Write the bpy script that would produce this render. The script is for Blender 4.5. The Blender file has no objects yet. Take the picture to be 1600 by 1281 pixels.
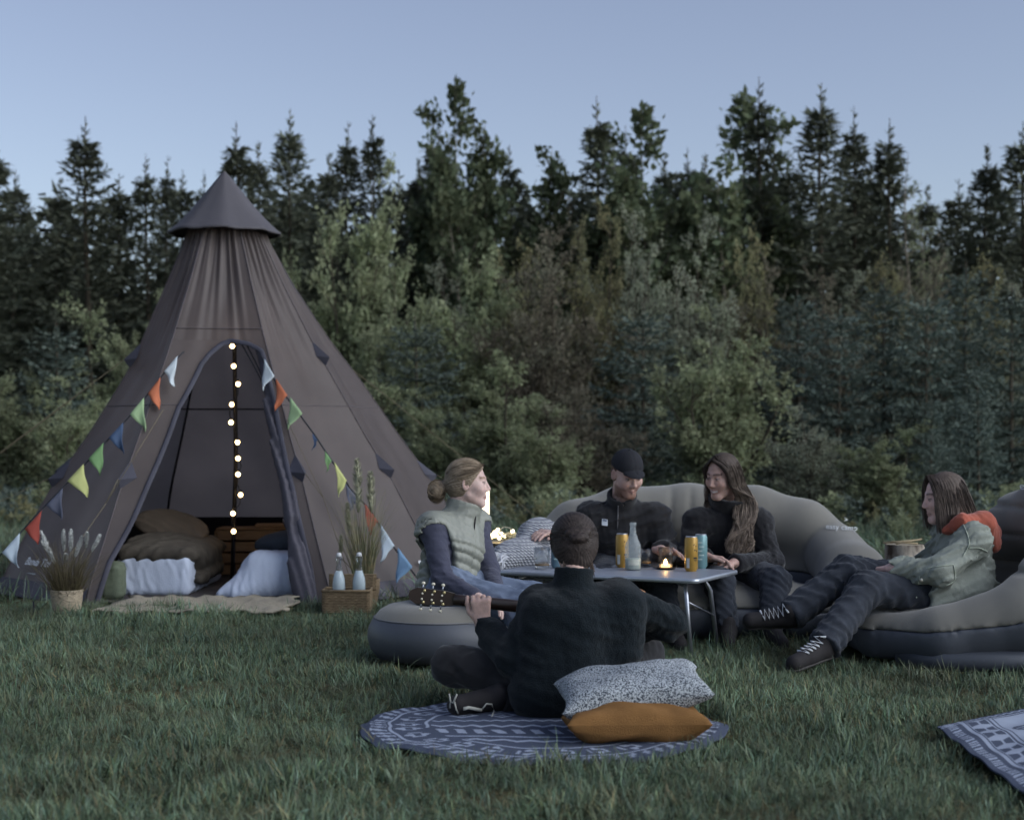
import bpy, math, random
import numpy as np
from mathutils import Vector, Matrix

# ---------------------------------------------------------------- camera, world, sun, exposure
scene = bpy.context.scene
col = scene.collection
CAM_H, FPX, HOR = 1.19, 2475.0, 680.0          # camera height, focal length in photo pixels, horizon row

cam_d = bpy.data.cameras.new('camera')
cam = bpy.data.objects.new('camera', cam_d)
col.objects.link(cam)
cam.location = (0, 0, CAM_H)
cam.rotation_euler = (math.radians(90), 0, 0)
cam_d.sensor_width = 36.0
cam_d.lens = FPX / 1600 * 36.0
cam_d.shift_y = (HOR - 640.5) / 1600
cam_d.clip_end = 2000
cam_d.dof.use_dof = True
cam_d.dof.focus_distance = 7.9
cam_d.dof.aperture_fstop = 3.0
scene.camera = cam

SUN_EL, SUN_AZ = 28.0, 112.0                    # degrees; azimuth clockwise from +Y (behind the camera, to the right)
world = bpy.data.worlds.new('World')
scene.world = world
world.use_nodes = True
wn = world.node_tree
bg = wn.nodes['Background']
sky = wn.nodes.new('ShaderNodeTexSky')
sky.sky_type = 'NISHITA'
sky.sun_disc = False
sky.sun_elevation = math.radians(SUN_EL)
sky.sun_rotation = math.radians(SUN_AZ)
sky.altitude = 50
sky.air_density = 1.0
sky.dust_density = 0.6
sky.ozone_density = 3.0
hsv = wn.nodes.new('ShaderNodeHueSaturation')                 # the photograph's muted evening blue, over the whole sky alike
hsv.inputs['Saturation'].default_value = 0.73
hsv.inputs['Hue'].default_value = 0.512
wn.links.new(sky.outputs[0], hsv.inputs['Color'])
wn.links.new(hsv.outputs[0], bg.inputs[0])
bg.inputs[1].default_value = 0.060

sun_d = bpy.data.lights.new('sun', 'SUN')
sun_d.energy = 1.5
sun_d.angle = math.radians(70)
sun_d.color = (0.92, 0.96, 1.0)
sun = bpy.data.objects.new('sun', sun_d)
col.objects.link(sun)
_a, _e = math.radians(SUN_AZ), math.radians(SUN_EL)
_dir = Vector((math.sin(_a) * math.cos(_e), math.cos(_a) * math.cos(_e), math.sin(_e)))
sun.rotation_euler = (-_dir).to_track_quat('-Z', 'Y').to_euler()

scene.view_settings.view_transform = 'Standard'
scene.view_settings.look = 'None'
scene.view_settings.gamma = 1.0
scene.view_settings.use_curve_mapping = False
scene.view_settings.exposure = 1.15
scene.render.engine = 'CYCLES'
scene.cycles.use_denoising = True
scene.cycles.use_adaptive_sampling = True
scene.cycles.adaptive_threshold = 0.03
scene.cycles.max_bounces = 5
scene.cycles.diffuse_bounces = 2
scene.cycles.glossy_bounces = 3
scene.cycles.transmission_bounces = 6
scene.cycles.transparent_max_bounces = 8
scene.cycles.sample_clamp_indirect = 4.0

# ---------------------------------------------------------------- helpers
rng = np.random.default_rng(7)
random.seed(7)

def W(px, py, Y):
    """photo pixel at a chosen depth -> point of the place"""
    return np.array([(px - 800) * Y / FPX, Y, CAM_H + (HOR - py) * Y / FPX])

def tag(o, label=None, cat=None, group=None, kind=None):
    if label: o['label'] = label
    if cat: o['category'] = cat
    if group: o['group'] = group
    if kind: o['kind'] = kind
    return o

def empty(name, loc=(0, 0, 0), rz=0, label=None, cat=None, group=None):
    o = bpy.data.objects.new(name, None)
    col.objects.link(o)
    o.location = loc
    o.rotation_euler = (0, 0, rz)
    o.empty_display_size = 0.1
    return tag(o, label, cat, group)

def srgb(r, g, b):
    f = lambda c: (c / 255 / 12.92) if c <= 10 else ((c / 255 + 0.055) / 1.055) ** 2.4
    return (f(r), f(g), f(b))

def mesh_obj(name, V, F, mat, parent=None, smooth=True, colors=None, world_space=True):
    """one mesh object; V is in the place's coordinates and is moved into the parent's frame"""
    me = bpy.data.meshes.new(name)
    V = np.asarray(V, dtype=np.float32).reshape(-1, 3)
    if parent is not None and world_space:
        M = np.array(parent_matrix(parent).inverted(), dtype=np.float32)
        V = V @ M[:3, :3].T + M[:3, 3]
    if isinstance(F, np.ndarray):
        n, k = F.shape
        me.vertices.add(len(V)); me.vertices.foreach_set('co', V.ravel())
        me.loops.add(n * k); me.loops.foreach_set('vertex_index', F.astype(np.int32).ravel())
        me.polygons.add(n)
        me.polygons.foreach_set('loop_start', np.arange(0, n * k, k, dtype=np.int32))
        me.polygons.foreach_set('loop_total', np.full(n, k, dtype=np.int32))
        me.update(calc_edges=True)
        me.validate()
    else:
        me.from_pydata(V.tolist(), [], F)
    me.polygons.foreach_set('use_smooth', np.full(len(me.polygons), smooth))
    if colors is not None:
        a = me.color_attributes.new('Col', 'FLOAT_COLOR', 'POINT')
        c = np.ones((len(V), 4), dtype=np.float32); c[:, :3] = colors
        a.data.foreach_set('color', c.ravel())
    if mat is not None: me.materials.append(mat)
    o = bpy.data.objects.new(name, me)
    col.objects.link(o)
    if parent is not None: o.parent = parent
    return o

def parent_matrix(p):
    m = Matrix.LocRotScale(p.location, p.rotation_euler, p.scale)
    return (parent_matrix(p.parent) @ m) if p.parent else m

def copy_tree(o, parent=None):
    c = o.copy(); col.objects.link(c); c.parent = parent
    for ch in o.children: copy_tree(ch, c)
    return c

# ---------------------------------------------------------------- materials
MATS = {}
def mat(name, c, rough=0.8, var=0.18, scale=6.0, bump=0.0, bscale=60.0, spec=0.25, metal=0.0, sheen=0.0,
        stretch=(1, 1, 1), attr=False, trans=0.0, emit=None, estr=0.0, c2=None, detail=4.0, objrand=0.0, subsurf=0.0, bdist=0.01):
    if name in MATS: return MATS[name]
    m = bpy.data.materials.new(name); m.use_nodes = True
    nt = m.node_tree; N = nt.nodes; L = nt.links
    b = N['Principled BSDF']
    b.inputs['Roughness'].default_value = rough
    b.inputs['Metallic'].default_value = metal
    b.inputs['Specular IOR Level'].default_value = spec
    if sheen: b.inputs['Sheen Weight'].default_value = sheen
    tc = N.new('ShaderNodeTexCoord'); mp = N.new('ShaderNodeMapping')
    mp.inputs['Scale'].default_value = stretch
    L.new(tc.outputs['Object'], mp.inputs['Vector'])
    nz = N.new('ShaderNodeTexNoise'); nz.inputs['Scale'].default_value = scale; nz.inputs['Detail'].default_value = detail
    L.new(mp.outputs[0], nz.inputs['Vector'])
    if attr:
        ca = N.new('ShaderNodeVertexColor'); ca.layer_name = 'Col'; base = ca.outputs['Color']
    else:
        rgb = N.new('ShaderNodeRGB'); rgb.outputs[0].default_value = (*c, 1); base = rgb.outputs[0]
    if c2 is not None:
        mx = N.new('ShaderNodeMixRGB'); mx.inputs[2].default_value = (*c2, 1)
        rp = N.new('ShaderNodeMapRange'); rp.inputs['From Min'].default_value = 0.4; rp.inputs['From Max'].default_value = 0.62
        L.new(nz.outputs['Fac'], rp.inputs['Value']); L.new(rp.outputs[0], mx.inputs[0]); L.new(base, mx.inputs[1]); base = mx.outputs[0]
    mr = N.new('ShaderNodeMapRange'); mr.inputs['From Min'].default_value = 0.3; mr.inputs['From Max'].default_value = 0.7
    mr.inputs['To Min'].default_value = 1 - var; mr.inputs['To Max'].default_value = 1 + var
    L.new(nz.outputs['Fac'], mr.inputs['Value'])
    val = mr.outputs[0]
    if objrand:
        oi = N.new('ShaderNodeObjectInfo'); m2 = N.new('ShaderNodeMapRange')
        m2.inputs['To Min'].default_value = 1 - objrand; m2.inputs['To Max'].default_value = 1 + objrand
        L.new(oi.outputs['Random'], m2.inputs['Value'])
        mm = N.new('ShaderNodeMath'); mm.operation = 'MULTIPLY'; L.new(val, mm.inputs[0]); L.new(m2.outputs[0], mm.inputs[1]); val = mm.outputs[0]
    vm = N.new('ShaderNodeVectorMath'); vm.operation = 'SCALE'
    L.new(base, vm.inputs[0]); L.new(val, vm.inputs['Scale'])
    L.new(vm.outputs[0], b.inputs['Base Color'])
    if bump:
        n2 = N.new('ShaderNodeTexNoise'); n2.inputs['Scale'].default_value = bscale; n2.inputs['Detail'].default_value = 3
        L.new(mp.outputs[0], n2.inputs['Vector'])
        bp = N.new('ShaderNodeBump'); bp.inputs['Strength'].default_value = bump; bp.inputs['Distance'].default_value = bdist
        L.new(n2.outputs['Fac'], bp.inputs['Height']); L.new(bp.outputs[0], b.inputs['Normal'])
    if emit is not None:
        b.inputs['Emission Color'].default_value = (*emit, 1); b.inputs['Emission Strength'].default_value = estr
    if subsurf:
        b.inputs['Subsurface Weight'].default_value = subsurf
        b.inputs['Subsurface Radius'].default_value = (0.012, 0.005, 0.003)
    if trans:
        tr = N.new('ShaderNodeBsdfTranslucent'); L.new(vm.outputs[0], tr.inputs['Color'])
        ms = N.new('ShaderNodeMixShader'); ms.inputs[0].default_value = trans
        L.new(b.outputs[0], ms.inputs[1]); L.new(tr.outputs[0], ms.inputs[2])
        L.new(ms.outputs[0], N['Material Output'].inputs['Surface'])
    MATS[name] = m
    return m

def glass_mat(name, c=(0.9, 0.95, 0.97), rough=0.03, alpha=0.35):
    if name in MATS: return MATS[name]
    m = bpy.data.materials.new(name); m.use_nodes = True
    nt = m.node_tree; N = nt.nodes; L = nt.links
    b = N['Principled BSDF']; b.inputs['Base Color'].default_value = (*c, 1)
    b.inputs['Roughness'].default_value = rough; b.inputs['IOR'].default_value = 1.45
    b.inputs['Transmission Weight'].default_value = 1.0
    t = N.new('ShaderNodeBsdfTransparent'); t.inputs[0].default_value = (*c, 1)
    ms = N.new('ShaderNodeMixShader'); ms.inputs[0].default_value = alpha
    nz = N.new('ShaderNodeTexNoise'); nz.inputs['Scale'].default_value = 30
    bp = N.new('ShaderNodeBump'); bp.inputs['Strength'].default_value = 0.15; bp.inputs['Distance'].default_value = 0.004
    L.new(nz.outputs['Fac'], bp.inputs['Height']); L.new(bp.outputs[0], b.inputs['Normal'])
    L.new(t.outputs[0], ms.inputs[1]); L.new(b.outputs[0], ms.inputs[2])
    L.new(ms.outputs[0], N['Material Output'].inputs['Surface'])
    MATS[name] = m
    return m

def emit_mat(name, c, s):
    if name in MATS: return MATS[name]
    m = bpy.data.materials.new(name); m.use_nodes = True
    b = m.node_tree.nodes['Principled BSDF']
    b.inputs['Base Color'].default_value = (0.8, 0.75, 0.65, 1)
    b.inputs['Emission Color'].default_value = (*c, 1); b.inputs['Emission Strength'].default_value = s
    MATS[name] = m
    return m

# ---------------------------------------------------------------- simple mesh builders (return V, F)
def join(parts):
    Vs, Fs, o = [], [], 0
    for V, F in parts:
        V = np.asarray(V, dtype=float).reshape(-1, 3)
        Vs.append(V); Fs += [[int(i) + o for i in f] for f in F]; o += len(V)
    return np.concatenate(Vs), Fs

def frame(d, up=(0, 0, 1)):
    d = np.asarray(d, float); d = d / (np.linalg.norm(d) + 1e-12)
    u = np.asarray(up, float)
    if abs(d @ u) > 0.95: u = np.array([1.0, 0, 0])
    s = np.cross(d, u); s /= np.linalg.norm(s)
    return d, s, np.cross(s, d)

def tube(pts, r, n=8, caps=True):
    pts = np.asarray(pts, float); k = len(pts)
    r = np.full(k, r) if np.isscalar(r) else np.asarray(r, float)
    V = []; up = None
    for i in range(k):
        d = pts[min(i + 1, k - 1)] - pts[max(i - 1, 0)]
        if up is None: _, s, up = frame(d)
        else:
            d = d / (np.linalg.norm(d) + 1e-12); s = np.cross(d, up)
            ns = np.linalg.norm(s)
            s = s / ns if ns > 1e-6 else frame(d)[1]
            up = np.cross(s, d)
        for j in range(n):
            a = 2 * math.pi * j / n
            V.append(pts[i] + r[i] * (math.cos(a) * s + math.sin(a) * up))
    F = [[i * n + j, i * n + (j + 1) % n, (i + 1) * n + (j + 1) % n, (i + 1) * n + j] for i in range(k - 1) for j in range(n)]
    if caps: F += [list(range(n))[::-1], [(k - 1) * n + j for j in range(n)]]
    return np.array(V), F

def lathe(prof, n=24, c=(0, 0, 0), caps=True):
    """profile of (r, z) turned about a vertical axis through c"""
    k = len(prof); V = []
    for r, z in prof:
        for j in range(n):
            a = 2 * math.pi * j / n
            V.append((c[0] + r * math.cos(a), c[1] + r * math.sin(a), c[2] + z))
    F = [[i * n + j, i * n + (j + 1) % n, (i + 1) * n + (j + 1) % n, (i + 1) * n + j] for i in range(k - 1) for j in range(n)]
    if caps: F += [list(range(n))[::-1], [(k - 1) * n + j for j in range(n)]]
    return np.array(V), F

def box(c, size, rot=None, bev=0.0):
    c = np.asarray(c, float); h = np.asarray(size, float) / 2
    b = min(bev, h.min() * 0.9)
    if b <= 0:
        V = np.array([[x, y, z] for x in (-1, 1) for y in (-1, 1) for z in (-1, 1)], float) * h
        F = [[0, 1, 3, 2], [4, 6, 7, 5], [0, 4, 5, 1], [2, 3, 7, 6], [0, 2, 6, 4], [1, 5, 7, 3]]
    else:   # chamfered: 24 corner points
        V = []; idx = {}
        for sx in (-1, 1):
            for sy in (-1, 1):
                for sz in (-1, 1):
                    for ax in range(3):
                        p = np.array([sx, sy, sz], float) * (h - b); p[ax] = (sx, sy, sz)[ax] * h[ax]
                        idx[(sx, sy, sz, ax)] = len(V); V.append(p)
        V = np.array(V); F = []
        for ax in range(3):
            o1, o2 = [a for a in range(3) if a != ax]
            for s in (-1, 1):
                q = []
                for a, bb in ((-1, -1), (1, -1), (1, 1), (-1, 1)):
                    k = [0, 0, 0]; k[ax] = s; k[o1] = a; k[o2] = bb; q.append(idx[(*k, ax)])
                flip = (s < 0) ^ (ax == 1)
                F.append(q[::-1] if flip else q)
        for ax in range(3):                                   # edges along ax
            o1, o2 = [a for a in range(3) if a != ax]
            for s1 in (-1, 1):
                for s2 in (-1, 1):
                    def key(v, f):
                        k = [0, 0, 0]; k[ax] = v; k[o1] = s1; k[o2] = s2; return idx[(*k, f)]
                    q = [key(-1, o1), key(1, o1), key(1, o2), key(-1, o2)]
                    F.append(q if (s1 * s2 > 0) ^ (ax == 1) else q[::-1])
        for sx in (-1, 1):
            for sy in (-1, 1):
                for sz in (-1, 1):
                    q = [idx[(sx, sy, sz, a)] for a in range(3)]
                    F.append(q if sx * sy * sz > 0 else q[::-1])
    if rot is not None: V = V @ np.asarray(rot, float).T
    return V + c, F

def rotz(a):
    c, s = math.cos(a), math.sin(a)
    return np.array([[c, -s, 0], [s, c, 0], [0, 0, 1.0]])
def rotx(a):
    c, s = math.cos(a), math.sin(a)
    return np.array([[1.0, 0, 0], [0, c, -s], [0, s, c]])
def roty(a):
    c, s = math.cos(a), math.sin(a)
    return np.array([[c, 0, s], [0, 1.0, 0], [-s, 0, c]])

def sphere(c, r, n=12, m=8):
    r = np.full(3, r) if np.isscalar(r) else np.asarray(r, float)
    V = [[0, 0, -1]]
    for i in range(1, m):
        t = math.pi * i / m - math.pi / 2
        for j in range(n):
            a = 2 * math.pi * j / n; V.append([math.cos(t) * math.cos(a), math.cos(t) * math.sin(a), math.sin(t)])
    V.append([0, 0, 1]); V = np.array(V) * r + np.asarray(c, float)
    F = [[0, 1 + (j + 1) % n, 1 + j] for j in range(n)]
    for i in range(m - 2):
        for j in range(n):
            F.append([1 + i * n + j, 1 + i * n + (j + 1) % n, 1 + (i + 1) * n + (j + 1) % n, 1 + (i + 1) * n + j])
    k = 1 + (m - 2) * n
    F += [[k + j, k + (j + 1) % n, len(V) - 1] for j in range(n)]
    return V, F

def text_mesh(s, size, origin, right, up, mat_, parent, name='lettering', shear=0.0, off=0.004, weight=0.0, align='LEFT'):
    cu = bpy.data.curves.new('txt', 'FONT'); cu.body = s; cu.size = size; cu.shear = shear; cu.offset = weight; cu.align_x = align
    cu.resolution_u = 3
    to = bpy.data.objects.new('txt', cu)
    me = bpy.data.meshes.new_from_object(to)
    bpy.data.objects.remove(to); bpy.data.curves.remove(cu)
    V = np.array([v.co[:] for v in me.vertices], float); F = [list(p.vertices) for p in me.polygons]
    bpy.data.meshes.remove(me)
    r = np.asarray(right, float); r /= np.linalg.norm(r)
    u = np.asarray(up, float); u -= r * (u @ r); u /= np.linalg.norm(u)
    n = np.cross(r, u)
    P = np.asarray(origin, float) + V[:, :1] * r + V[:, 1:2] * u + n * off
    return mesh_obj(name, P, F, mat_, parent, smooth=False)

# ---------------------------------------------------------------- signed distance modelling -> one smooth mesh
def smin(a, b, k):
    if k <= 0: return np.minimum(a, b)
    h = np.clip(0.5 + 0.5 * (b - a) / k, 0, 1)
    return b + (a - b) * h - k * h * (1 - h)
def smax(a, b, k): return -smin(-a, -b, k)

A3 = lambda p: np.asarray(p, dtype=np.float32)
def cap(a, b, ra, rb=None, flat=None, s=1.0):
    a, b = A3(a), A3(b); rb = ra if rb is None else rb
    ab = b - a; L2 = float(ab @ ab) + 1e-9
    fl = None if flat is None else A3(flat) / np.linalg.norm(flat)
    def f(P):
        pa = P - a
        h = np.clip(pa @ ab / L2, 0, 1)
        q = pa - h[:, None] * ab
        if fl is not None: q = q + ((q @ fl) * (s - 1))[:, None] * fl
        return np.sqrt(np.einsum('ij,ij->i', q, q)) - (ra + (rb - ra) * h)
    return f
def ell(c, r, R=None):
    c, r = A3(c), A3(r); Rm = None if R is None else A3(R)
    mn = float(r.min()); ir = (1 / r).astype(np.float32)
    def f(P):
        q = P - c
        if Rm is not None: q = q @ Rm
        q = q * ir; q2 = q * ir
        k0 = np.sqrt(np.einsum('ij,ij->i', q, q)); k1 = np.sqrt(np.einsum('ij,ij->i', q2, q2)) + 1e-6
        return np.maximum(k0 * (k0 - 1) / k1, -mn)
    return f
def rbox(c, h, rad, R=None):
    c, h = A3(c), A3(h) - rad; Rm = None if R is None else A3(R)
    def f(P):
        q = P - c
        if Rm is not None: q = q @ Rm
        q = np.abs(q) - h
        return np.sqrt((np.maximum(q, 0) ** 2).sum(1)) + np.minimum(q.max(1), 0) - rad
    return f
def plane(p, n):
    p, n = A3(p), A3(n) / np.linalg.norm(n)
    return lambda P: (P - p) @ n
def inter(f, g, k=0.0): return lambda P: smax(f(P), g(P), k)
def union(*fs, k=0.0):
    def f(P):
        d = fs[0](P)
        for g in fs[1:]: d = smin(d, g(P), k)
        return d
    return f
def minus(f, g, k=0.0): return lambda P: smax(f(P), -g(P), k)
def chain(pts, rs, k=0.02, flat=None, s=1.0):
    return union(*[cap(pts[i], pts[i + 1], rs[i], rs[i + 1], flat, s) for i in range(len(pts) - 1)], k=k)
def near(c, R, f):
    """evaluate f only inside a sphere"""
    c = A3(c)
    def g(P):
        v = P - c; r = np.sqrt(np.einsum('ij,ij->i', v, v)); d = (r - R * 0.55).astype(np.float32); m = r < R
        if m.any(): d[m] = f(P[m])
        return d
    return g

def wob(P, k, seed):
    r = np.random.default_rng(seed); out = 0
    for i in range(3):
        a = r.normal(size=3); a = (a / np.linalg.norm(a) * k * (0.7 + 0.6 * i)).astype(np.float32)
        b = r.normal(size=3); b = (b / np.linalg.norm(b) * k * 0.6).astype(np.float32)
        out = out + np.sin(P @ a + 1.6 * np.sin(P @ b + i) + r.uniform(0, 6)) / (1 + 0.5 * i)
    return out / 2.1
def folds(P, amp, k, seed, d=None, w=0.6):
    """creases: sharp valleys between rounded folds"""
    r = np.random.default_rng(seed); out = 0; k = k * 4.2
    for i in range(3):
        a = r.normal(size=3)
        if d is not None: a = a * (1 - w) * 0.6 + np.asarray(d) * (1 if r.random() > .3 else -1)
        a = (a / np.linalg.norm(a) * k * (0.8 + 0.45 * i)).astype(np.float32)
        ph = P @ a + 2.2 * wob(P, k * 0.3, seed + 17 + i)
        out = out + (np.abs(np.sin(ph * 0.5)) - 0.6) / (1 + 0.6 * i)
    return amp * out * (0.55 + 0.45 * wob(P, k * 0.12, seed + 5))

def sdf_mesh(f, lo, hi, h):
    lo = np.asarray(lo, float) - 3 * h; hi = np.asarray(hi, float) + 3 * h
    B = 8
    nb = np.ceil((hi - lo) / (h * B)).astype(int); n = nb * B
    bc = [lo[i] + (np.arange(nb[i]) + 0.5) * B * h - 0.5 * h for i in range(3)]
    G = np.stack(np.meshgrid(*bc, indexing='ij'), -1).reshape(-1, 3).astype(np.float32)
    D = np.concatenate([f(G[i:i + 200000]) for i in range(0, len(G), 200000)]).astype(np.float32)
    act = np.abs(D) < B * h * 1.45
    V = np.where(D > 0, 1.0, -1.0).astype(np.float32).reshape(*nb, 1, 1, 1) * np.ones((1, 1, 1, B, B, B), np.float32)
    V = V.reshape(-1, B * B * B)
    ids = np.nonzero(act)[0]
    off = (np.stack(np.meshgrid(*[np.arange(B)] * 3, indexing='ij'), -1).reshape(-1, 3) - (B - 1) / 2) * h
    off = off.astype(np.float32)
    for i in range(0, len(ids), 400):
        s = ids[i:i + 400]
        P = (G[s][:, None, :] + off[None]).reshape(-1, 3)
        V[s] = f(P).reshape(len(s), -1)
    V = V.reshape(*nb, B, B, B).transpose(0, 3, 1, 4, 2, 5).reshape(*n)
    S = V < 0
    c = np.zeros((n[0] - 1, n[1] - 1, n[2] - 1), np.int8)
    for dx in (0, 1):
        for dy in (0, 1):
            for dz in (0, 1):
                c += S[dx:n[0] - 1 + dx, dy:n[1] - 1 + dy, dz:n[2] - 1 + dz]
    cells = np.argwhere((c > 0) & (c < 8))
    idg = -np.ones(c.shape, np.int32); idg[tuple(cells.T)] = np.arange(len(cells))
    acc = np.zeros((len(cells), 3)); cnt = np.zeros(len(cells))
    corners = [(x, y, z) for x in (0, 1) for y in (0, 1) for z in (0, 1)]
    cv = {k: V[cells[:, 0] + k[0], cells[:, 1] + k[1], cells[:, 2] + k[2]] for k in corners}
    for k in corners:
        for ax in range(3):
            if k[ax] == 0:
                k2 = list(k); k2[ax] = 1; k2 = tuple(k2)
                a, b = cv[k], cv[k2]; m = (a < 0) != (b < 0)
                t = a[m] / (a[m] - b[m])
                p = np.tile(np.array(k, float), (m.sum(), 1)); p[:, ax] = t
                acc[m] += p; cnt[m] += 1
    P = cells + acc / np.maximum(cnt, 1)[:, None]
    # sample (i,j,k) sits at lo + (i+0.5)*h - 0.5*h (block centre maths) -> lo + i*h
    Vw = lo + (P) * h
    F = []
    for ax in range(3):
        o1, o2 = (ax + 1) % 3, (ax + 2) % 3
        sl0 = [slice(None)] * 3; sl1 = [slice(None)] * 3
        sl0[ax] = slice(0, n[ax] - 1); sl1[ax] = slice(1, n[ax])
        s0, s1 = S[tuple(sl0)], S[tuple(sl1)]
        E = np.argwhere(s0 != s1)
        E = E[(E[:, o1] > 0) & (E[:, o2] > 0) & (E[:, o1] < n[o1] - 1) & (E[:, o2] < n[o2] - 1)]
        if not len(E): continue
        inside = s0[tuple(E.T)]
        q = []
        for a, b in ((-1, -1), (0, -1), (0, 0), (-1, 0)):
            k = E.copy(); k[:, o1] += a; k[:, o2] += b; q.append(idg[tuple(k.T)])
        q = np.stack(q, 1); q[~inside] = q[~inside][:, ::-1]
        F.append(q)
    F = np.concatenate(F); F = F[(F >= 0).all(1)]
    return Vw, F

def sdf_obj(name, f, lo, hi, h, m, parent=None, color=None):
    V, F = sdf_mesh(f, lo, hi, h)
    return mesh_obj(name, V, F, m, parent, colors=None if color is None else color(V.astype(np.float32)))

# ================================================================ ground
def ground_mat():
    m = mat('turf_soil', srgb(58, 66, 46), 0.95, 0.35, 3.0, 0.6, 40, c2=srgb(70, 64, 44), spec=0.1)
    return m
gx = np.concatenate([np.linspace(-60, -8, 14), np.linspace(-7, 7, 57), np.linspace(8, 60, 14)])
gy = np.concatenate([np.linspace(-12, 2, 6), np.linspace(2.5, 30, 90), np.linspace(32, 300, 20)])
def ground_z(x, y):
    return (0.012 * np.sin(x * 2.1 + 0.7 * np.sin(y * 1.3)) + 0.010 * np.sin(y * 2.7 + x)) * np.clip((y - 2) / 3, 0, 1) - 0.012
XX, YY = np.meshgrid(gx, gy, indexing='ij')
gV = np.stack([XX, YY, ground_z(XX, YY)], -1).reshape(-1, 3)
ny = len(gy)
gF = np.array([[i * ny + j, (i + 1) * ny + j, (i + 1) * ny + j + 1, i * ny + j + 1] for i in range(len(gx) - 1) for j in range(ny - 1)])
ground = mesh_obj('ground', gV, gF, ground_mat())
tag(ground, 'grass meadow in front of a wood at dusk', kind='structure')

# ================================================================ leaf helpers
def diamonds(C, D, N, L, Wd):
    """many small leaf or needle-spray faces: base point, direction, normal, length, half width"""
    C = np.asarray(C); D = np.asarray(D); N = np.asarray(N)
    D = D / (np.linalg.norm(D, axis=1, keepdims=True) + 1e-9)
    S = np.cross(D, N); S /= (np.linalg.norm(S, axis=1, keepdims=True) + 1e-9)
    L = np.broadcast_to(np.asarray(L, float).reshape(-1, 1), (len(C), 1)); Wd = np.broadcast_to(np.asarray(Wd, float).reshape(-1, 1), (len(C), 1))
    nrm = np.cross(S, D)
    V = np.stack([C, C + 0.45 * L * D + Wd * S + 0.06 * L * nrm, C + L * D, C + 0.45 * L * D - Wd * S + 0.06 * L * nrm], 1).reshape(-1, 3)
    F = np.arange(len(C) * 4).reshape(-1, 4)
    return V, F

def tubes_np(paths, radii, n=4):
    """many thin tapering twigs or strands as one array mesh"""
    groups = {}
    for p, r in zip(paths, radii): groups.setdefault(len(p), []).append((p, r))
    Vs, Fs, o = [], [], 0
    a = np.arange(n) * 2 * np.pi / n
    for k, it in groups.items():
        P = np.array([q[0] for q in it], float); Rr = np.array([q[1] for q in it], float); m = len(P)
        T = np.gradient(P, axis=1); T /= (np.linalg.norm(T, axis=2, keepdims=True) + 1e-12)
        mean = T.mean(1); up = np.where((np.abs(mean[:, 2:3]) > 0.85), np.array([[1.0, 0.0, 0.0]]), np.array([[0.0, 0.0, 1.0]]))
        S_ = np.cross(T, up[:, None, :]); S_ /= (np.linalg.norm(S_, axis=2, keepdims=True) + 1e-9); U_ = np.cross(S_, T)
        V = P[:, :, None, :] + Rr[:, :, None, None] * (np.cos(a)[None, None, :, None] * S_[:, :, None, :] + np.sin(a)[None, None, :, None] * U_[:, :, None, :])
        j = np.arange(n); i = np.arange(k - 1)[:, None]
        f = np.stack([i * n + j, i * n + (j + 1) % n, (i + 1) * n + (j + 1) % n, (i + 1) * n + j], -1).reshape(-1, 4)
        Fs.append((f[None] + (np.arange(m) * k * n)[:, None, None]).reshape(-1, 4) + o); Vs.append(V.reshape(-1, 3)); o += m * k * n
    return np.concatenate(Vs), np.concatenate(Fs)

def leaf_mat(name, c, c2, trans=0.25, objrand=0.3):
    return mat(name, c, 0.75, 0.35, 1.6, c2=c2, spec=0.2, trans=trans, objrand=objrand, detail=3)

SPRUCE_M = leaf_mat('spruce_needles', srgb(92, 96, 80), srgb(76, 82, 70), 0.15, 0.25)
YOUNG_M = leaf_mat('young_spruce_needles', srgb(102, 113, 103), srgb(78, 90, 83), 0.15, 0.2)
WILLOW_M = leaf_mat('willow_leaves', srgb(148, 154, 122), srgb(126, 135, 104), 0.45, 0.18)
LARCH_M = leaf_mat('larch_needles', srgb(102, 110, 82), srgb(82, 94, 72), 0.3, 0.22)
OLIVE_M = leaf_mat('olive_leaves', srgb(146, 142, 106), srgb(124, 126, 96), 0.45, 0.2)
PALE_M = leaf_mat('pale_leaves', srgb(160, 164, 144), srgb(138, 146, 124), 0.45, 0.18)
BUD_M = leaf_mat('reddish_buds', srgb(144, 136, 118), srgb(122, 122, 104), 0.45, 0.2)
BARK_M = mat('bark', srgb(74, 68, 58), 0.9, 0.3, 12, 0.5, 40, stretch=(1, 1, 0.25))
PALE_BARK_M = mat('pale_bark', srgb(124, 118, 106), 0.9, 0.3, 9, 0.4, 40, stretch=(1, 1, 0.3))

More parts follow.
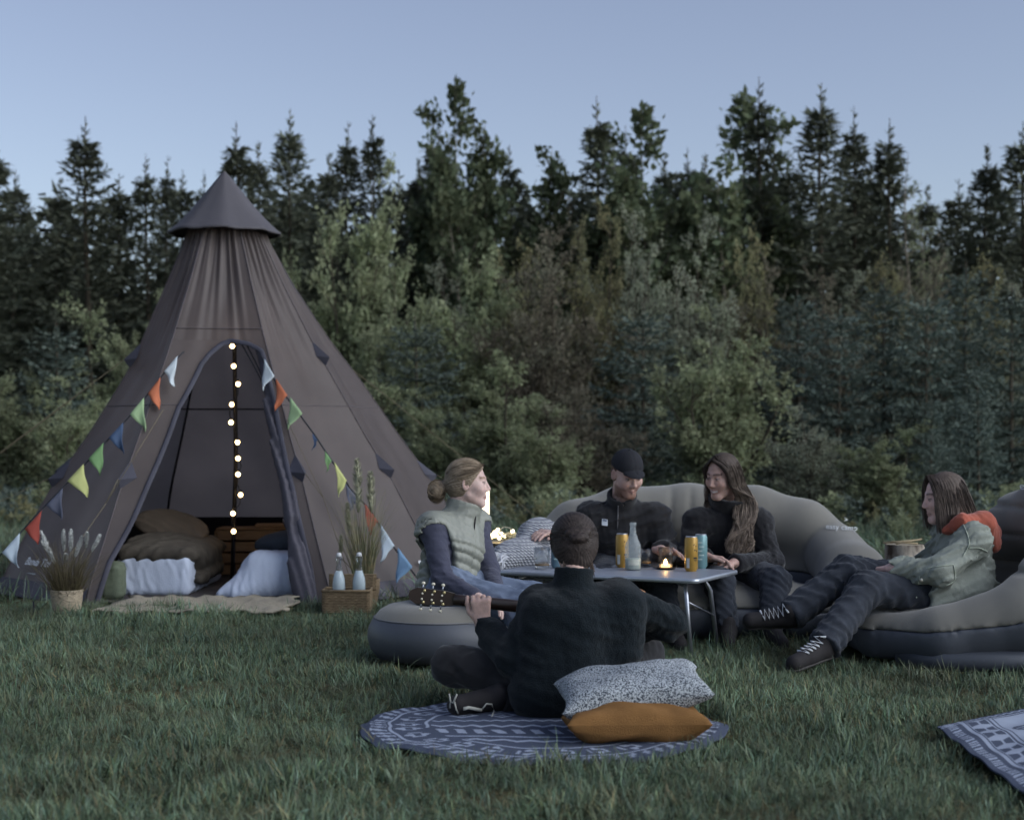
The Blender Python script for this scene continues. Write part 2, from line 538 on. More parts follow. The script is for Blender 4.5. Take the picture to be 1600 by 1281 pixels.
def make_spruce(name, H, R, seed, m, whorl=0.33, ascend=0.5, leader=0.9, dens=1.0, layered=False, needle=0.2):
    r = np.random.default_rng(seed)
    root = empty(name)
    lean = r.normal(0, 0.012, 2)
    hs = np.linspace(0, H, 14)
    tp = np.stack([lean[0] * hs + 0.03 * np.sin(hs * 0.9 + seed), lean[1] * hs, hs], 1)
    V, F = tube(tp, np.linspace(0.012 * H + 0.015, 0.008, 14), 7)
    C, D, N, L, Wd = [], [], [], [], []
    bp, br = [], []
    z = 0.06 * H if not layered else 0.05
    while z < H - (0.25 if layered else 0.7):
        t = z / H
        nb = int(r.integers(4, 7)) if layered else int(r.integers(2, 6))
        a0 = r.uniform(0, 6.28)
        for b in range(nb):
            az = a0 + 6.283 * b / nb + r.normal(0, 0.18)
            ln = R * (min(1, (1 - t) * 1.15) ** 0.8) * (r.uniform(0.7, 1.05) if layered else r.uniform(0.45, 1.15)) * (1 if layered else min(1, (1 - t) * 4.0 + 0.04)) + (0.12 if layered else 0.07)
            if r.random() < 0.12: ln *= 0.55
            if t < 0.25 and not layered: ln *= r.uniform(0.5, 1.0)
            up = ascend * (t - 0.35) + r.normal(0, 0.1) + (0.12 if layered else 0.0)
            k = 6
            s = np.linspace(0, 1, k)
            hor = s * ln
            ver = up * hor - 0.18 * ln * s * (1 - t) + 0.22 * ln * s ** 2.5 * (0.4 + t)
            dirh = np.array([math.cos(az), math.sin(az), 0])
            side = np.array([-math.sin(az), math.cos(az), 0])
            base = np.array([np.interp(z, hs, tp[:, 0]), np.interp(z, hs, tp[:, 1]), z])
            pts = base + hor[:, None] * dirh + ver[:, None] * np.array([0, 0, 1.0]) + (0.06 * ln * np.sin(s * 3 + r.uniform(0, 6)))[:, None] * side
            bp.append(pts); br.append(np.linspace(0.012 + 0.008 * ln, 0.003, k))
            nt = max(4, int(ln * 8 * dens))
            for i in range(nt):
                u = (i + 0.6) / nt
                if u < 0.12 and not layered: continue
                p = np.array([np.interp(u, s, pts[:, q]) for q in range(3)])
                tl = (0.16 + 0.30 * ln * (1 - u) + 0.08) * r.uniform(0.6, 1.1)
                for sg in (-1, 1):
                    td = dirh * r.uniform(0.5, 1.0) + side * sg * r.uniform(0.6, 1.1) + np.array([0, 0, r.normal(0.02, 0.22)])
                    td /= np.linalg.norm(td)
                    kn = max(2, int(tl / (needle * 0.62)))
                    for q in range(kn):
                        cpt = p + td * tl * (q / kn)
                        d2 = td + r.normal(0, 0.42, 3); 
                        C.append(cpt); D.append(d2); N.append(np.array([0, 0, 1.0]) + r.normal(0, 0.6, 3))
                        L.append(needle * r.uniform(0.7, 1.3)); Wd.append(needle * 0.17 * r.uniform(0.7, 1.3))
                d2 = dirh + np.array([0, 0, 0.3]) + r.normal(0, 0.3, 3)
                C.append(p); D.append(d2); N.append(r.normal(0, 1, 3)); L.append(needle * 1.2); Wd.append(needle * 0.2)
        z += whorl * (1.0 - 0.35 * t) * r.uniform(0.45, 1.0)
    top = tp[-1]
    for q in range(26):                                         # bristly leader
        zz = r.uniform(0.15, leader)
        C.append(top - [0, 0, zz]); a = r.uniform(0, 6.28)
        D.append(np.array([math.cos(a) * .7, math.sin(a) * .7, 0.8])); N.append(r.normal(0, 1, 3)); L.append(needle * 0.9); Wd.append(needle * 0.15)
    mesh_obj('trunk', *join([(V, F)]), BARK_M, root)
    Vb, Fb = tubes_np(bp, br, 4)
    Vd, Fd = diamonds(np.array(C), np.array(D), np.array(N), np.array(L), np.array(Wd))
    me = mesh_obj('crown', np.concatenate([Vb, Vd]), np.concatenate([Fb, Fd + len(Vb)]), m, root)
    return root

def make_shrub(name, H, R, seed, m, stems=7, leaf=0.07, nleaf=9000, twigs=3, bark=None, trunk_h=0.0, narrow=1.0, spread=0.5):
    r = np.random.default_rng(seed)
    root = empty(name)
    paths, rad, tips = [], [], []
    for s in range(stems):
        az = r.uniform(0, 6.28); out = R * r.uniform(0.15, 1.0) ** 0.7
        h = H * r.uniform(0.62, 1.0) * (1 - 0.25 * (out / R) ** 2)
        if s == 0: out *= 0.15; h = H
        k = 9; u = np.linspace(0, 1, k)
        rr = out * u ** (1.3 if trunk_h == 0 else 2.0)
        bend = r.normal(0, 0.06, 2) * H
        p = np.stack([math.cos(az) * rr + bend[0] * np.sin(u * 3.0) * u, math.sin(az) * rr + bend[1] * np.sin(u * 2.4) * u, h * u], 1)
        paths.append(p); rad.append(np.linspace(0.008 * H + 0.008, 0.004, k))
        nb = int(9 + H * 3.0)
        for b in range(nb):
            t0 = r.uniform(0.14 if trunk_h == 0 else trunk_h, 0.97)
            b0 = np.array([np.interp(t0, u, p[:, q]) for q in range(3)])
            a2 = r.uniform(0, 6.28)
            ln = (0.22 * H * (1 - t0 * 0.75) + 0.15) * r.uniform(0.5, 1.25) * narrow
            d = np.array([math.cos(a2), math.sin(a2), r.uniform(0.35, 1.3)]); d /= np.linalg.norm(d)
            v = np.linspace(0, 1, 5)[:, None]
            q = b0 + d * ln * v + np.array([0, 0, 0.14 * ln]) * v ** 2 + r.normal(0, 0.03 * ln, (5, 3)) * v
            paths.append(q); rad.append(np.linspace(0.009, 0.0025, 5))
            tips.append(q)
            for c in range(twigs):
                w = r.uniform(0.3, 0.95); c0 = q[0] + (q[-1] - q[0]) * w
                d2 = d + r.normal(0, 0.7, 3); d2 /= np.linalg.norm(d2)
                l2 = ln * r.uniform(0.25, 0.55)
                e = np.stack([c0, c0 + d2 * l2 * 0.5 + [0, 0, 0.02], c0 + d2 * l2 + [0, 0, 0.06]])
                paths.append(e); rad.append(np.array([0.005, 0.0035, 0.002])); tips.append(e)
    Vb, Fb = tubes_np(paths, rad, 4)
    ti = r.integers(0, len(tips), nleaf)
    C = np.zeros((nleaf, 3)); 
    clump = r.normal(0, 1, (len(tips), 1)) * 0.5 + 1.0
    for i, t in enumerate(ti):
        q = tips[t]; w = r.uniform(0.15, 1.0); f = w * (len(q) - 1); j = min(int(f), len(q) - 2)
        C[i] = q[j] + (q[j + 1] - q[j]) * (f - j)
    C += r.normal(0, leaf * spread, (nleaf, 3))
    D = r.normal(0, 1, (nleaf, 3)) + [0, 0, 0.35]
    N = r.normal(0, 1, (nleaf, 3)) + [0, 0, 0.6]
    Lf = leaf * r.uniform(0.6, 1.4, nleaf)
    Vd, Fd = diamonds(C, D, N, Lf, Lf * 0.27)
    mesh_obj('trunk', Vb, Fb, bark or BARK_M, root)
    mesh_obj('crown', Vd, Fd, m, root)
    return root

# ---------------------------------------------------------------- prototypes (each is used as one of the trees in view)
PROTO = {}
def proto(kind):
    if kind in PROTO: return copy_tree(PROTO[kind][0]), PROTO[kind][1], PROTO[kind][2]
    mk = {
        'spruce_a': lambda: (make_spruce('spruce_tree', 9.0, 1.75, 11, SPRUCE_M, 0.27), 9.0, 1.6),
        'spruce_b': lambda: (make_spruce('spruce_tree', 9.0, 1.5, 12, SPRUCE_M, 0.28, 0.7, 1.3), 9.0, 1.4),
        'spruce_c': lambda: (make_spruce('spruce_tree', 9.0, 2.0, 13, SPRUCE_M, 0.30, 0.4, 0.8), 9.0, 1.9),
        'spruce_d': lambda: (make_spruce('spruce_tree', 9.0, 1.2, 14, SPRUCE_M, 0.34, 0.85, 1.6, 0.9), 9.0, 1.1),
        'young_a': lambda: (make_spruce('young_spruce', 3.6, 1.15, 21, YOUNG_M, 0.30, 0.3, 0.4, 1.3, True, 0.11), 3.6, 1.1),
        'young_b': lambda: (make_spruce('young_spruce', 3.6, 1.35, 22, YOUNG_M, 0.34, 0.2, 0.5, 1.3, True, 0.11), 3.6, 1.3),
        'larch_a': lambda: (make_shrub('larch_tree', 9.0, 1.5, 31, LARCH_M, 11, 0.20, 17000, 3, PALE_BARK_M, 0.25, 0.6), 9.0, 1.6),
        'larch_b': lambda: (make_shrub('larch_tree', 9.0, 1.2, 32, LARCH_M, 9, 0.20, 14000, 3, PALE_BARK_M, 0.2, 0.6), 9.0, 1.3),
        'birch': lambda: (make_shrub('birch_tree', 8.0, 1.1, 33, WILLOW_M, 3, 0.08, 2600, 3, PALE_BARK_M, 0.3, 0.7), 8.0, 1.1),
        'willow_a': lambda: (make_shrub('willow_shrub', 4.0, 1.4, 41, WILLOW_M, 9, 0.085, 12000), 4.0, 1.5),
        'willow_b': lambda: (make_shrub('willow_shrub', 4.0, 1.6, 42, WILLOW_M, 8, 0.085, 12000), 4.0, 1.7),
        'willow_c': lambda: (make_shrub('willow_shrub', 4.0, 1.1, 43, WILLOW_M, 7, 0.085, 10000), 4.0, 1.2),
        'olive': lambda: (make_shrub('budding_shrub', 4.0, 1.2, 44, OLIVE_M, 12, 0.065, 13000, 4), 4.0, 1.3),
        'pale': lambda: (make_shrub('pale_shrub', 4.0, 1.2, 45, PALE_M, 13, 0.06, 15000, 4), 4.0, 1.3),
        'bare': lambda: (make_shrub('bare_shrub', 4.0, 1.25, 46, BUD_M, 15, 0.05, 13000, 6), 4.0, 1.3),
    }[kind]()
    PROTO[kind] = mk
    return mk

def plant(kind, px, ytop, Y, wpx, label, group, cat='tree', ybase=None):
    o, H0, R0 = proto(kind)
    h = CAM_H + (HOR - ytop) * Y / FPX
    wr = wpx * Y / FPX / 2 * (1.4 if kind.startswith(('spruce', 'larch', 'birch')) else 1.1)
    o.location = ((px - 800) * Y / FPX, Y, -0.03)
    s = wr / R0
    o.scale = (s, s, h / H0)
    o.rotation_euler = (0, 0, random.uniform(0, 6.28))
    tag(o, label, cat, group)
    return o

G1 = 'conifers on the skyline of the wood'
for a in [
    ('spruce_c', -30, 205, 33, 190, 'dark spruce cut off by the left edge of the picture'),
    ('spruce_a', 140, 178, 33, 170, 'tall dark spruce left of the tent, double thin tip against the sky'),
    ('spruce_d', 235, 238, 34, 90, 'narrow dark spruce just left of the tent cap, lower than its left neighbour'),
    ('spruce_b', 262, 240, 35, 90, 'slim spruce with twin tips close to the left of the tent cap'),
    ('spruce_d', 322, 262, 36, 70, 'low spruce tip showing at the left slope of the tent cap'),
    ('spruce_b', 376, 188, 33, 130, 'dark spruce rising right above the tip of the tent'),
    ('spruce_a', 455, 166, 34, 150, 'tall bushy spruce right of the tent cap'),
    ('spruce_c', 412, 215, 36, 130, 'spruce between the two tall ones behind the tent cap'),
    ('spruce_b', 543, 186, 34, 110, 'spruce tip, first of the close pair above the big pale willow'),
    ('spruce_a', 586, 178, 34, 120, 'spruce tip, second of the close pair above the big pale willow'),
    ('spruce_c', 640, 245, 36, 120, 'low dark spruce between the close pair and the tall round-topped larch'),
    ('spruce_a', 690, 190, 35, 150, 'dark spruce standing against the left side of the round-topped larch'),
    ('spruce_b', 800, 225, 35, 110, 'dark spruce on the right edge of the larch group, left of the sky gap'),
    ('spruce_d', 936, 150, 34, 110, 'slender spruce with a long bare tip just right of the sky gap'),
    ('spruce_d', 970, 195, 35, 90, 'thin see-through spruce next to the long bare tip'),
    ('spruce_b', 1080, 228, 35, 110, 'low dark spruce right of the broad green larch in the middle'),
    ('spruce_d', 1195, 118, 34, 110, 'thin spruce with the highest needle-like tip right of the middle'),
    ('spruce_a', 1281, 125, 33, 180, 'tall layered spruce with pale stem, highest crown on the right'),
    ('spruce_b', 1331, 165, 34, 120, 'pointed spruce next on the right of the tallest layered spruce'),
    ('spruce_d', 1392, 180, 34, 120, 'narrow spruce with thin tip, left of the sparse birch'),
    ('spruce_c', 1528, 226, 34, 150, 'broad low spruce right of the sparse birch'),
    ('spruce_a', 1605, 185, 33, 180, 'dark spruce cut off by the right edge of the picture'),
]: plant(*a, G1)
for k, (x_, yt, wh) in enumerate([(15, 262, 'next to the spruce at the left edge'), (75, 272, 'left of the double-tipped spruce'), (190, 268, 'between double-tipped spruce and narrow spruce'), (290, 262, 'touching the left of the tent cap'),
        (500, 232, 'right of the bushy spruce by the tent cap'), (615, 262, 'just right of the close pair'), (665, 258, 'left of the round-topped larch'), (845, 292, 'at the bottom of the sky gap'), (905, 262, 'right of the sky gap'), (1045, 238, 'behind the broad middle larch'),
        (1120, 235, 'left of the right-hand broad larch'), (1235, 232, 'left of the tallest layered spruce'), (1365, 245, 'right of the pointed spruce'), (1430, 285, 'left behind the sparse birch'), (1490, 278, 'right behind the sparse birch'), (1565, 262, 'left of the spruce at the right edge')]):
    plant(('spruce_a', 'spruce_c', 'spruce_b')[k % 3], x_, yt, 36.5 + (k % 4) * 0.6, 150, 'dark spruce deep in the wood, ' + wh, 'spruces deep in the wood')
G2 = 'broad green trees among the conifers'
for a in [
    ('larch_a', 722, 132, 33.5, 120, 'tall green larch with rounded top, highest tree in the middle left'),
    ('larch_b', 768, 190, 34, 110, 'green larch close on the right of the tallest round-topped one'),
    ('larch_b', 868, 228, 34, 110, 'low green larch standing alone in the sky gap'),
    ('larch_a', 1015, 170, 34, 150, 'broad green larch in the middle of the skyline'),
    ('larch_a', 1150, 152, 34, 160, 'broad green larch left of the highest thin spruce tip'),
    ('birch', 1452, 234, 33, 110, 'sparse birch with sky showing through, on the right'),
]: plant(*a, G2)
G3 = 'shrubs along the edge of the wood'
for a in [
    ('willow_b', 540, 262, 29, 260, 'big pale green willow right of the tent, tallest of the shrubs'),
    ('willow_a', 640, 405, 27.5, 220, 'green willow in front of and right of the biggest willow'),
    ('willow_c', 745, 395, 28, 190, 'green willow under the round-topped larch'),
    ('bare', 868, 352, 27.5, 240, 'brownish half-bare shrub in the middle of the wood edge'),
    ('olive', 940, 340, 29, 170, 'yellow-olive budding shrub behind the half-bare brown one'),
    ('pale', 1085, 358, 29, 190, 'pale green shrub under the broad larches in the middle'),
    ('olive', 1175, 385, 29.5, 150, 'olive shrub right of the pale green one'),
    ('pale', 1010, 400, 28.5, 150, 'pale shrub above the dark layered young spruce'),
    ('bare', 1290, 425, 28.5, 190, 'greyish twiggy shrub under the tallest layered spruce'),
    ('bare', 1475, 400, 30, 190, 'tall twiggy shrub under the sparse birch'),
    ('olive', 1375, 420, 29.5, 150, 'olive shrub between the two twiggy ones on the right'),
    ('willow_a', 1130, 478, 23.5, 250, 'light green willow standing forward, right behind the long-haired woman'),
    ('willow_c', 795, 560, 23.5, 190, 'leafy green shrub standing forward, over the guitar player'),
    ('willow_b', 690, 610, 24, 200, 'low leafy shrub behind the woman in the vest'),
    ('bare', 915, 600, 23.5, 190, 'dark twiggy bush left of the man with the cap'),
    ('willow_a', 610, 520, 26, 170, 'leafy shrub against the right slope of the tent'),
    ('willow_c', 175, 470, 27, 190, 'green shrub left of the tent, under the tall double-tipped spruce'),
    ('willow_a', 232, 455, 29, 150, 'green shrub half hidden by the left slope of the tent'),
    ('willow_b', 20, 545, 25.5, 230, 'broad green shrub at the left edge of the picture'),
    ('willow_a', 130, 590, 24, 200, 'low green shrub behind the left guy ropes'),
    ('pale', 1600, 455, 29, 180, 'pale shrub at the right edge of the picture'),
    ('willow_c', 590, 395, 29.5, 190, 'green shrub between the biggest willow and the tall spruces'),
    ('pale', 700, 430, 29.5, 180, 'pale shrub showing between two green willows left of the middle'),
    ('olive', 815, 400, 29.8, 170, 'olive shrub left of the half-bare brown one'),
    ('pale', 985, 345, 30, 170, 'tall pale shrub left of the pale green one in the middle'),
    ('bare', 1215, 410, 29, 170, 'feathery grey shrub between olive shrub and layered spruce'),
    ('pale', 1335, 440, 29.3, 150, 'pale shrub behind the young spruces on the right'),
    ('bare', 1420, 425, 29.4, 150, 'feathery brownish shrub left of the tall twiggy one'),
    ('olive', 1540, 420, 29.5, 160, 'olive shrub near the right edge behind young spruces'),
    ('willow_a', 850, 640, 22.5, 170, 'low green bush left of the man with the cap, close to the grass'),
    ('pale', 1260, 640, 21.5, 170, 'low pale bush above the right armrest of the sofa'),
    ('willow_c', 1390, 660, 21, 150, 'low green bush above the birch log'),
]: plant(*a, G3, 'shrub')
G4 = 'young blue-green spruces in front of the wood'
for a in [
    ('young_a', 92, 500, 26, 170, 'young blue-green spruce left of the tent among the shrubs'),
    ('young_b', 650, 490, 26, 220, 'young layered spruce right of the tent between willows'),
    ('young_b', 1010, 470, 25.5, 230, 'dark young spruce with layered branches above the man with the cap'),
    ('young_a', 1245, 450, 26.5, 170, 'young spruce next on the right of the forward willow'),
    ('young_b', 1310, 470, 25, 200, 'young spruce above the right armrest of the sofa'),
    ('young_a', 1385, 430, 26, 180, 'young spruce above the birch log, pale tips'),
    ('young_b', 1450, 445, 25, 200, 'young spruce over the head of the girl in the green jacket'),
    ('young_a', 1505, 405, 26, 170, 'tallest of the young spruces on the right'),
    ('young_b', 1580, 440, 25, 210, 'young spruce at the right edge of the picture'),
    ('young_a', 1530, 560, 21.5, 110, 'small young spruce standing forward at the right'),
    ('young_a', 1455, 610, 21, 80, 'smallest young spruce, just above the girl in the green jacket'),
]: plant(*a, G4, 'spruce')

# the deep wood behind: one dark mass
_n = 64000
wx = rng.uniform(-22, 22, _n); wy = rng.uniform(36.5, 44, _n)
wt = 5.6 + 1.0 * np.sin(wx * 0.9) + 0.7 * np.sin(wx * 2.3 + 1) + 0.45 * np.sin(wx * 5.1)
wz = rng.uniform(0, 1, _n) ** 0.9 * wt
Vd, Fd = diamonds(np.stack([wx, wy, wz], 1), rng.normal(0, 1, (_n, 3)) + [0, 0, -.2], rng.normal(0, 1, (_n, 3)), rng.uniform(0.2, 0.55, _n), rng.uniform(0.05, 0.15, _n))
tag(mesh_obj('deep_wood', Vd, Fd, SPRUCE_M), 'dark mass of the wood behind the first trees', 'wood', kind='stuff')

# ================================================================ grass
GRASS_M = None
def grass_mat():
    m = bpy.data.materials.new('grass_blades'); m.use_nodes = True
    nt = m.node_tree; N = nt.nodes; L = nt.links; b = N['Principled BSDF']
    b.inputs['Roughness'].default_value = 0.6; b.inputs['Specular IOR Level'].default_value = 0.3
    ca = N.new('ShaderNodeVertexColor'); ca.layer_name = 'Col'
    oi = N.new('ShaderNodeObjectInfo')
    hs = N.new('ShaderNodeHueSaturation')
    mr = N.new('ShaderNodeMapRange'); mr.inputs['To Min'].default_value = 0.72; mr.inputs['To Max'].default_value = 1.25
    L.new(oi.outputs['Random'], mr.inputs['Value']); L.new(mr.outputs[0], hs.inputs['Value'])
    m2 = N.new('ShaderNodeMapRange'); m2.inputs['To Min'].default_value = 0.47; m2.inputs['To Max'].default_value = 0.52
    L.new(oi.outputs['Random'], m2.inputs['Value']); L.new(m2.outputs[0], hs.inputs['Hue'])
    L.new(ca.outputs[0], hs.inputs['Color'])
    # large soft patches across the meadow
    tc = N.new('ShaderNodeNewGeometry'); nz = N.new('ShaderNodeTexNoise'); nz.inputs['Scale'].default_value = 0.9; nz.inputs['Detail'].default_value = 3
    L.new(tc.outputs['Position'], nz.inputs['Vector'])
    m3 = N.new('ShaderNodeMapRange'); m3.inputs['From Min'].default_value = 0.32; m3.inputs['From Max'].default_value = 0.68
    m3.inputs['To Min'].default_value = 0.62; m3.inputs['To Max'].default_value = 1.25
    L.new(nz.outputs['Fac'], m3.inputs['Value'])
    vs = N.new('ShaderNodeVectorMath'); vs.operation = 'SCALE'; L.new(hs.outputs[0], vs.inputs[0]); L.new(m3.outputs[0], vs.inputs['Scale'])
    n4 = N.new('ShaderNodeTexNoise'); n4.inputs['Scale'].default_value = 1.9; n4.inputs['Detail'].default_value = 4
    L.new(tc.outputs['Position'], n4.inputs['Vector'])
    m4 = N.new('ShaderNodeMapRange'); m4.inputs['From Min'].default_value = 0.52; m4.inputs['From Max'].default_value = 0.72; m4.inputs['To Max'].default_value = 0.4
    L.new(n4.outputs['Fac'], m4.inputs['Value'])
    mx = N.new('ShaderNodeMixRGB'); mx.inputs[2].default_value = (*srgb(104, 98, 74), 1)
    L.new(m4.outputs[0], mx.inputs[0]); L.new(vs.outputs[0], mx.inputs[1]); L.new(mx.outputs[0], b.inputs['Base Color'])
    return m
GRASS_M = grass_mat()

def tuft_mesh(name, seed, nb, rad, l0, l1, wid, dry=0.08, lay=0.5):
    r = np.random.default_rng(seed)
    V, F, Cc = [], [], []
    for i in range(nb):
        a = r.uniform(0, 6.28); rr = rad * math.sqrt(r.random())
        p = np.array([math.cos(a) * rr, math.sin(a) * rr, -0.01])
        az = r.uniform(0, 6.28); ln = r.uniform(l0, l1); lean = abs(r.normal(0, lay)) + 0.08; w = wid * r.uniform(0.6, 1.3)
        d = np.array([math.cos(az), math.sin(az), 0]); s = np.array([-math.sin(az), math.cos(az), 0])
        s = s * math.cos(0.6) + np.array([0, 0, 0.0]); tw = r.normal(0, 0.5)
        s = s * math.cos(tw) + d * math.sin(tw)
        isdry = r.random() < dry
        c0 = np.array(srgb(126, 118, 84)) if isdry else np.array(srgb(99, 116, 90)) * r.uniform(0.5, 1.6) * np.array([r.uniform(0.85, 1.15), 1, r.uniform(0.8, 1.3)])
        o = len(V)
        th = lean * 0.3; q = p.copy(); k = 3
        for j in range(k + 1):
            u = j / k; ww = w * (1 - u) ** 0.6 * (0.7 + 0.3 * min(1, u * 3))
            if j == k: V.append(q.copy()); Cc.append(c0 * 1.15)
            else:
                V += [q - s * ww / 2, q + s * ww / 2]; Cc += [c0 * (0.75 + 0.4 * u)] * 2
            th += lean * 0.65
            q = q + (d * math.sin(th) + np.array([0, 0, math.cos(th)])) * ln / k
        F += [[o, o + 1, o + 3, o + 2], [o + 2, o + 3, o + 5, o + 4], [o + 4, o + 5, o + 6]]
    me = bpy.data.meshes.new(name)
    me.from_pydata([tuple(v) for v in V], [], F)
    at = me.color_attributes.new('Col', 'FLOAT_COLOR', 'POINT')
    at.data.foreach_set('color', np.concatenate([np.array(Cc), np.ones((len(V), 1))], 1).astype(np.float32).ravel())
    me.polygons.foreach_set('use_smooth', np.full(len(F), True))
    me.materials.append(GRASS_M)
    return bpy.data.objects.new(name, me)

def gn_scatter(name, coll, P, scl, idx, label, cat):
    """a field of points; each point carries one tuft"""
    me = bpy.data.meshes.new(name)
    me.vertices.add(len(P)); me.vertices.foreach_set('co', np.asarray(P, np.float32).ravel())
    r = np.random.default_rng(len(P))
    rot = np.stack([r.normal(0, 0.26, len(P)), r.normal(0, 0.26, len(P)), r.uniform(0, 6.28, len(P))], 1).astype(np.float32)
    a = me.attributes.new('rot', 'FLOAT_VECTOR', 'POINT'); a.data.foreach_set('vector', rot.ravel())
    a = me.attributes.new('scl', 'FLOAT', 'POINT'); a.data.foreach_set('value', np.asarray(scl, np.float32))
    a = me.attributes.new('pick', 'INT', 'POINT'); a.data.foreach_set('value', np.asarray(idx, np.int32))
    o = bpy.data.objects.new(name, me); col.objects.link(o)
    ng = bpy.data.node_groups.new(name + '_nodes', 'GeometryNodeTree')
    ng.interface.new_socket('Geometry', in_out='INPUT', socket_type='NodeSocketGeometry')
    ng.interface.new_socket('Geometry', in_out='OUTPUT', socket_type='NodeSocketGeometry')
    N = ng.nodes; L = ng.links
    gi = N.new('NodeGroupInput'); go = N.new('NodeGroupOutput')
    ip = N.new('GeometryNodeInstanceOnPoints')
    ci = N.new('GeometryNodeCollectionInfo'); ci.inputs['Collection'].default_value = coll
    ci.inputs['Separate Children'].default_value = True; ci.inputs['Reset Children'].default_value = True
    def na(nm, t):
        n = N.new('GeometryNodeInputNamedAttribute'); n.data_type = t; n.inputs['Name'].default_value = nm; return n.outputs['Attribute']
    L.new(gi.outputs[0], ip.inputs['Points']); L.new(ci.outputs[0], ip.inputs['Instance'])
    ip.inputs['Pick Instance'].default_value = True
    L.new(na('pick', 'INT'), ip.inputs['Instance Index'])
    e2r = N.new('FunctionNodeEulerToRotation'); L.new(na('rot', 'FLOAT_VECTOR'), e2r.inputs[0]); L.new(e2r.outputs[0], ip.inputs['Rotation'])
    L.new(na('scl', 'FLOAT'), ip.inputs['Scale'])
    L.new(ip.outputs[0], go.inputs[0])
    md = o.modifiers.new('scatter', 'NODES'); md.node_group = ng
    return tag(o, label, cat, kind='stuff')

tufts = bpy.data.collections.new('tufts')
for t in [tuft_mesh('t0', 1, 34, 0.09, 0.07, 0.15, 0.0080, 0.10, 1.1), tuft_mesh('t1', 2, 34, 0.09, 0.06, 0.14, 0.0080, 0.16, 1.35),
          tuft_mesh('t2', 3, 30, 0.08, 0.08, 0.17, 0.0080, 0.06, 0.95), tuft_mesh('t3', 4, 26, 0.07, 0.10, 0.21, 0.0085, 0.06, 0.75),
          tuft_mesh('t4', 5, 34, 0.10, 0.05, 0.13, 0.0075, 0.35, 1.6), tuft_mesh('t5', 6, 22, 0.06, 0.12, 0.24, 0.0085, 0.10, 0.6), tuft_mesh('t6', 7, 12, 0.03, 0.07, 0.13, 0.026, 0.10, 1.5)]:
    tufts.objects.link(t)

RUG_C = np.array([0.125, 6.43]); RUG_R = 0.745
RUG2 = np.array([W(1464, 1148, 1)[:2]])          # filled below
def gnd(px, py):
    Y = CAM_H * FPX / (py - HOR); return np.array([(px - 800) * Y / FPX, Y])
R2A, R2B, R2C = gnd(1464, 1147), gnd(1640, 1109), gnd(1605, 1256)
TENT_C = np.array([-2.36, 13.0])
def keep_near(x, y):
    k = ((x - RUG_C[0]) ** 2 + (y - RUG_C[1]) ** 2) > (RUG_R + 0.005) ** 2
    e1, e2 = R2B - R2A, R2C - R2A
    M = np.linalg.inv(np.stack([e1, e2], 1)); uv = np.stack([x - R2A[0], y - R2A[1]], -1) @ M.T
    k &= ~((uv[..., 0] > 0.0) & (uv[..., 1] > 0.0) & (uv[..., 0] < 2.6) & (uv[..., 1] < 2.6))
    k &= ((x - TENT_C[0]) ** 2 + (y - TENT_C[1]) ** 2) > 1.86 ** 2
    k &= ~((x > -2.75) & (x < -1.5) & (y > 10.75) & (y < 12))       # door mat
    k &= ((x + 0.38) ** 2 + (y - 8.42) ** 2) > 0.40 ** 2             # stool
    k &= (((x - 1.14) / 1.0) ** 2 + ((y - 9.65) / 0.72) ** 2) > 1    # sofa
    k &= (((x - 2.75) / 1.02) ** 2 + ((y - 8.68) / 0.72) ** 2) > 1   # lounge chair
    return k
_n = 34000
u = rng.uniform(0, 1, _n); gyy = 3.6 + (11.2 - 3.6) * u
gxx = rng.uniform(-1, 1, _n) * (gyy * 0.42 + 0.8)
kp = keep_near(gxx, gyy); gxx, gyy = gxx[kp], gyy[kp]
patch = np.sin(gxx * 1.7 + 1.3 * np.sin(gyy * 1.1)) + np.sin(gyy * 2.3 + gxx * 0.8)
pk = np.where(rng.random(len(gxx)) < np.clip(0.16 + 0.10 * patch, 0.03, 0.5), rng.choice([3, 3, 5, 2], len(gxx)), rng.choice([0, 1, 2, 4, 0, 1], len(gxx)))
clump = 0.5 + 0.5 * np.sin(gxx * 4.3 + 2 * np.sin(gyy * 3.1)) * np.sin(gyy * 5.2 + 1.5 * np.sin(gxx * 2.7))
pk = np.where(rng.random(len(gxx)) < 0.035, 6, pk)
sc_ = rng.uniform(0.30, 0.58, len(gxx)) * (0.75 + 0.9 * clump ** 2)
gn_scatter('meadow_grass', tufts, np.stack([gxx, gyy, ground_z(gxx, gyy)], 1), sc_, pk, 'short tousled meadow grass around the rugs and seats', 'grass')
_n = 15000
gyy = 11.2 + (31 - 11.2) * rng.uniform(0, 1, _n) ** 0.8
gxx = rng.uniform(-1, 1, _n) * (gyy * 0.5 + 1.5)
kp = keep_near(gxx, gyy); gxx, gyy = gxx[kp], gyy[kp]
pk = rng.choice([0, 1, 2, 2, 3, 3, 5], len(gxx))
gn_scatter('far_meadow_grass', tufts, np.stack([gxx, gyy, ground_z(gxx, gyy)], 1), rng.uniform(0.8, 1.6, len(gxx)), pk, 'longer grass between the camp and the edge of the wood', 'grass')

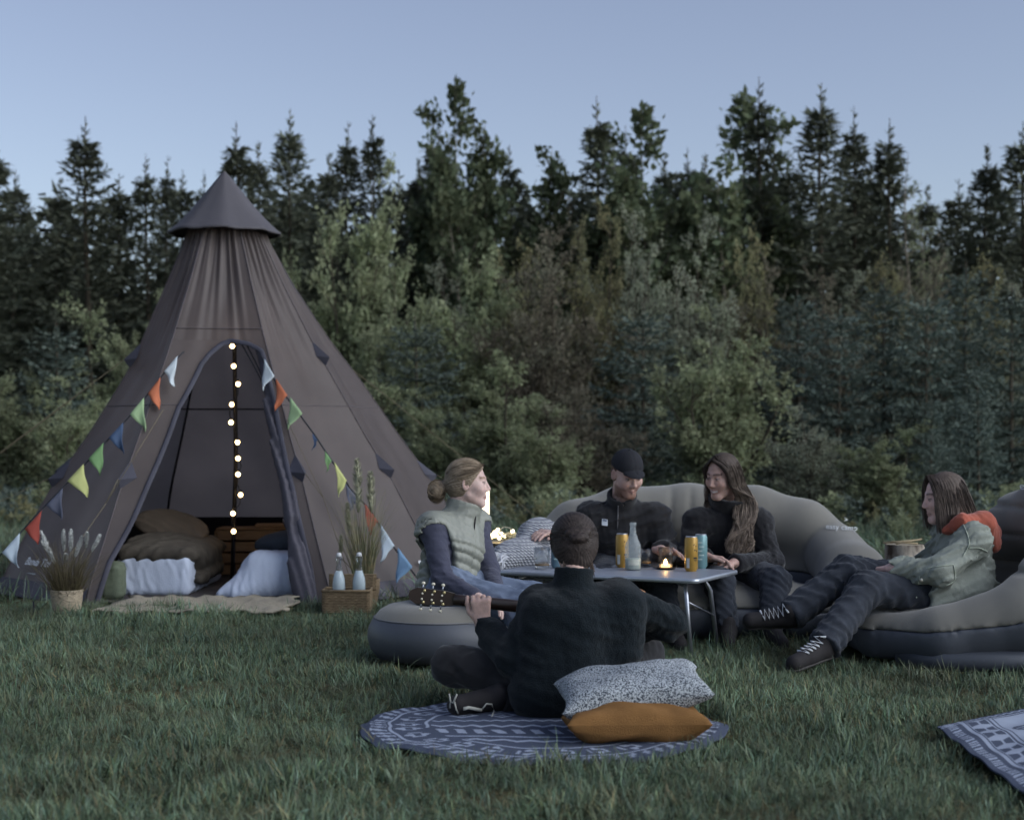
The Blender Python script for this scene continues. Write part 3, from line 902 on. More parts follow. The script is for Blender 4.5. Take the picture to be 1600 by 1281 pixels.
# weeds and seedlings along the wood edge
def weed_mesh(name, seed, H, R, m, n):
    r = np.random.default_rng(seed)
    st = max(3, int(n / 40)); C, D = [], []
    for i in range(st):
        a = r.uniform(0, 6.28); o = R * math.sqrt(r.random()); h = H * r.uniform(0.5, 1.0)
        for j in range(n // st):
            u = r.uniform(0.1, 1); C.append([math.cos(a) * o * (0.4 + 0.6 * u) + r.normal(0, 0.03), math.sin(a) * o * (0.4 + 0.6 * u) + r.normal(0, 0.03), h * u])
            b = r.uniform(0, 6.28); D.append([math.cos(b), math.sin(b), r.uniform(-0.1, 1.2)])
    V, F = diamonds(np.array(C), np.array(D), r.normal(0, 1, (len(C), 3)) + [0, 0, 1], r.uniform(0.05, 0.14, len(C)), r.uniform(0.01, 0.028, len(C)))
    me = bpy.data.meshes.new(name); me.from_pydata(V.tolist(), [], F.tolist()); me.materials.append(m)
    return bpy.data.objects.new(name, me)
weeds = bpy.data.collections.new('weeds')
for w in [weed_mesh('w0', 51, 0.6, 0.3, WILLOW_M, 260), weed_mesh('w1', 52, 0.45, 0.35, OLIVE_M, 240), weed_mesh('w2', 53, 0.8, 0.25, PALE_M, 260),
          weed_mesh('w3', 54, 0.5, 0.3, YOUNG_M, 260), weed_mesh('w4', 55, 0.65, 0.25, LARCH_M, 260)]: weeds.objects.link(w)
_n = 1900
yy = rng.uniform(16.5, 29, _n); xx = rng.uniform(-1, 1, _n) * (yy * 0.36 + 0.5)
kp = (rng.random(_n) < np.clip((yy - 15) / 9 + 0.25 * np.sin(xx * 1.3), 0.03, 1)) & (((xx > 0.5) | (yy > 20)))
xx, yy = xx[kp], yy[kp]
gn_scatter('undergrowth', weeds, np.stack([xx, yy, 0 * xx], 1), rng.uniform(0.4, 1.0, len(xx)), rng.choice([0, 0, 1, 3, 4, 3, 1], len(xx)), 'weeds and seedlings along the foot of the wood', 'undergrowth')

# ================================================================ tipi tent
FABRIC = mat('tent_fabric', srgb(118, 109, 107), 0.45, 0.10, 2.5, 0.12, 220, trans=0.6, spec=0.5)
BAND = mat('tent_dark_band', srgb(62, 62, 72), 0.7, 0.15, 6, 0.2, 150)
SEAM = mat('tent_seam', srgb(84, 78, 80), 0.8, 0.1)
DARKF = mat('tent_dark_fabric', srgb(78, 76, 84), 0.8, 0.15, 5, 0.2, 120)
FLOORM = mat('tent_floor', srgb(62, 58, 58), 0.9, 0.2, 5)
ROPE = mat('guy_rope', srgb(104, 96, 78), 0.85, 0.1)
CORD = mat('dark_cord', srgb(42, 44, 50), 0.8, 0.1)
WHITE_P = mat('white_print', srgb(208, 212, 216), 0.6, 0.05)

tf = math.radians(7)
FD = np.array([math.sin(tf), -math.cos(tf)]); RD = np.array([math.cos(tf), math.sin(tf)])
PZ = np.array([0.0, 0.19, 0.50, 0.83, 1.15, 1.48, 1.93, 2.40, 2.90])
PR = np.array([2.02, 1.93, 1.74, 1.55, 1.33, 1.12, 0.83, 0.56, 0.30])
TV = [(-25, 1.0), (25, 1.0), (60, 1.0), (100, 1.12), (145, 1.05), (-160, 1.05), (-112, 1.0), (-68, 0.89)]
def tr_(z): return np.interp(z, PZ, PR)
def tvert(i, z):
    th, m = TV[i % 8]; th = math.radians(th); mm = 1 + (m - 1) * min(1, max(0.2, (2.9 - z) / 1.2)) * (min(1, 0.35 + z) if m > 1 else 1)
    if th < -0.8: mm *= 1 - 0.09 * min(1, max(0, (z - 0.7) / 1.0))          # the left side is pulled in
    p = TENT_C + tr_(z) * mm * (math.sin(th) * RD + math.cos(th) * FD)
    return np.array([p[0], p[1], z])
tent = empty('tipi_tent', (TENT_C[0], TENT_C[1], 0), 0, 'grey-brown tipi tent with pointed cap, open arched door and bunting', 'tent')
zs = np.concatenate([np.linspace(0.0, 1.7, 22), np.linspace(1.75, 2.9, 22)])
def panel_pt(i, u, z, seed):
    a, b = tvert(i, z), tvert(i + 1, z)
    p = a + (b - a) * u
    c = np.array([TENT_C[0], TENT_C[1], z]); o = p - c; o[2] = 0; o /= np.linalg.norm(o)
    sag = -0.045 * math.sin(math.pi * u) * math.sin(math.pi * min(1, z / 2.9))
    g = np.clip((z - 1.6) / 1.25, 0, 1) ** 1.3
    rip = 0.020 * g * math.sin(u * 31 + seed * 3 + 1.5 * math.sin(u * 9)) + 0.010 * g * math.sin(u * 57 + seed)
    rip += 0.010 * math.sin(u * 6 + z * 3 + seed) * math.sin(math.pi * u) + 0.007 * math.sin(u * 14 - z * 7 + seed) * math.sin(math.pi * u)
    return p + o * (sag + rip * min(1, 6 * u, 6 * (1 - u)))
OZ = [0, 0.3, 0.57, 1.0, 1.4, 1.74, 1.82, 1.90, 1.926]
OL = [0.04, 0.05, 0.10, 0.155, 0.20, 0.33, 0.40, 0.52, 0.63]
RZ = [0, 0.3, 0.57, 1.0, 1.4, 1.74, 1.85, 1.91, 1.926]
OR = [0.94, 0.945, 0.94, 0.94, 0.955, 0.96, 0.95, 0.82, 0.64]
ZTOP = 1.926
for i in range(8):
    V, F = [], []
    if i != 0:
        nu = 40 if i in (1, 7) else 26
        us = np.linspace(0, 1, nu + 1)
        for z in zs:
            for u_ in us: V.append(panel_pt(i, u_, z, i))
        k = nu + 1
        F = [[r * k + c, r * k + c + 1, (r + 1) * k + c + 1, (r + 1) * k + c] for r in range(len(zs) - 1) for c in range(nu)]
    else:
        zl = np.concatenate([np.linspace(0, 1.7, 22), np.linspace(1.73, ZTOP, 14)])
        def strip(lo_f, hi_f, rows, nu):
            o = len(V); k = nu + 1
            for z in rows:
                for q in range(k): V.append(panel_pt(0, lo_f(z) + (hi_f(z) - lo_f(z)) * q / nu, z, 0))
            for r in range(len(rows) - 1):
                for c in range(nu): F.append([o + r * k + c, o + r * k + c + 1, o + (r + 1) * k + c + 1, o + (r + 1) * k + c])
        strip(lambda z: 0.0, lambda z: np.interp(z, OZ, OL), zl, 8)
        strip(lambda z: np.interp(z, RZ, OR), lambda z: 1.0, zl, 8)
        strip(lambda z: 0.0, lambda z: 1.0, np.linspace(ZTOP + 0.0005, 2.9, 24), 40)
    o = mesh_obj('front_panel' if i == 0 else 'wall_panel', V, F, FABRIC, tent)
    if i == 7: o['label'] = 'brown wall panel left of the door'
    if i == 1: o['label'] = 'wall panel right of the door'
for i in range(8):                                              # seams, outer ribs
    z2 = np.linspace(0, 2.88, 20)
    mesh_obj('seam', *tube([tvert(i, z) + 0.0015 * np.array([*(tvert(i, z)[:2] - TENT_C), 0]) for z in z2], 0.0055, 6), SEAM, tent)
for i in range(8):                                              # level stitched seam
    us = np.linspace(0, 1, 24)
    rngs = [(0, 1)] if i else [(0, np.interp(1.42, OZ, OL)), (np.interp(1.42, RZ, OR), 1)]
    for a, b in rngs:
        mesh_obj('cross_seam', *tube([panel_pt(i, a + (b - a) * q, 1.42, i) + np.append((panel_pt(i, .5, 1.42, i)[:2] - TENT_C) * 0.0005, 0) for q in us], 0.0045, 5), SEAM, tent)
mesh_obj('cross_seam', *tube([panel_pt(0, q, 2.02, 0) + [0, -0.004, 0] for q in np.linspace(0, 1, 40)], 0.005, 5), SEAM, tent)
# door edge band
zl = np.concatenate([np.linspace(0, 1.7, 24), np.linspace(1.74, ZTOP, 10)])
pl = [panel_pt(0, np.interp(z, OZ, OL), z, 0) for z in zl] + [panel_pt(0, np.interp(z, RZ, OR), z, 0) for z in zl[::-1]]
pl = np.array(pl); pl[:, :2] += FD * 0.006
Vb, Fb = [], []
cen = np.array([TENT_C[0] + 0.02, 0, 1.0])
for i, p in enumerate(pl):                                      # flat dark band following the opening
    d = pl[min(i + 1, len(pl) - 1)] - pl[max(i - 1, 0)]; d /= np.linalg.norm(d)
    nrm = np.append(FD, 0.45); nrm /= np.linalg.norm(nrm)
    s = np.cross(d, nrm); s /= np.linalg.norm(s)
    for q, w in ((-0.026, 0.000), (-0.022, 0.006), (0.004, 0.010), (0.012, 0.004), (0.010, -0.006)):
        Vb.append(p - s * q * 1.0 + nrm * w)
Fb = [[i * 5 + j, i * 5 + j + 1, (i + 1) * 5 + j + 1, (i + 1) * 5 + j] for i in range(len(pl) - 1) for j in range(4)]
mesh_obj('door_band', Vb, Fb, BAND, tent)
# tied-back door flap on the right
fz = np.linspace(1.86, 0.02, 24)
fp, fr = [], []
for z in fz:
    p = panel_pt(0, np.interp(z, RZ, OR) - 0.035 - 0.012 * math.sin(z * 6), z, 0); p[:2] -= FD * 0.05
    fp.append(p); fr.append(0.018 + 0.05 * np.interp(z, [0, 0.35, 0.47, 0.55, 0.9, 1.86], [1.35, 1.1, 0.25, 0.9, 0.6, 0.15]))
flapf = chain(fp, fr, 0.03)
ff = lambda P: flapf(P) + 0.010 * np.sin(P[:, 0] * 95 + P[:, 1] * 60 + 2 * np.sin(P[:, 2] * 5))
sdf_obj('door_flap', ff, np.min(fp, 0) - 0.12, np.max(fp, 0) + 0.12, 0.014, DARKF, tent)
for k, off in enumerate((0.0, 0.05)):
    a = panel_pt(0, 0.80 - off, 1.90, 0) - np.append(FD * 0.05, 0); b = panel_pt(0, 0.93, 1.35, 0) - np.append(FD * 0.07, 0)
    mesh_obj('flap_cord', *tube([a + (b - a) * t + [0.03 * math.sin(3.14 * t), 0, -0.02 * math.sin(3.14 * t)] for t in np.linspace(0, 1, 10)], 0.006, 5), CORD, tent)
# cap
cp = [(0.010, 3.35), (0.05, 3.305), (0.12, 3.215), (0.20, 3.113), (0.29, 3.006), (0.37, 2.92), (0.43, 2.865), (0.452, 2.85), (0.45, 2.835), (0.43, 2.835)]
V, F = lathe(cp, 64, (TENT_C[0], TENT_C[1], 0), False)
ang = np.arctan2(V[:, 1] - TENT_C[1], V[:, 0] - TENT_C[0]); rr = np.hypot(V[:, 0] - TENT_C[0], V[:, 1] - TENT_C[1])
V[:, 2] += 0.004 * np.sin(ang * 8 + 1) * rr / 0.4 + 0.002 * np.sin(ang * 17) * rr / 0.4
V[:, :2] += (V[:, :2] - TENT_C) * (0.018 * np.sin(ang * 8 + 0.4))[:, None]
o = mesh_obj('cap', V, F, mat('cap_fabric', srgb(80, 78, 83), 0.75, 0.08, 3, 0.15, 200, spec=0.2), tent); o['label'] = 'pointed grey rain cap at the top of the tent'
mesh_obj('tip', *sphere((TENT_C[0], TENT_C[1], 3.345), (0.014, 0.014, 0.012)), SEAM, tent)
# floor, back skirt
fv = [tvert(i, 0.0) * [1, 1, 0] + [0, 0, 0.02] for i in range(8)]
mesh_obj('groundsheet', fv, [list(range(8))], FLOORM, tent)
V, F = [], []
for z in (0.02, 0.44):
    for i in (2, 3, 4, 5, 6, 7):
        p = tvert(i, z); p[:2] = TENT_C + (p[:2] - TENT_C) * 0.955; V.append(p)
F = [[i, i + 1, i + 7, i + 6] for i in range(5)]
mesh_obj('inner_skirt', V, F, mat('skirt', srgb(34, 34, 38), 0.9, 0.1), tent, smooth=False)
for i in (3, 4, 5, 6):                                          # dark webbing along the inside of the back seams
    mesh_obj('inner_webbing', *tube([np.append(TENT_C + (tvert(i, z)[:2] - TENT_C) * 0.982, z) for z in np.linspace(0.44, 2.6, 14)], 0.010, 6), CORD, tent)
for i in (2, 3, 4, 5, 6):
    pts_ = [panel_pt(i, q, 1.42, i) for q in np.linspace(0, 1, 18)]
    mesh_obj('inner_webbing', *tube([np.append(TENT_C + (q[:2] - TENT_C) * 0.978, 1.42) for q in pts_], 0.007, 6), CORD, tent)
# hem flap on the front left base (dark band with grommets)
for i in (7, 1, 2):
    V = []; n = 14
    for z in (-0.01, 0.11):
        for q in range(n):
            p = panel_pt(i, q / (n - 1), max(z, 0), i); p[:2] = TENT_C + (p[:2] - TENT_C) * (1.012 if z > 0 else 1.02); p[2] = z; V.append(p)
    mesh_obj('hem', V, [[q, q + 1, n + q + 1, n + q] for q in range(n - 1)], DARKF, tent)

# guy points: dark triangular pull-outs, ropes
def guy_point(i, z, size=0.13):
    p = tvert(i, z); o = np.append(p[:2] - TENT_C, 0); o /= np.linalg.norm(o)
    tip = p + o * 0.085 + [0, 0, -0.01]
    a, b = tvert(i, z + size), tvert(i, z - size * 0.6)
    u1 = panel_pt((i - 1) % 8, 0.93, z, 0); u2 = panel_pt(i % 8, 0.07, z, 0)
    V = [a, b, u1 + o * 0.006, u2 + o * 0.006, tip]
    mesh_obj('guy_point', V, [[0, 2, 4], [0, 4, 3], [1, 4, 2], [1, 3, 4]], BAND, tent, smooth=False)
    return tip
def rope(pts, r=0.004, m=None, nm='guy_rope'):
    mesh_obj(nm, *tube(pts, r * 0.62, 5), m or ROPE, tent)
def peg(p):
    mesh_obj('peg', *tube([np.array(p) + [0, 0, 0.05], np.array(p) + [0.01, 0, -0.1]], 0.006, 6), CORD, tent)
g = {}
for i, z in ((0, 0.88), (1, 0.92), (2, 0.93), (7, 0.86), (2, 1.82), (7, 1.80), (3, 0.86), (6, 0.9)): g[(i, z)] = guy_point(i, z)
mid = W(165, 787, 11.35); e0 = W(52, 957, 10.62); e0[2] = 0.03
rope([g[(0, 0.88)], mid], 0.005); rope([W(255, 640, 11.75), mid], 0.004); rope([mid, e0], 0.004); peg(e0)
mid = W(505, 777, 11.45); e0 = W(560, 935, 11.0); e0[2] = 0.02
rope([g[(1, 0.92)], mid], 0.004); rope([W(448, 655, 11.85), mid], 0.0035); rope([mid, e0], 0.004); peg(e0)
e0 = np.array([-5.6, 13.2, 0.02]); rope([g[(7, 1.80)], e0], 0.005); peg(e0)
e1 = np.array([-5.45, 12.6, 0.02]); rope([g[(7, 1.80)], e1], 0.005); peg(e1)
rope([g[(7, 0.86)], e1], 0.004)
e2 = np.array([0.75, 14.3, 0.02]); rope([tvert(3, 1.75), W(620, 632, 13.9), e2], 0.005); peg(e2); rope([g[(3, 0.86)], e2], 0.004)

# printed names on the fabric
def unit0(v): return np.asarray(v, float) / np.linalg.norm(v)
def panel_frame(i, u, z):
    p = panel_pt(i, u, z, i); rgt = panel_pt(i, min(1, u + 0.05), z, i) - panel_pt(i, max(0, u - 0.05), z, i); up = panel_pt(i, u, z + 0.08, i) - panel_pt(i, u, z - 0.0, i)
    return p, rgt, up
p, rg, up = panel_frame(7, 0.22, 0.205)
text_mesh('Bands Tipi', 0.085, p, rg, up, WHITE_P, tent, 'lettering', 0.25, 0.03, 0.0015)
r1 = unit0(rg); q0 = p - np.array([0.0, 0, 0.06]) + np.array([*FD, 0]) * 0.035
mesh_obj('printed_line', [q0, q0 + r1 * 0.13, q0 + r1 * 0.13 + [0, 0, 0.014], q0 + [0, 0, 0.014]], [[0, 1, 2, 3]], WHITE_P, tent, smooth=False)
p, rg, up = panel_frame(1, 0.82, 0.19)
text_mesh('easy camp', 0.075, p, rg, up, WHITE_P, tent, 'lettering', 0.0, 0.03, 0.001)

# centre pole with a string of bulbs
px_, py_ = -2.20, 12.62
pole = mesh_obj('tent_pole', *tube([(px_ - 0.03, py_, 0.02), (px_, py_, 1.0), (px_ - 0.04, py_ + 0.12, 2.6)], 0.017, 8), mat('pole_dark', srgb(36, 34, 34), 0.5, 0.2))
tag(pole, 'dark centre pole standing inside the tent behind the bulbs', 'pole')
BULB = emit_mat('warm_bulb', (1.0, 0.68, 0.32), 5.0)
garl = empty('bulb_string', (px_, py_ - 0.05, 0.02), 0, 'string of small warm bulbs wound around the tent pole', 'string lights')
bp_ = [W(a, b, 12.56) for a, b in [(363, 541), (365, 572), (372, 600), (362, 632), (361, 660), (371, 691), (372, 716), (372, 741), (376, 773), (364, 802), (365, 830)]]
path = []
for i, p in enumerate(bp_):
    path.append(p + [0, 0.012, 0.012])
    if i + 1 < len(bp_): path.append((p + bp_[i + 1]) / 2 + [0.02 * (-1) ** i, 0.03, 0])
path += [W(366, 870, 12.56), W(369, 905, 12.56), W(366, 925, 12.5) * [1, 1, 0] + [0, 0, 0.03]]
mesh_obj('cable', *tube(path, 0.004, 5), CORD, garl)
for p in bp_:
    b = mesh_obj('bulb', *sphere(p, 0.0185, 14, 10), BULB, garl)
    mesh_obj('socket', *tube([p + [0, 0.010, 0.018], p + [0, 0.016, 0.034]], 0.009, 8), CORD, b, world_space=True)

# ================================================================ bunting
def pennant(top, w, h, c, parent, sw, tilt):
    m = mat('pennant_%d_%d_%d' % c, srgb(*c), 0.8, 0.08, 8, 0.1, 200, trans=0.2)
    V, F = [], []; n, k = 5, 7; w = w * 1.3; h = h * 0.85
    d = np.array([tilt[0], tilt[1], tilt[2]], float); d /= np.linalg.norm(d)
    for j in range(k + 1):
        v = j / k; ww = w * (1 - v) + 0.002
        for i in range(n + 1):
            u_ = i / n - 0.5
            p = np.array(top) + d * u_ * ww * (1 - 0.1 * v) + np.array([sw * v * h * 0.5, 0, -v * h])
            p[1] += 0.022 * math.sin(u_ * 3.0 + v * 4 + sw * 9) * v - 0.03 * v
            p[0] += 0.012 * math.sin(v * 7 + sw * 20) * v
            V.append(p)
    F = [[j * (n + 1) + i, j * (n + 1) + i + 1, (j + 1) * (n + 1) + i + 1, (j + 1) * (n + 1) + i] for j in range(k) for i in range(n)]
    o = mesh_obj('pennant', V, F, m, parent); o.modifiers.new('thickness', 'SOLIDIFY').thickness = 0.002
    return o
LB, ORG, LG, BL, GR, YL, GB, RE, WH = (196, 206, 212), (184, 110, 80), (158, 184, 142), (68, 86, 114), (112, 146, 100), (190, 194, 130), (86, 90, 106), (150, 72, 62), (184, 198, 210)
def bunting(pts, flags, Yf, label):
    b = empty('bunting', W(*pts[0], Yf(pts[0][0])) * [1, 1, 0], 0, label, 'bunting', 'bunting on the front of the tent')
    sp = [W(x, y, Yf(x)) for x, y in pts]
    mesh_obj('string', *tube(sp, 0.006, 6), CORD, b)
    for k, (x, y, c, w, h, sw) in enumerate(flags):
        i = int(np.argmin([abs(q[0] - x) for q in pts])); j0, j1 = max(0, i - 1), min(len(sp) - 1, i + 1)
        t = sp[j1] - sp[j0]; t = t if t[0] > 0 else -t
        pennant(W(x, y, Yf(x) - 0.02), w, h, c, b, sw, t)
YL_ = lambda x: np.interp(x, [-30, 20, 150, 290], [11.35, 11.42, 11.68, 12.02])
bunting([(288, 549), (268, 568), (241, 603), (217, 634), (183, 672), (152, 704), (122, 737), (88, 772), (53, 808), (20, 846), (-30, 900)],
        [(267, 568, LB, .12, .205, .3), (241, 602, ORG, .12, .215, .42), (214, 634, LG, .125, .225, .75), (181, 672, BL, .12, .205, .7), (150, 704, GR, .125, .215, .5),
         (118, 738, YL, .13, .215, 1.1), (85, 776, GB, .13, .20, .75), (52, 812, RE, .135, .205, .42), (17, 848, WH, .14, .205, .65)], YL_,
        'colourful pennant bunting sloping down the left side of the tent door')
YR_ = lambda x: np.interp(x, [405, 437, 513, 600, 690], [12.1, 11.98, 11.74, 11.76, 11.78])
bunting([(408, 556), (420, 578), (437, 606), (458, 634), (492, 680), (513, 712), (530, 736), (548, 764), (580, 798), (602, 836), (628, 872), (650, 900), (690, 950)],
        [(421, 574, LB, .13, .21, -.6), (440, 604, ORG, .13, .215, -.4), (463, 633, LG, .13, .215, -.65), (492, 682, BL, .05, .12, -.1), (513, 712, GR, .07, .14, -.2),
         (532, 736, YL, .125, .225, -.05), (550, 768, GB, .12, .17, -.2), (580, 800, RE, .125, .215, -.2), (606, 836, WH, .14, .235, -.5), (633, 870, (122, 156, 190), .14, .225, -.65)], YR_,
        'colourful pennant bunting sloping down the right side of the tent door')

# ================================================================ inside the tent
SHEET = mat('bed_sheet', srgb(182, 191, 208), 0.85, 0.06, 8, 0.25, 120)
DUVET = mat('brown_duvet', srgb(70, 65, 58), 0.9, 0.15, 6, 0.2, 120)
OLIVE = mat('olive_cloth', srgb(92, 100, 84), 0.9, 0.15, 8, 0.3, 100)
DARKP = mat('dark_pillow', srgb(60, 66, 74), 0.9, 0.15, 6, 0.2, 120)
def cloth(f, amp, k, seed, d=None): return lambda P: f(P) + folds(P, amp, k, seed, d)
bed = empty('camp_bed', (-2.56, 12.3, 0.02), 0, 'low camp bed with brown duvet over pale sheet, left in the tent', 'bed')
sdf_obj('sheet', cloth(rbox((-2.63, 12.25, 0.16), (0.27, 0.64, 0.15), 0.05), 0.016, 24, 3, (1, 0, 0)), (-2.95, 11.58, 0.0), (-2.3, 12.92, 0.4), 0.012, SHEET, bed)
dv = union(rbox((-2.64, 12.22, 0.32), (0.27, 0.62, 0.06), 0.055), cap((-2.37, 11.72, 0.30), (-2.36, 12.7, 0.30), 0.06), cap((-2.335, 11.80, 0.12), (-2.34, 12.6, 0.14), 0.045), cap((-2.36, 11.85, 0.25), (-2.36, 12.6, 0.22), 0.05), ell((-2.68, 12.15, 0.37), (0.24, 0.42, 0.07)), k=0.06)
sdf_obj('duvet', cloth(dv, 0.022, 17, 8, (0, .6, .6)), (-2.95, 11.5, 0.0), (-2.1, 13.05, 0.62), 0.014, DUVET, bed)
pil = sdf_obj('brown_pillow', cloth(ell((-2.70, 12.55, 0.47), (0.30, 0.22, 0.07), roty(0.22) @ rotx(0.45)), 0.016, 22, 5), (-3.05, 12.3, 0.25), (-2.15, 13, 0.95), 0.013, mat('brown_pillow', srgb(82, 73, 63), 0.9, 0.12, 6, 0.2, 120))
tag(pil, 'brown pillow leaning on the left camp bed', 'pillow')
bag = sdf_obj('olive_cushion', cloth(rbox((-2.86, 11.36, 0.15), (0.085, 0.09, 0.14), 0.06), 0.010, 34, 4), (-3.05, 11.2, -0.01), (-2.7, 11.5, 0.33), 0.010, OLIVE)
tag(bag, 'olive green cushion standing at the left foot of the door', 'cushion')
bed2 = empty('camp_bed', (-1.75, 12.3, 0.02), 0, 'low camp bed under a pale blue sheet, right in the tent', 'bed')
b2 = union(rbox((-1.62, 12.2, 0.17), (0.33, 0.62, 0.15), 0.08), cap((-1.85, 11.72, 0.17), (-2.13, 11.55, 0.03), 0.12, 0.03), cap((-1.6, 11.7, 0.14), (-2.0, 11.52, 0.03), 0.12, 0.035), k=0.14)
sdf_obj('sheet', cloth(b2, 0.011, 24, 11, (1, 0, .3)), (-2.3, 11.4, 0.0), (-1.2, 12.9, 0.4), 0.012, SHEET, bed2)
p2 = sdf_obj('dark_pillow', cloth(ell((-1.72, 12.15, 0.38), (0.26, 0.17, 0.085), roty(-0.12)), 0.012, 26, 6), (-2.1, 11.9, 0.2), (-1.4, 12.4, 0.55), 0.012, DARKP)
tag(p2, 'dark grey pillow lying on the right bed', 'pillow')
p3 = sdf_obj('dark_cushion', cloth(ell((-1.62, 12.62, 0.50), (0.20, 0.10, 0.16), rotx(-0.3)), 0.012, 26, 16), (-1.95, 12.4, 0.25), (-1.3, 12.9, 0.75), 0.013, DARKP)
tag(p3, 'round dark cushion propped up behind the right bed', 'cushion')
WOOD = mat('crate_wood', srgb(146, 116, 84), 0.85, 0.25, 7, 0.3, 40, stretch=(1, 6, 6), c2=srgb(120, 92, 64))
crate = empty('wooden_crate', (-2.13, 13.3, 0.02), 0, 'slatted wooden crate used as a table at the back of the tent', 'crate')
for k in range(4):
    mesh_obj('slat', *box((-2.13, 13.15, 0.075 + k * 0.095), (0.64, 0.016, 0.078), rotx(0.02 * (k - 1.5)), 0.004), WOOD, crate, smooth=False)
    mesh_obj('slat', *box((-2.13, 13.47, 0.075 + k * 0.095), (0.64, 0.016, 0.078), None, 0.004), WOOD, crate, smooth=False)
    for s in (-1, 1): mesh_obj('slat', *box((-2.13 + s * 0.335, 13.31, 0.075 + k * 0.095), (0.016, 0.30, 0.078), None, 0.004), WOOD, crate, smooth=False)
for sx in (-1, 1):
    for sy in (-1, 1): mesh_obj('post', *box((-2.13 + sx * 0.30, 13.31 + sy * 0.135, 0.21), (0.035, 0.035, 0.38), None, 0.004), WOOD, crate, smooth=False)
for k in range(3): mesh_obj('slat', *box((-2.13, 13.20 + k * 0.105, 0.412), (0.66, 0.095, 0.014), None, 0.004), WOOD, crate, smooth=False)
brd = mesh_obj('wooden_tray', *box((-1.97, 13.3, 0.435), (0.36, 0.24, 0.028), rotz(0.1), 0.006), WOOD, smooth=False); tag(brd, 'flat reddish wooden tray on top of the crate', 'tray')
tin = mesh_obj('small_tin', *lathe([(0.045, 0), (0.047, 0.01), (0.047, 0.035), (0.04, 0.04), (0.0, 0.04)], 20, (-1.88, 13.3, 0.450)), mat('tin', (0.6, 0.6, 0.6), 0.3, 0.1, metal=1.0)); tag(tin, 'small shiny tin standing on the wooden tray', 'tin')
# door mat of rough cloth
n1, n2 = 40, 16; V = []
for i in range(n1):
    for j in range(n2):
        x = -2.72 + 1.22 * i / (n1 - 1); y = 10.35 + 0.95 * j / (n2 - 1)
        y += 0.02 * math.sin(i * 0.5) * (1 - j / (n2 - 1)); x += 0.04 * math.sin(j * 0.8 + 1) * (2 * i / (n1 - 1) - 1)
        V.append((x, y, 0.045 + 0.008 * math.sin(i * 0.7 + j * 0.5) + 0.006 * math.sin(i * 1.7 - j)))
mt = mesh_obj('burlap_mat', V, [[i * n2 + j, (i + 1) * n2 + j, (i + 1) * n2 + j + 1, i * n2 + j + 1] for i in range(n1 - 1) for j in range(n2 - 1)], mat('burlap', srgb(150, 142, 126), 0.95, 0.12, 30, 0.5, 200))
mt.modifiers.new('thickness', 'SOLIDIFY').thickness = 0.012
tag(mt, 'beige burlap mat on the grass before the tent door', 'mat')

# ================================================================ plants and baskets by the door
WICK = mat('wicker', srgb(120, 104, 82), 0.85, 0.25, 40, 0.4, 120, stretch=(1, 1, 2))
def woven(V, c, rows=70, cols=60, amp=0.004):
    a = np.arctan2(V[:, 1] - c[1], V[:, 0] - c[0]); o = V[:, :2] - np.array(c[:2]); o /= (np.linalg.norm(o, axis=1, keepdims=True) + 1e-6)
    V[:, :2] += o * (amp * np.sin(V[:, 2] * rows * 6.28) * np.sign(np.sin(a * cols / 2)))[:, None]
    return V
pot = empty('grass_basket', (-2.985, 10.62, 0), 0, 'straw basket with brown ornamental grass and white plumes left of the door', 'potted plant')
V, F = lathe([(0.085, 0.0)] + [(0.088 + 0.02 * t, 0.005 + 0.15 * t) for t in np.linspace(0, 1, 28)] + [(0.104, 0.158), (0.096, 0.15), (0.09, 0.10)], 72, (-2.985, 10.62, 0), False)
mesh_obj('basket', woven(V, (-2.985, 10.62), 55, 36, 0.004), F, mat('straw_basket', srgb(158, 146, 126), 0.9, 0.25, 30, 0.4, 100, stretch=(1, 1, 4)), pot)
mesh_obj('soil', *lathe([(0.098, 0.12), (0.0, 0.125)], 24, (-2.985, 10.62, 0)), mat('soil', srgb(52, 44, 36), 0.95, 0.2), pot)
def blades(n, c, r0, h0, h1, spread, wid, seed, droop=0.5, down=0.0):
    r = np.random.default_rng(seed); V, F = [], []
    for i in range(n):
        a = r.uniform(0, 6.28); q = r0 * math.sqrt(r.random()); p = np.array([c[0] + math.cos(a) * q, c[1] + math.sin(a) * q, c[2]])
        az = a + r.normal(0, 0.6); h = r.uniform(h0, h1); th = abs(r.normal(0, spread)); s = np.array([-math.sin(az), math.cos(az), 0]); d = np.array([math.cos(az), math.sin(az), 0])
        tw = r.uniform(0, 3.14); s = s * math.cos(tw) + d * math.sin(tw)
        o = len(V); k = 6; dr = r.uniform(0, droop)
        for j in range(k + 1):
            u_ = j / k; w = wid * (1 - u_ * 0.85)
            V += [p - s * w / 2, p + s * w / 2]
            th += dr * 0.25 * u_ * 1.5
            p = p + (d * math.sin(th) + np.array([0, 0, math.cos(th)])) * h / k
        F += [[o + 2 * j, o + 2 * j + 1, o + 2 * j + 3, o + 2 * j + 2] for j in range(k)]
    return np.array(V), F
mesh_obj('leaves', *blades(700, (-2.985, 10.62, 0.10), 0.085, 0.20, 0.44, 0.42, 0.004, 61, 0.9), mat('brown_grass', srgb(96, 90, 64), 0.8, 0.3, 30, c2=srgb(72, 62, 50)), pot)
PLUME = mat('white_plume', srgb(196, 198, 196), 0.95, 0.12, 40, 0.6, 150)
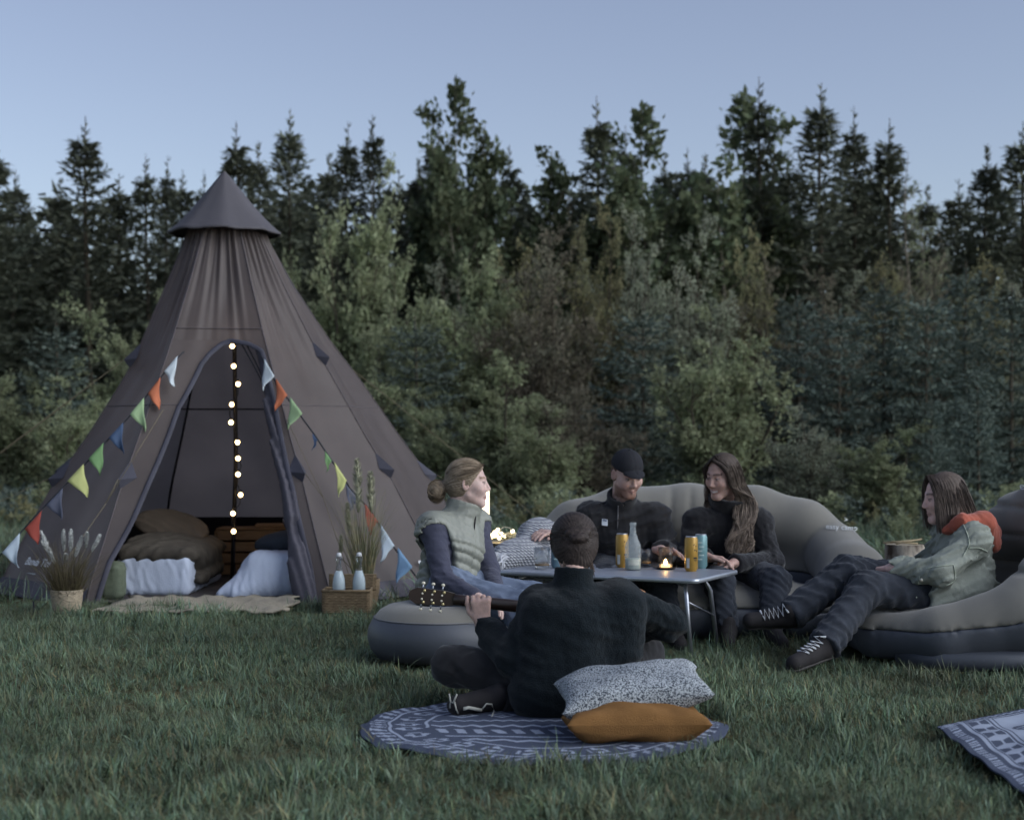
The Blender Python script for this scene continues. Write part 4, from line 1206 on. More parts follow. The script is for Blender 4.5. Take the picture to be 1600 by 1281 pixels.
def plume(a, b, r, parent, m, seed):
    a, b = np.array(a, float), np.array(b, float)
    rr = np.random.default_rng(seed); n = 260
    t = rr.uniform(0, 1, n); d, s, u_ = frame(b - a)
    ang = rr.uniform(0, 6.28, n)
    C = a + (b - a) * t[:, None] + 0 * s
    out = np.cos(ang)[:, None] * s + np.sin(ang)[:, None] * u_
    prof = r * np.sin(np.pi * np.clip(t * 0.9 + 0.08, 0, 1)) ** 0.6
    V1, F1 = diamonds(C, d * 0.9 + out * 0.75, rr.normal(0, 1, (n, 3)), prof * 2.2 + 0.008, 0.0028)
    V2, F2 = tube([a + (b - a) * q for q in np.linspace(0, 1, 8)], r * 0.55 * np.sin(np.pi * np.clip(np.linspace(0, 1, 8) * 0.9 + 0.08, 0, 1)) ** 0.6 + 0.001, 7)
    V, F = join([(V1, F1.tolist()), (V2, F2)])
    return mesh_obj('plume', V, F, m, parent)
for k, (x0, y0, x1, y1) in enumerate([(86, 880, 64, 830), (84, 872, 66, 845), (100, 862, 99, 828), (110, 862, 111, 828), (117, 870, 128, 838), (134, 856, 136, 832), (143, 862, 156, 836), (101, 880, 103, 866)]):
    a, b = W(x0, y0, 10.6 + 0.02 * (k % 3)), W(x1, y1, 10.6 - 0.03 * (k % 2))
    plume(a, b, 0.010, pot, PLUME, 70 + k)
    base = np.array([-2.985, 10.62, 0.12]); mesh_obj('stem', *tube([base, base + (a - base) * 0.6 + [0, 0, 0.02], a], 0.002, 4), ROPE, pot)

wc = W(543, 940, 10.72); wc[2] = 0
hamper = empty('wicker_basket', (wc[0], wc[1], 0), 0.05, 'low wicker basket with open lid at the right of the tent door', 'basket')
def wicker_box(c, sx, sy, h, t=0.012):
    parts = []; rows = int(h / 0.011)
    for k in range(rows):
        z = 0.006 + k * 0.011
        for side in range(4):
            n = 15; q = np.linspace(-1, 1, n)
            if side % 2 == 0: P_ = np.stack([q * sx / 2, np.full(n, (-1 if side == 0 else 1) * sy / 2), np.full(n, z)], 1); ax = 1
            else: P_ = np.stack([np.full(n, (-1 if side == 1 else 1) * sx / 2), q * sy / 2, np.full(n, z)], 1); ax = 0
            P_[:, ax] += 0.003 * (-1) ** np.arange(n) * (-1) ** k
            parts.append(tube(P_ + c, 0.0062, 5))
    return join(parts)
hc = np.array([wc[0], wc[1], 0.0])
mesh_obj('body', *wicker_box(hc, 0.31, 0.22, 0.145), WICK, hamper)
mesh_obj('rim', *tube([hc + [x, y, 0.148] for x, y in ((-.158, -.113), (.158, -.113), (.158, .113), (-.158, .113), (-.158, -.113))], 0.009, 6), WICK, hamper)
lv, lf = wicker_box(np.zeros(3), 0.31, 0.02, 0.11); lv = lv @ rotx(-0.28).T + hc + [0.02, 0.135, 0.13]
mesh_obj('lid', lv, lf, WICK, hamper)
mesh_obj('base_board', *box(hc + [0, 0, 0.056], (0.295, 0.205, 0.01)), WICK, hamper)
BOTG = glass_mat('milky_glass', (0.86, 0.92, 0.95), 0.12, 0.55)
MILK = mat('pale_liquid', srgb(206, 212, 214), 0.4, 0.06)
def swing_bottle(x, y, z, label):
    b = empty('swing_top_bottle', (x, y, z), 0, label, 'bottle', 'bottles in the wicker basket')
    pr = [(0.0, 0.002), (0.040, 0.002), (0.044, 0.01), (0.044, 0.13), (0.040, 0.165), (0.024, 0.215), (0.016, 0.25), (0.0155, 0.29), (0.019, 0.295), (0.019, 0.305), (0.012, 0.307)]
    mesh_obj('glass', *lathe(pr, 24, (x, y, z), False), BOTG, b)
    mesh_obj('liquid', *lathe([(0.0, 0.006), (0.040, 0.006), (0.040, 0.13), (0.036, 0.165), (0.021, 0.21), (0.0, 0.212)], 20, (x, y, z), False), MILK, b)
    mesh_obj('stopper', *lathe([(0.016, 0.308), (0.018, 0.315), (0.016, 0.33), (0.008, 0.336), (0, 0.336)], 16, (x, y, z)), mat('stopper', srgb(196, 198, 200), 0.4, 0.05), b)
    mesh_obj('wire', *tube([(x - 0.02, y - 0.004, z + 0.275), (x - 0.024, y - 0.008, z + 0.30), (x - 0.012, y - 0.01, z + 0.325), (x + 0.012, y - 0.01, z + 0.325), (x + 0.024, y - 0.008, z + 0.30), (x + 0.02, y - 0.004, z + 0.275)], 0.002, 5), mat('wire', (0.5, 0.5, 0.52), 0.35, 0.1, metal=1.0), b)
b1 = W(530, 900, 10.72); b2_ = W(561, 900, 10.72)
swing_bottle(b1[0], 10.70, 0.062, 'left of the two milky swing-top bottles in the wicker basket')
swing_bottle(b2_[0], 10.72, 0.062, 'right of the two milky swing-top bottles in the wicker basket')
pc = W(568, 900, 11.02); pc[2] = 0
pam = empty('pampas_pot', (pc[0], pc[1], 0), 0, 'tall pampas grass in a pot behind the wicker basket', 'potted plant')
V, F = lathe([(0.09, 0.0), (0.11, 0.1), (0.115, 0.19), (0.10, 0.195), (0.095, 0.15)], 40, (pc[0], pc[1], 0), False)
mesh_obj('pot', woven(V, pc, 60, 40, 0.002), F, WICK, pam)
mesh_obj('leaves', *blades(230, (pc[0], pc[1], 0.12), 0.06, 0.35, 0.75, 0.16, 0.006, 62, 0.8), mat('pampas_leaf', srgb(112, 118, 90), 0.8, 0.25, 20, c2=srgb(132, 122, 92)), pam)
PAM = mat('pampas_plume', srgb(150, 150, 128), 0.95, 0.15, 30, 0.5, 120)
for k, (x0, y0, x1, y1, r) in enumerate([(560, 800, 558, 718, .030), (580, 800, 579, 738, .026), (545, 830, 543, 786, .014), (532, 870, 533, 836, .010)]):
    a, b = W(x0, y0, 11.0), W(x1, y1, 10.97)
    plume(a, b, r, pam, PAM, 80 + k)
    base = np.array([pc[0], pc[1], 0.15]); mesh_obj('stem', *tube([base, base + (a - base) * 0.5 + [0.01, 0, 0], a], 0.003, 4), ROPE, pam)

# ================================================================ inflatable seats
FLOCK = mat('flocked_taupe', srgb(112, 110, 104), 0.85, 0.06, 3, 0.1, 300, sheen=0.25, spec=0.15)
PVC = mat('dark_pvc', srgb(70, 74, 82), 0.5, 0.08, 3, 0.05, 60, spec=0.4)
pouf = empty('inflatable_stool', (-0.38, 8.44, 0), 0, 'round low inflatable stool under the woman in the vest', 'stool')
V, F = lathe([(0.0, 0.01), (0.26, 0.0), (0.34, 0.02), (0.375, 0.065), (0.39, 0.12), (0.385, 0.17), (0.365, 0.212), (0.352, 0.226)], 64, (-0.38, 8.44, 0), False)
mesh_obj('base', V, F, PVC, pouf)
V, F = lathe([(0.352, 0.226), (0.325, 0.262), (0.28, 0.287), (0.22, 0.298), (0.15, 0.292), (0.08, 0.276), (0.03, 0.262), (0.0, 0.258)], 64, (-0.38, 8.44, 0.001), False)
mesh_obj('seat', V, F, FLOCK, pouf)
mesh_obj('seam', *tube([(-0.38 + 0.355 * math.cos(a), 8.44 + 0.355 * math.sin(a), 0.227) for a in np.linspace(0, 2 * math.pi, 65)], 0.004, 5, False), mat('seam_grey', srgb(112, 112, 114), 0.7), pouf)

SX = 1.14
def mir(pts): return [(2 * SX - x, y, z) for x, y, z in pts]
armR = [(1.62, 9.10, .12), (1.92, 9.22, .20), (2.06, 9.58, .33), (2.02, 9.95, .45)]
aR = [.12, .16, .20, .19]
bk = [(.24, 9.98, .46), (.42, 10.10, .58), (.72, 10.20, .645), (SX, 10.24, .655), (1.56, 10.20, .645), (1.86, 10.10, .58), (2.05, 9.98, .46)]
bR = [.16, .19, .21, .215, .21, .19, .16]
bl = [(x, y + 0.02, .24) for x, y, z in bk]
front = [(.68, 9.20, .13), (1.60, 9.20, .13)]
arms = union(chain(armR, aR, .05), chain(mir(armR), aR, .05), k=0.02)
backf = union(chain(bk, bR, .05), chain(bl, [.2] * 7, .05), k=0.12)
seatf = union(ell((SX, 9.62, .19), (.86, .50, .145)), cap(*front, .125), k=0.06)
def sofa_raw(P):
    d = smin(smin(arms(P), seatf(P), 0.035), backf(P), 0.012)
    x, y, z = P[:, 0], P[:, 1], P[:, 2]
    fr = np.clip((10.2 - y) * 6, 0, 1) * np.clip((z - 0.36) * 8, 0, 1)
    for xc in (0.98, 1.10):
        d = d + 0.012 * np.exp(-((x - xc + 0.12 * (z - .5) * np.sign(xc - SX)) / 0.020) ** 2) * fr
    pk_ = np.exp(-((z - sofa_zs(y)) / 0.028) ** 2) * (np.sin((x * 0.8 + y) * 95 + 3 * np.sin(x * 17)) + 0.6 * np.sin((x - y) * 61))
    return d + 0.004 * wob(P, 9, 3) + 0.0028 * pk_
def sofa_zs(y): return np.interp(y, [8.8, 9.0, 9.3, 9.6, 10.0, 10.5], [.16, .175, .225, .29, .34, .36])
sofa = empty('inflatable_sofa', (SX, 9.6, 0), 0, 'wide inflatable grey sofa with rounded back, behind the table', 'sofa')
lo, hi = (-0.25, 8.75, -0.02), (2.45, 10.6, 0.95)
sdf_obj('base', lambda P: smax(smax(sofa_raw(P), P[:, 2] - sofa_zs(P[:, 1]), 0.004), 0.0 - P[:, 2], 0.01), lo, hi, 0.016, PVC, sofa)
sdf_obj('upholstery', lambda P: smax(sofa_raw(P) - 0.003, sofa_zs(P[:, 1]) - P[:, 2], 0.004), lo, hi, 0.014, FLOCK, sofa)
LOGO = mat('logo_white', srgb(196, 200, 200), 0.6, 0.05)

def drop_text(s, size, px, py, Y, right, up, parent, f, **kw):
    """letters laid onto an inflated surface: pushed along the view line until they meet it"""
    o = text_mesh(s, size, W(px, py, Y), right, up, LOGO, parent, **kw)
    M = np.array(parent_matrix(parent)); n = len(o.data.vertices); co = np.empty(n * 3, np.float32); o.data.vertices.foreach_get('co', co); co = co.reshape(-1, 3)
    w = co @ M[:3, :3].T + M[:3, 3]; d = w - np.array([0, 0, CAM_H]); d /= np.linalg.norm(d, axis=1, keepdims=True)
    p = w - d * 0.5
    for _ in range(60): p = p + d * (np.clip(f(p.astype(np.float32)) - 0.010, -0.1, 0.1) * 0.6)[:, None]
    Mi = np.linalg.inv(M); p = p @ Mi[:3, :3].T + Mi[:3, 3]
    o.data.vertices.foreach_set('co', p.astype(np.float32).ravel()); o.data.update()
    return o
drop_text('easy camp', 0.048, 1290, 826, 9.9, (1, 0, -0.06), (0, 0.3, 1), sofa, sofa_raw, name='lettering')
drop_text('>', 0.045, 1318, 815, 9.9, (1, 0, -0.2), (0, 0.3, 1), sofa, sofa_raw, name='emblem')

cn = [(1.96, 8.36, .12), (2.22, 8.16, .155), (2.62, 8.12, .26), (2.86, 8.24, .46)]
cf = [(1.96, 9.02, .12), (2.20, 9.22, .155), (2.62, 9.26, .24), (2.85, 9.15, .38)]
cR = [.12, .145, .18, .20]
cb = [(2.94, 8.30, .48), (3.00, 8.50, .70), (2.99, 8.72, .755), (2.90, 8.98, .66), (2.76, 9.18, .47)]
carm = union(chain(cn, cR, .05), chain(cf, cR, .05), k=0.02)
cback = union(chain(cb, [.16, .20, .21, .20, .15], .05), chain([(x + .08, y, .24) for x, y, z in cb], [.2] * 5, .05), k=0.14)
cseat = union(ell((2.42, 8.70, .19), (.60, .50, .14)), cap((1.94, 8.4, .12), (1.94, 9.0, .12), .12), k=0.05)
def chair_raw(P):
    d = smin(smin(carm(P), cseat(P), 0.035), cback(P), 0.012)
    z = P[:, 2]
    ph = (z - 0.02) / 0.155
    d = d + 0.020 * np.exp(-(((ph - np.round(ph)) * 0.155) / 0.016) ** 2) * np.clip((2.99 - P[:, 0]) * 8, 0, 1) * np.clip((z - .4) * 10, 0, 1)
    pk_ = np.exp(-((z - chair_zs(P[:, 0])) / 0.028) ** 2) * (np.sin((P[:, 0] + P[:, 1]) * 95 + 3 * np.sin(P[:, 0] * 17)) + 0.6 * np.sin((P[:, 0] - P[:, 1]) * 61))
    return d + 0.004 * wob(P, 9, 5) + 0.0028 * pk_
def chair_zs(x): return np.interp(x, [1.7, 2.1, 2.5, 2.8, 3.1, 3.4], [.165, .185, .235, .32, .42, .45])
lounge = empty('inflatable_lounge_chair', (2.55, 8.7, 0), 0, 'inflatable grey lounge chair cut by the right edge, girl sitting in it', 'lounge chair')
lo, hi = (1.65, 7.9, -0.02), (3.4, 9.55, 1.02)
sdf_obj('base', lambda P: smax(smax(chair_raw(P), P[:, 2] - chair_zs(P[:, 0]), 0.004), 0.02 - P[:, 2], 0.01), lo, hi, 0.015, PVC, lounge)
sdf_obj('upholstery', lambda P: smax(chair_raw(P) - 0.003, chair_zs(P[:, 0]) - P[:, 2], 0.004), lo, hi, 0.013, FLOCK, lounge)
mesh_obj('lower_tube', *tube([(2.02, 8.24, .035), (2.2, 8.06, .045), (2.7, 8.02, .045), (3.1, 8.2, .045), (3.2, 8.7, .045), (3.05, 9.2, .045), (2.6, 9.38, .045), (2.1, 9.25, .045)], 0.055, 10), PVC, lounge)
drop_text('easy camp', 0.062, 1594, 766, 8.55, (1, 0, 0.25), (0, 0.3, 1), lounge, chair_raw, name='lettering')

# ================================================================ folding table
TZ = 0.426
ALU = mat('grey_aluminium', srgb(160, 164, 172), 0.35, 0.05, 5, metal=0.85, spec=0.5)
TOPM = mat('table_top_grey', srgb(128, 134, 146), 0.42, 0.05, 20, 0.05, 200, spec=0.5)
EDGE = mat('table_edge', srgb(176, 182, 190), 0.3, 0.05, metal=0.6, spec=0.5)
A_, B_ = np.array([.985, 8.40]), np.array([-.10, 8.96])
ex = (A_ - B_) / np.linalg.norm(A_ - B_); ey = np.array([-ex[1], ex[0]]); TL, TD = 1.22, 0.68
tc_ = B_ + ex * TL / 2 + ey * TD / 2; ta = math.atan2(ex[1], ex[0])
table = empty('folding_table', (tc_[0], tc_[1], 0), ta, 'grey folding camp table with rounded top and thin metal legs', 'table')
def T(u, v, z): p = tc_ + ex * u + ey * v; return np.array([p[0], p[1], z])
def rrect(l, w, r, n=6):
    P_ = []
    for cx, cy, a0 in ((l / 2 - r, w / 2 - r, 0), (-l / 2 + r, w / 2 - r, 90), (-l / 2 + r, -w / 2 + r, 180), (l / 2 - r, -w / 2 + r, 270)):
        for k in range(n + 1):
            a = math.radians(a0 + 90 * k / n); P_.append((cx + r * math.cos(a), cy + r * math.sin(a)))
    return P_
o1 = rrect(TL, TD, 0.05); n = len(o1)
V = []; rings = [(0.010, -0.026), (0.0, -0.020), (0.0, -0.006), (0.004, 0.0), (0.012, 0.001)]
for ins, dz in rings:
    for x, y in rrect(TL - 2 * ins, TD - 2 * ins, 0.05 - ins): V.append(T(x, y, TZ + dz))
F = [[i * n + j, i * n + (j + 1) % n, (i + 1) * n + (j + 1) % n, (i + 1) * n + j] for i in range(len(rings) - 1) for j in range(n)] + [list(range(n))[::-1]]
mesh_obj('edge_frame', V, F, EDGE, table)
mesh_obj('table_top', [T(x, y, TZ - 0.001) for x, y in rrect(TL - 0.022, TD - 0.022, 0.04)], [list(range(n))], TOPM, table, smooth=False)
for sx in (-1, 1):
    u0 = sx * (TL / 2 - 0.09)
    for sy in (-1, 1):
        v0 = -0.27 if sy < 0 else 0.10
        mesh_obj('leg', *tube([T(u0 - sx * 0.07, v0 - sy * 0.06, TZ - 0.035), T(u0 - sx * 0.02, v0 - sy * 0.03, TZ - 0.045), T(u0, v0, TZ - 0.10), T(u0 + sx * 0.035, v0 + sy * 0.02, 0.0)], 0.0125, 10), ALU, table)
    mesh_obj('leg_bar', *tube([T(u0 - sx * 0.07, -0.21, TZ - 0.035), T(u0 - sx * 0.07, 0.04, TZ - 0.035)], 0.0125, 8), ALU, table)
    mesh_obj('brace', *tube([T(u0 + sx * 0.01, -0.275, TZ - 0.13), T(u0 + sx * 0.02, 0.11, TZ - 0.24)], 0.0045, 6), ALU, table)

# ---------------------------------------------------------------- things on the table
def frosted(name):
    m = mat(name, srgb(196, 204, 206), 0.25, 0.05, 20, spec=0.5)
    N = m.node_tree.nodes; L = m.node_tree.links; b = N['Principled BSDF']
    t = N.new('ShaderNodeBsdfTransparent'); t.inputs[0].default_value = (0.93, 0.96, 0.97, 1)
    ms = N.new('ShaderNodeMixShader'); ms.inputs[0].default_value = 0.30
    L.new(t.outputs[0], ms.inputs[1]); L.new(b.outputs[0], ms.inputs[2]); L.new(ms.outputs[0], N['Material Output'].inputs['Surface'])
    return m
def on_table(px, py): Y = (CAM_H - TZ) * FPX / (py - HOR); return np.array([(px - 800) * Y / FPX, Y, TZ])
def tumbler(p, r, h, label, liq=None, name='drinking_glass'):
    g_ = empty(name, p, 0, label, 'glass')
    x, y, z = p
    pr = [(0.0, 0.003), (r * 0.84, 0.003), (r * 0.86, 0.012), (r * 0.92, h * 0.5), (r, h), (r - 0.004, h), (r * 0.92 - 0.005, h * 0.5), (r * 0.86 - 0.006, 0.02), (0.0, 0.018)]
    V, F = lathe(pr, 36, (x, y, z), False)
    a = np.arctan2(V[:, 1] - y, V[:, 0] - x); k = 1 + 0.02 * np.sign(np.sin(a * 9)) * (np.sin((V[:, 2] - z) / h * 12))
    V[:, 0] = x + (V[:, 0] - x) * k; V[:, 1] = y + (V[:, 1] - y) * k
    mesh_obj('glass', V, F, glass_mat('clear_glass', (0.93, 0.95, 0.96), 0.05, 0.5), g_)
    if liq: mesh_obj('drink', *lathe([(0.0, 0.022), (r * 0.84, 0.022), (r * 0.86, liq), (0.0, liq)], 24, (x, y, z), False), mat('amber_drink', srgb(120, 96, 66), 0.2, 0.05), g_)
    return g_
tumbler(on_table(847, 889), 0.048, 0.125, 'ribbed drinking glass left of the guitar player’s head'.replace('’', "'"), 0.03)
tumbler(on_table(1008, 886), 0.040, 0.105, 'small ribbed glass between the clear bottle and the candle', 0.035)
def can(p, c, label, rz, dark=True, q_=0.6):
    r, h = 0.0375, 0.195; x, y, z = p
    cm = mat('can_%d_%d_%d' % c, srgb(*c), 0.35, 0.12, 30, spec=0.5, metal=0.25)
    b = empty('drink_can', p, rz, label, 'can', 'drink cans on the table')
    mesh_obj('body', *lathe([(r * 0.78, 0.0), (r * 0.8, 0.004), (r, 0.016), (r, h - 0.018), (r * 0.86, h - 0.004)], 32, p, False), cm, b)
    mesh_obj('lid', *lathe([(r * 0.86, h - 0.004), (r * 0.88, h), (r * 0.83, h + 0.001), (r * 0.81, h - 0.005), (0.0, h - 0.005)], 32, p, False), ALU, b)
    mesh_obj('tab', *box(np.array(p) + [0.004, -0.008, h - 0.002], (0.012, 0.02, 0.003), None, 0.001), ALU, b)
    if dark:                                                     # printed marks: rings, dots and bars on the front
        ink = mat('can_ink', srgb(40, 38, 36), 0.5, 0.1); lt = mat('can_label', srgb(190, 190, 184), 0.5, 0.1)
        def patch(a0, a1, z0, z1, m, nm='printed_mark', n=6):
            V = []
            for zz in (z0, z1):
                for q in range(n + 1):
                    a = a0 + (a1 - a0) * q / n; V.append((x + (r + 0.0006) * math.cos(a), y + (r + 0.0006) * math.sin(a), z + zz))
            mesh_obj(nm, V, [[q, q + 1, n + 2 + q, n + 1 + q] for q in range(n)], m, b)
        f0 = -1.25
        for k, (da, zz, s) in enumerate([(0.0, .150, .011), (.35, .142, .011), (.15, .120, .013), (.45, .116, .013), (-.2, .128, .006)]):
            patch(f0 + da - q_ * s / r / 2, f0 + da + q_ * s / r / 2, zz - q_ * s / 2, zz + q_ * s / 2, ink)
        patch(f0 - .1, f0 + .55, .070, .080, ink); patch(f0, f0 + .5, .060, .065, ink)
        patch(f0 - 1.2, f0 - .7, .02, .075, lt)
    else:
        lt2 = mat('can_pale_ink', srgb(176, 196, 196), 0.5, 0.1)
        for k in range(5):
            V = []; n = 6; z0 = .05 + .024 * k
            for zz in (z0, z0 + .007):
                for q in range(n + 1):
                    a = -2.2 + .25 * (k % 2) + .75 * q / n; V.append((x + (r + 0.0006) * math.cos(a), y + (r + 0.0006) * math.sin(a), z + zz))
            mesh_obj('printed_mark', V, [[q, q + 1, n + 2 + q, n + 1 + q] for q in range(n)], lt2, b)
    return b
can(on_table(1080, 892), (164, 128, 56), 'yellow drink can standing in front of the teal can', 0.2)
can(on_table(1095, 887.5), (110, 146, 150), 'teal drink can standing behind the yellow can', 0.1, False)
can(on_table(972, 886), (160, 126, 58), 'yellow drink can standing behind the clear bottle', -0.4)
can(on_table(871, 887), (96, 124, 138), 'blue-grey drink can half hidden by the guitar player\'s head', 0.4, False)
p = on_table(989, 890); bt = empty('clear_bottle', p, 0, 'clear glass bottle half full of cloudy drink on the table', 'bottle')
mesh_obj('glass', *lathe([(0.0, 0.002), (0.042, 0.002), (0.046, 0.01), (0.046, 0.125), (0.043, 0.145), (0.030, 0.175), (0.019, 0.205), (0.016, 0.25), (0.019, 0.252), (0.019, 0.268), (0.013, 0.27)], 32, p, False), frosted('frosted_bottle_glass'), bt)
mesh_obj('drink', *lathe([(0.0, 0.006), (0.0425, 0.006), (0.0425, 0.065), (0.0, 0.065)], 28, p, False), mat('cloudy_drink', srgb(168, 174, 156), 0.4, 0.05), bt)
def blabel():
    V = []; n = 10
    for zz in (0.03, 0.06):
        for q in range(n + 1):
            a = -2.3 + 1.5 * q / n; V.append((p[0] + 0.0468 * math.cos(a), p[1] + 0.0468 * math.sin(a), p[2] + zz))
    mesh_obj('paper_label', V, [[q, q + 1, n + 2 + q, n + 1 + q] for q in range(n)], mat('bottle_label', srgb(176, 178, 168), 0.7, 0.1, 60), bt)
blabel()
p = on_table(1040, 889)
ch = empty('candle_holder', p, 0, 'lit tea light in a ribbed glass holder on the table', 'candle')
x, y, z = p
mesh_obj('saucer', *lathe([(0.0, 0.001), (0.05, 0.002), (0.058, 0.008), (0.056, 0.011), (0.046, 0.006), (0.0, 0.005)], 32, p, False), mat('dark_saucer', srgb(44, 40, 38), 0.4, 0.1), ch)
V, F = lathe([(0.036, 0.012), (0.038, 0.02), (0.040, 0.07), (0.044, 0.125), (0.041, 0.125), (0.037, 0.07), (0.035, 0.02)], 40, p, False)
a = np.arctan2(V[:, 1] - y, V[:, 0] - x); k = 1 + 0.025 * np.sin(a * 10); V[:, 0] = x + (V[:, 0] - x) * k; V[:, 1] = y + (V[:, 1] - y) * k
mesh_obj('glass', V, F, glass_mat('candle_glass', (0.95, 0.93, 0.9), 0.15, 0.3), ch)
mesh_obj('wax', *lathe([(0.0, 0.012), (0.026, 0.012), (0.026, 0.030), (0.0, 0.029)], 24, p, False), mat('wax', srgb(236, 214, 170), 0.5, 0.03, emit=(1.0, 0.6, 0.25), estr=1.2), ch)
fl = mesh_obj('flame', *lathe([(0.0, 0.026), (0.006, 0.032), (0.0075, 0.038), (0.004, 0.050), (0.0, 0.058)], 12, p, False), emit_mat('flame', (1.0, 0.62, 0.22), 55.0), ch)
ld = bpy.data.lights.new('candle_light', 'POINT'); ld.energy = 0.9; ld.color = (1.0, 0.62, 0.28); ld.shadow_soft_size = 0.005
lo_ = bpy.data.objects.new('candle_light', ld); col.objects.link(lo_); lo_.parent = ch; lo_.location = (0, 0, 0.045)

# ================================================================ rugs
NAVY, PALE = np.array(srgb(72, 79, 96)), np.array(srgb(152, 161, 178))
def tri(x): return 2 * np.abs(x - np.floor(x + 0.5))
def rug_pattern(x, y, R):
    r = np.hypot(x, y) / R; a = np.arctan2(y, x) / (2 * np.pi)
    m = np.zeros_like(r, bool)
    jit = 0.15 * np.sin(a * 197) + 0.1 * np.sin(a * 431 + r * 40)
    band = (r > .86) & (r < .95); m |= band & (tri(a * 70 + (r - .9) * 6 + jit * .2) < .42 + .2 * np.sin(r * 120))
    m |= (r > .835) & (r < .85)
    band = (r > .66) & (r < .82); q = (r - .74) / .08; aa = tri(a * 26 + .1 * jit)
    m |= band & (np.abs(q) < 1 - aa * 1.6) & (np.abs(q) > .25) & (np.sin(a * 163) > -.5)
    m |= band & (tri(a * 52 + .5) < .18) & (np.abs(q) < .5)
    m |= (r > .632) & (r < .645) & (np.sin(a * 2 * np.pi * 3) > -.6)
    inn = r < .62; yy = y / R
    z1 = np.abs(yy - .10 - .03 * (tri(x / R * 14) - .5)) < .012; m |= inn & z1
    z2 = np.abs(yy + .06 - .05 * (tri(x / R * 9) - .5)) < .020; m |= inn & z2
    z3 = (np.abs(yy + .22) < .055) & (tri(x / R * 10 + yy * 3) < .5); m |= inn & z3 & (x < .25 * R)
    cx = (x / R) - np.round((x / R) / .22) * .22; cy = yy - .27
    dm = np.abs(cx) + np.abs(cy); m |= inn & (((dm < .085) & (dm > .055)) | (dm < .025)) & (np.abs(cy) < .1)
    m |= inn & (np.abs(yy + .36) < .012); m |= inn & (np.abs(yy - .40 - .03 * np.sin(x / R * 30)) < .014)
    m |= inn & (np.abs(yy + .46 - .04 * (tri(x / R * 7) - .5)) < .018)
    m |= inn & (yy > .45) & (tri(x / R * 12) < .3) & (np.sin(yy * 60) > 0)
    return np.where(m[:, None], PALE, NAVY) * (0.93 + 0.07 * np.sin(x * 900) * np.sin(y * 900))[:, None]
RUGM = mat('woven_rug', (0, 0, 0), 0.9, 0.08, 8, 0.3, 300, attr=True, spec=0.15)
nr, na = 150, 540
rr = np.linspace(0.0, 1, nr) ** 0.8; aa = np.linspace(0, 2 * np.pi, na, endpoint=False)
RRg, AAg = np.meshgrid(rr, aa, indexing='ij')
edge = 1 + 0.010 * np.sin(AAg * 7 + 1) + 0.008 * np.sin(AAg * 17) + 0.012 * np.maximum(0, np.sin(AAg * 5 + 2)) ** 6
x = RRg * RUG_R * edge * np.cos(AAg); y = RRg * RUG_R * edge * np.sin(AAg)
z = 0.020 + 0.010 * np.sin(x * 5 + 1) * np.sin(y * 4) * RRg + 0.007 * np.sin(AAg * 9 + 3 * RRg) * RRg ** 4 + 0.004 * np.sin(AAg * 23) * RRg ** 8 - 0.012 * np.clip((RRg - .95) / .05, 0, 1)
V = np.stack([x + RUG_C[0], y + RUG_C[1], z], -1).reshape(-1, 3)
F = np.array([[i * na + j, (i + 1) * na + j, (i + 1) * na + (j + 1) % na, i * na + (j + 1) % na] for i in range(nr - 1) for j in range(na)])
rug = mesh_obj('round_rug', V, F, RUGM, colors=rug_pattern((RRg * RUG_R * np.cos(AAg)).ravel(), (RRg * RUG_R * np.sin(AAg)).ravel(), RUG_R))
rug.modifiers.new('thickness', 'SOLIDIFY').thickness = 0.006
tag(rug, 'round navy rug with pale woven pattern under the guitar player', 'rug')
e1 = (gnd(1600, 1118) - R2A); e1 /= np.linalg.norm(e1); e2 = (gnd(1600, 1253) - R2A); e2 /= np.linalg.norm(e2)
nu, nv = 300, 360; L1, L2 = 1.5, 1.9
U, Vv = np.meshgrid(np.linspace(0, L1, nu), np.linspace(0, L2, nv), indexing='ij')
x = R2A[0] + U * e1[0] + Vv * e2[0]; y = R2A[1] + U * e1[1] + Vv * e2[1]
z = 0.026 + 0.008 * np.sin(U * 9) * np.sin(Vv * 7) + 0.004 * np.sin(Vv * 22)
sk = 0.75
def rug2(u, v):
    d = u * 0.75; m = np.zeros_like(u, bool)
    m |= (d > .03) & (d < .075) & (tri(v / .028 + d * 4 + .25 * np.sin(v * 61)) < .5)
    m |= (v > .02) & (v < .045) & (np.abs(((v - .0325) / .0125) - (tri(u / .06) * 2 - 1)) < .8)
    m |= (d > .10) & (d < .118); m |= (v > .062) & (v < .07)
    band = (d > .125) & (d < .235) & (v > .075); q = (d - .18) / .055; t = v / .115 - np.round(v / .115)
    light = band & ~((np.abs(q) < .9) & (np.abs(t) < .17 + .22 * np.abs(q)) & (np.abs(q) > .12)); m |= light
    m |= (d > .245) & (d < .26) & (v > .075)
    b2 = (d > .27) & (v > .08); t2 = np.hypot((d - .36) / .085, (v / .3 - np.round(v / .3)) * 3.4)
    m |= b2 & ((t2 > .75) | ((t2 < .5) & (tri(d / .02) < .5)))
    return np.where(m[:, None], PALE * 0.85, NAVY * 0.9)
F = np.array([[i * nv + j, (i + 1) * nv + j, (i + 1) * nv + j + 1, i * nv + j + 1] for i in range(nu - 1) for j in range(nv - 1)])
rug2o = mesh_obj('patterned_rug', np.stack([x, y, z], -1).reshape(-1, 3), F, RUGM, colors=rug2(U.ravel(), Vv.ravel()))
rug2o.modifiers.new('thickness', 'SOLIDIFY').thickness = 0.006
tag(rug2o, 'blue and pale patterned rug corner at the lower right edge', 'rug')

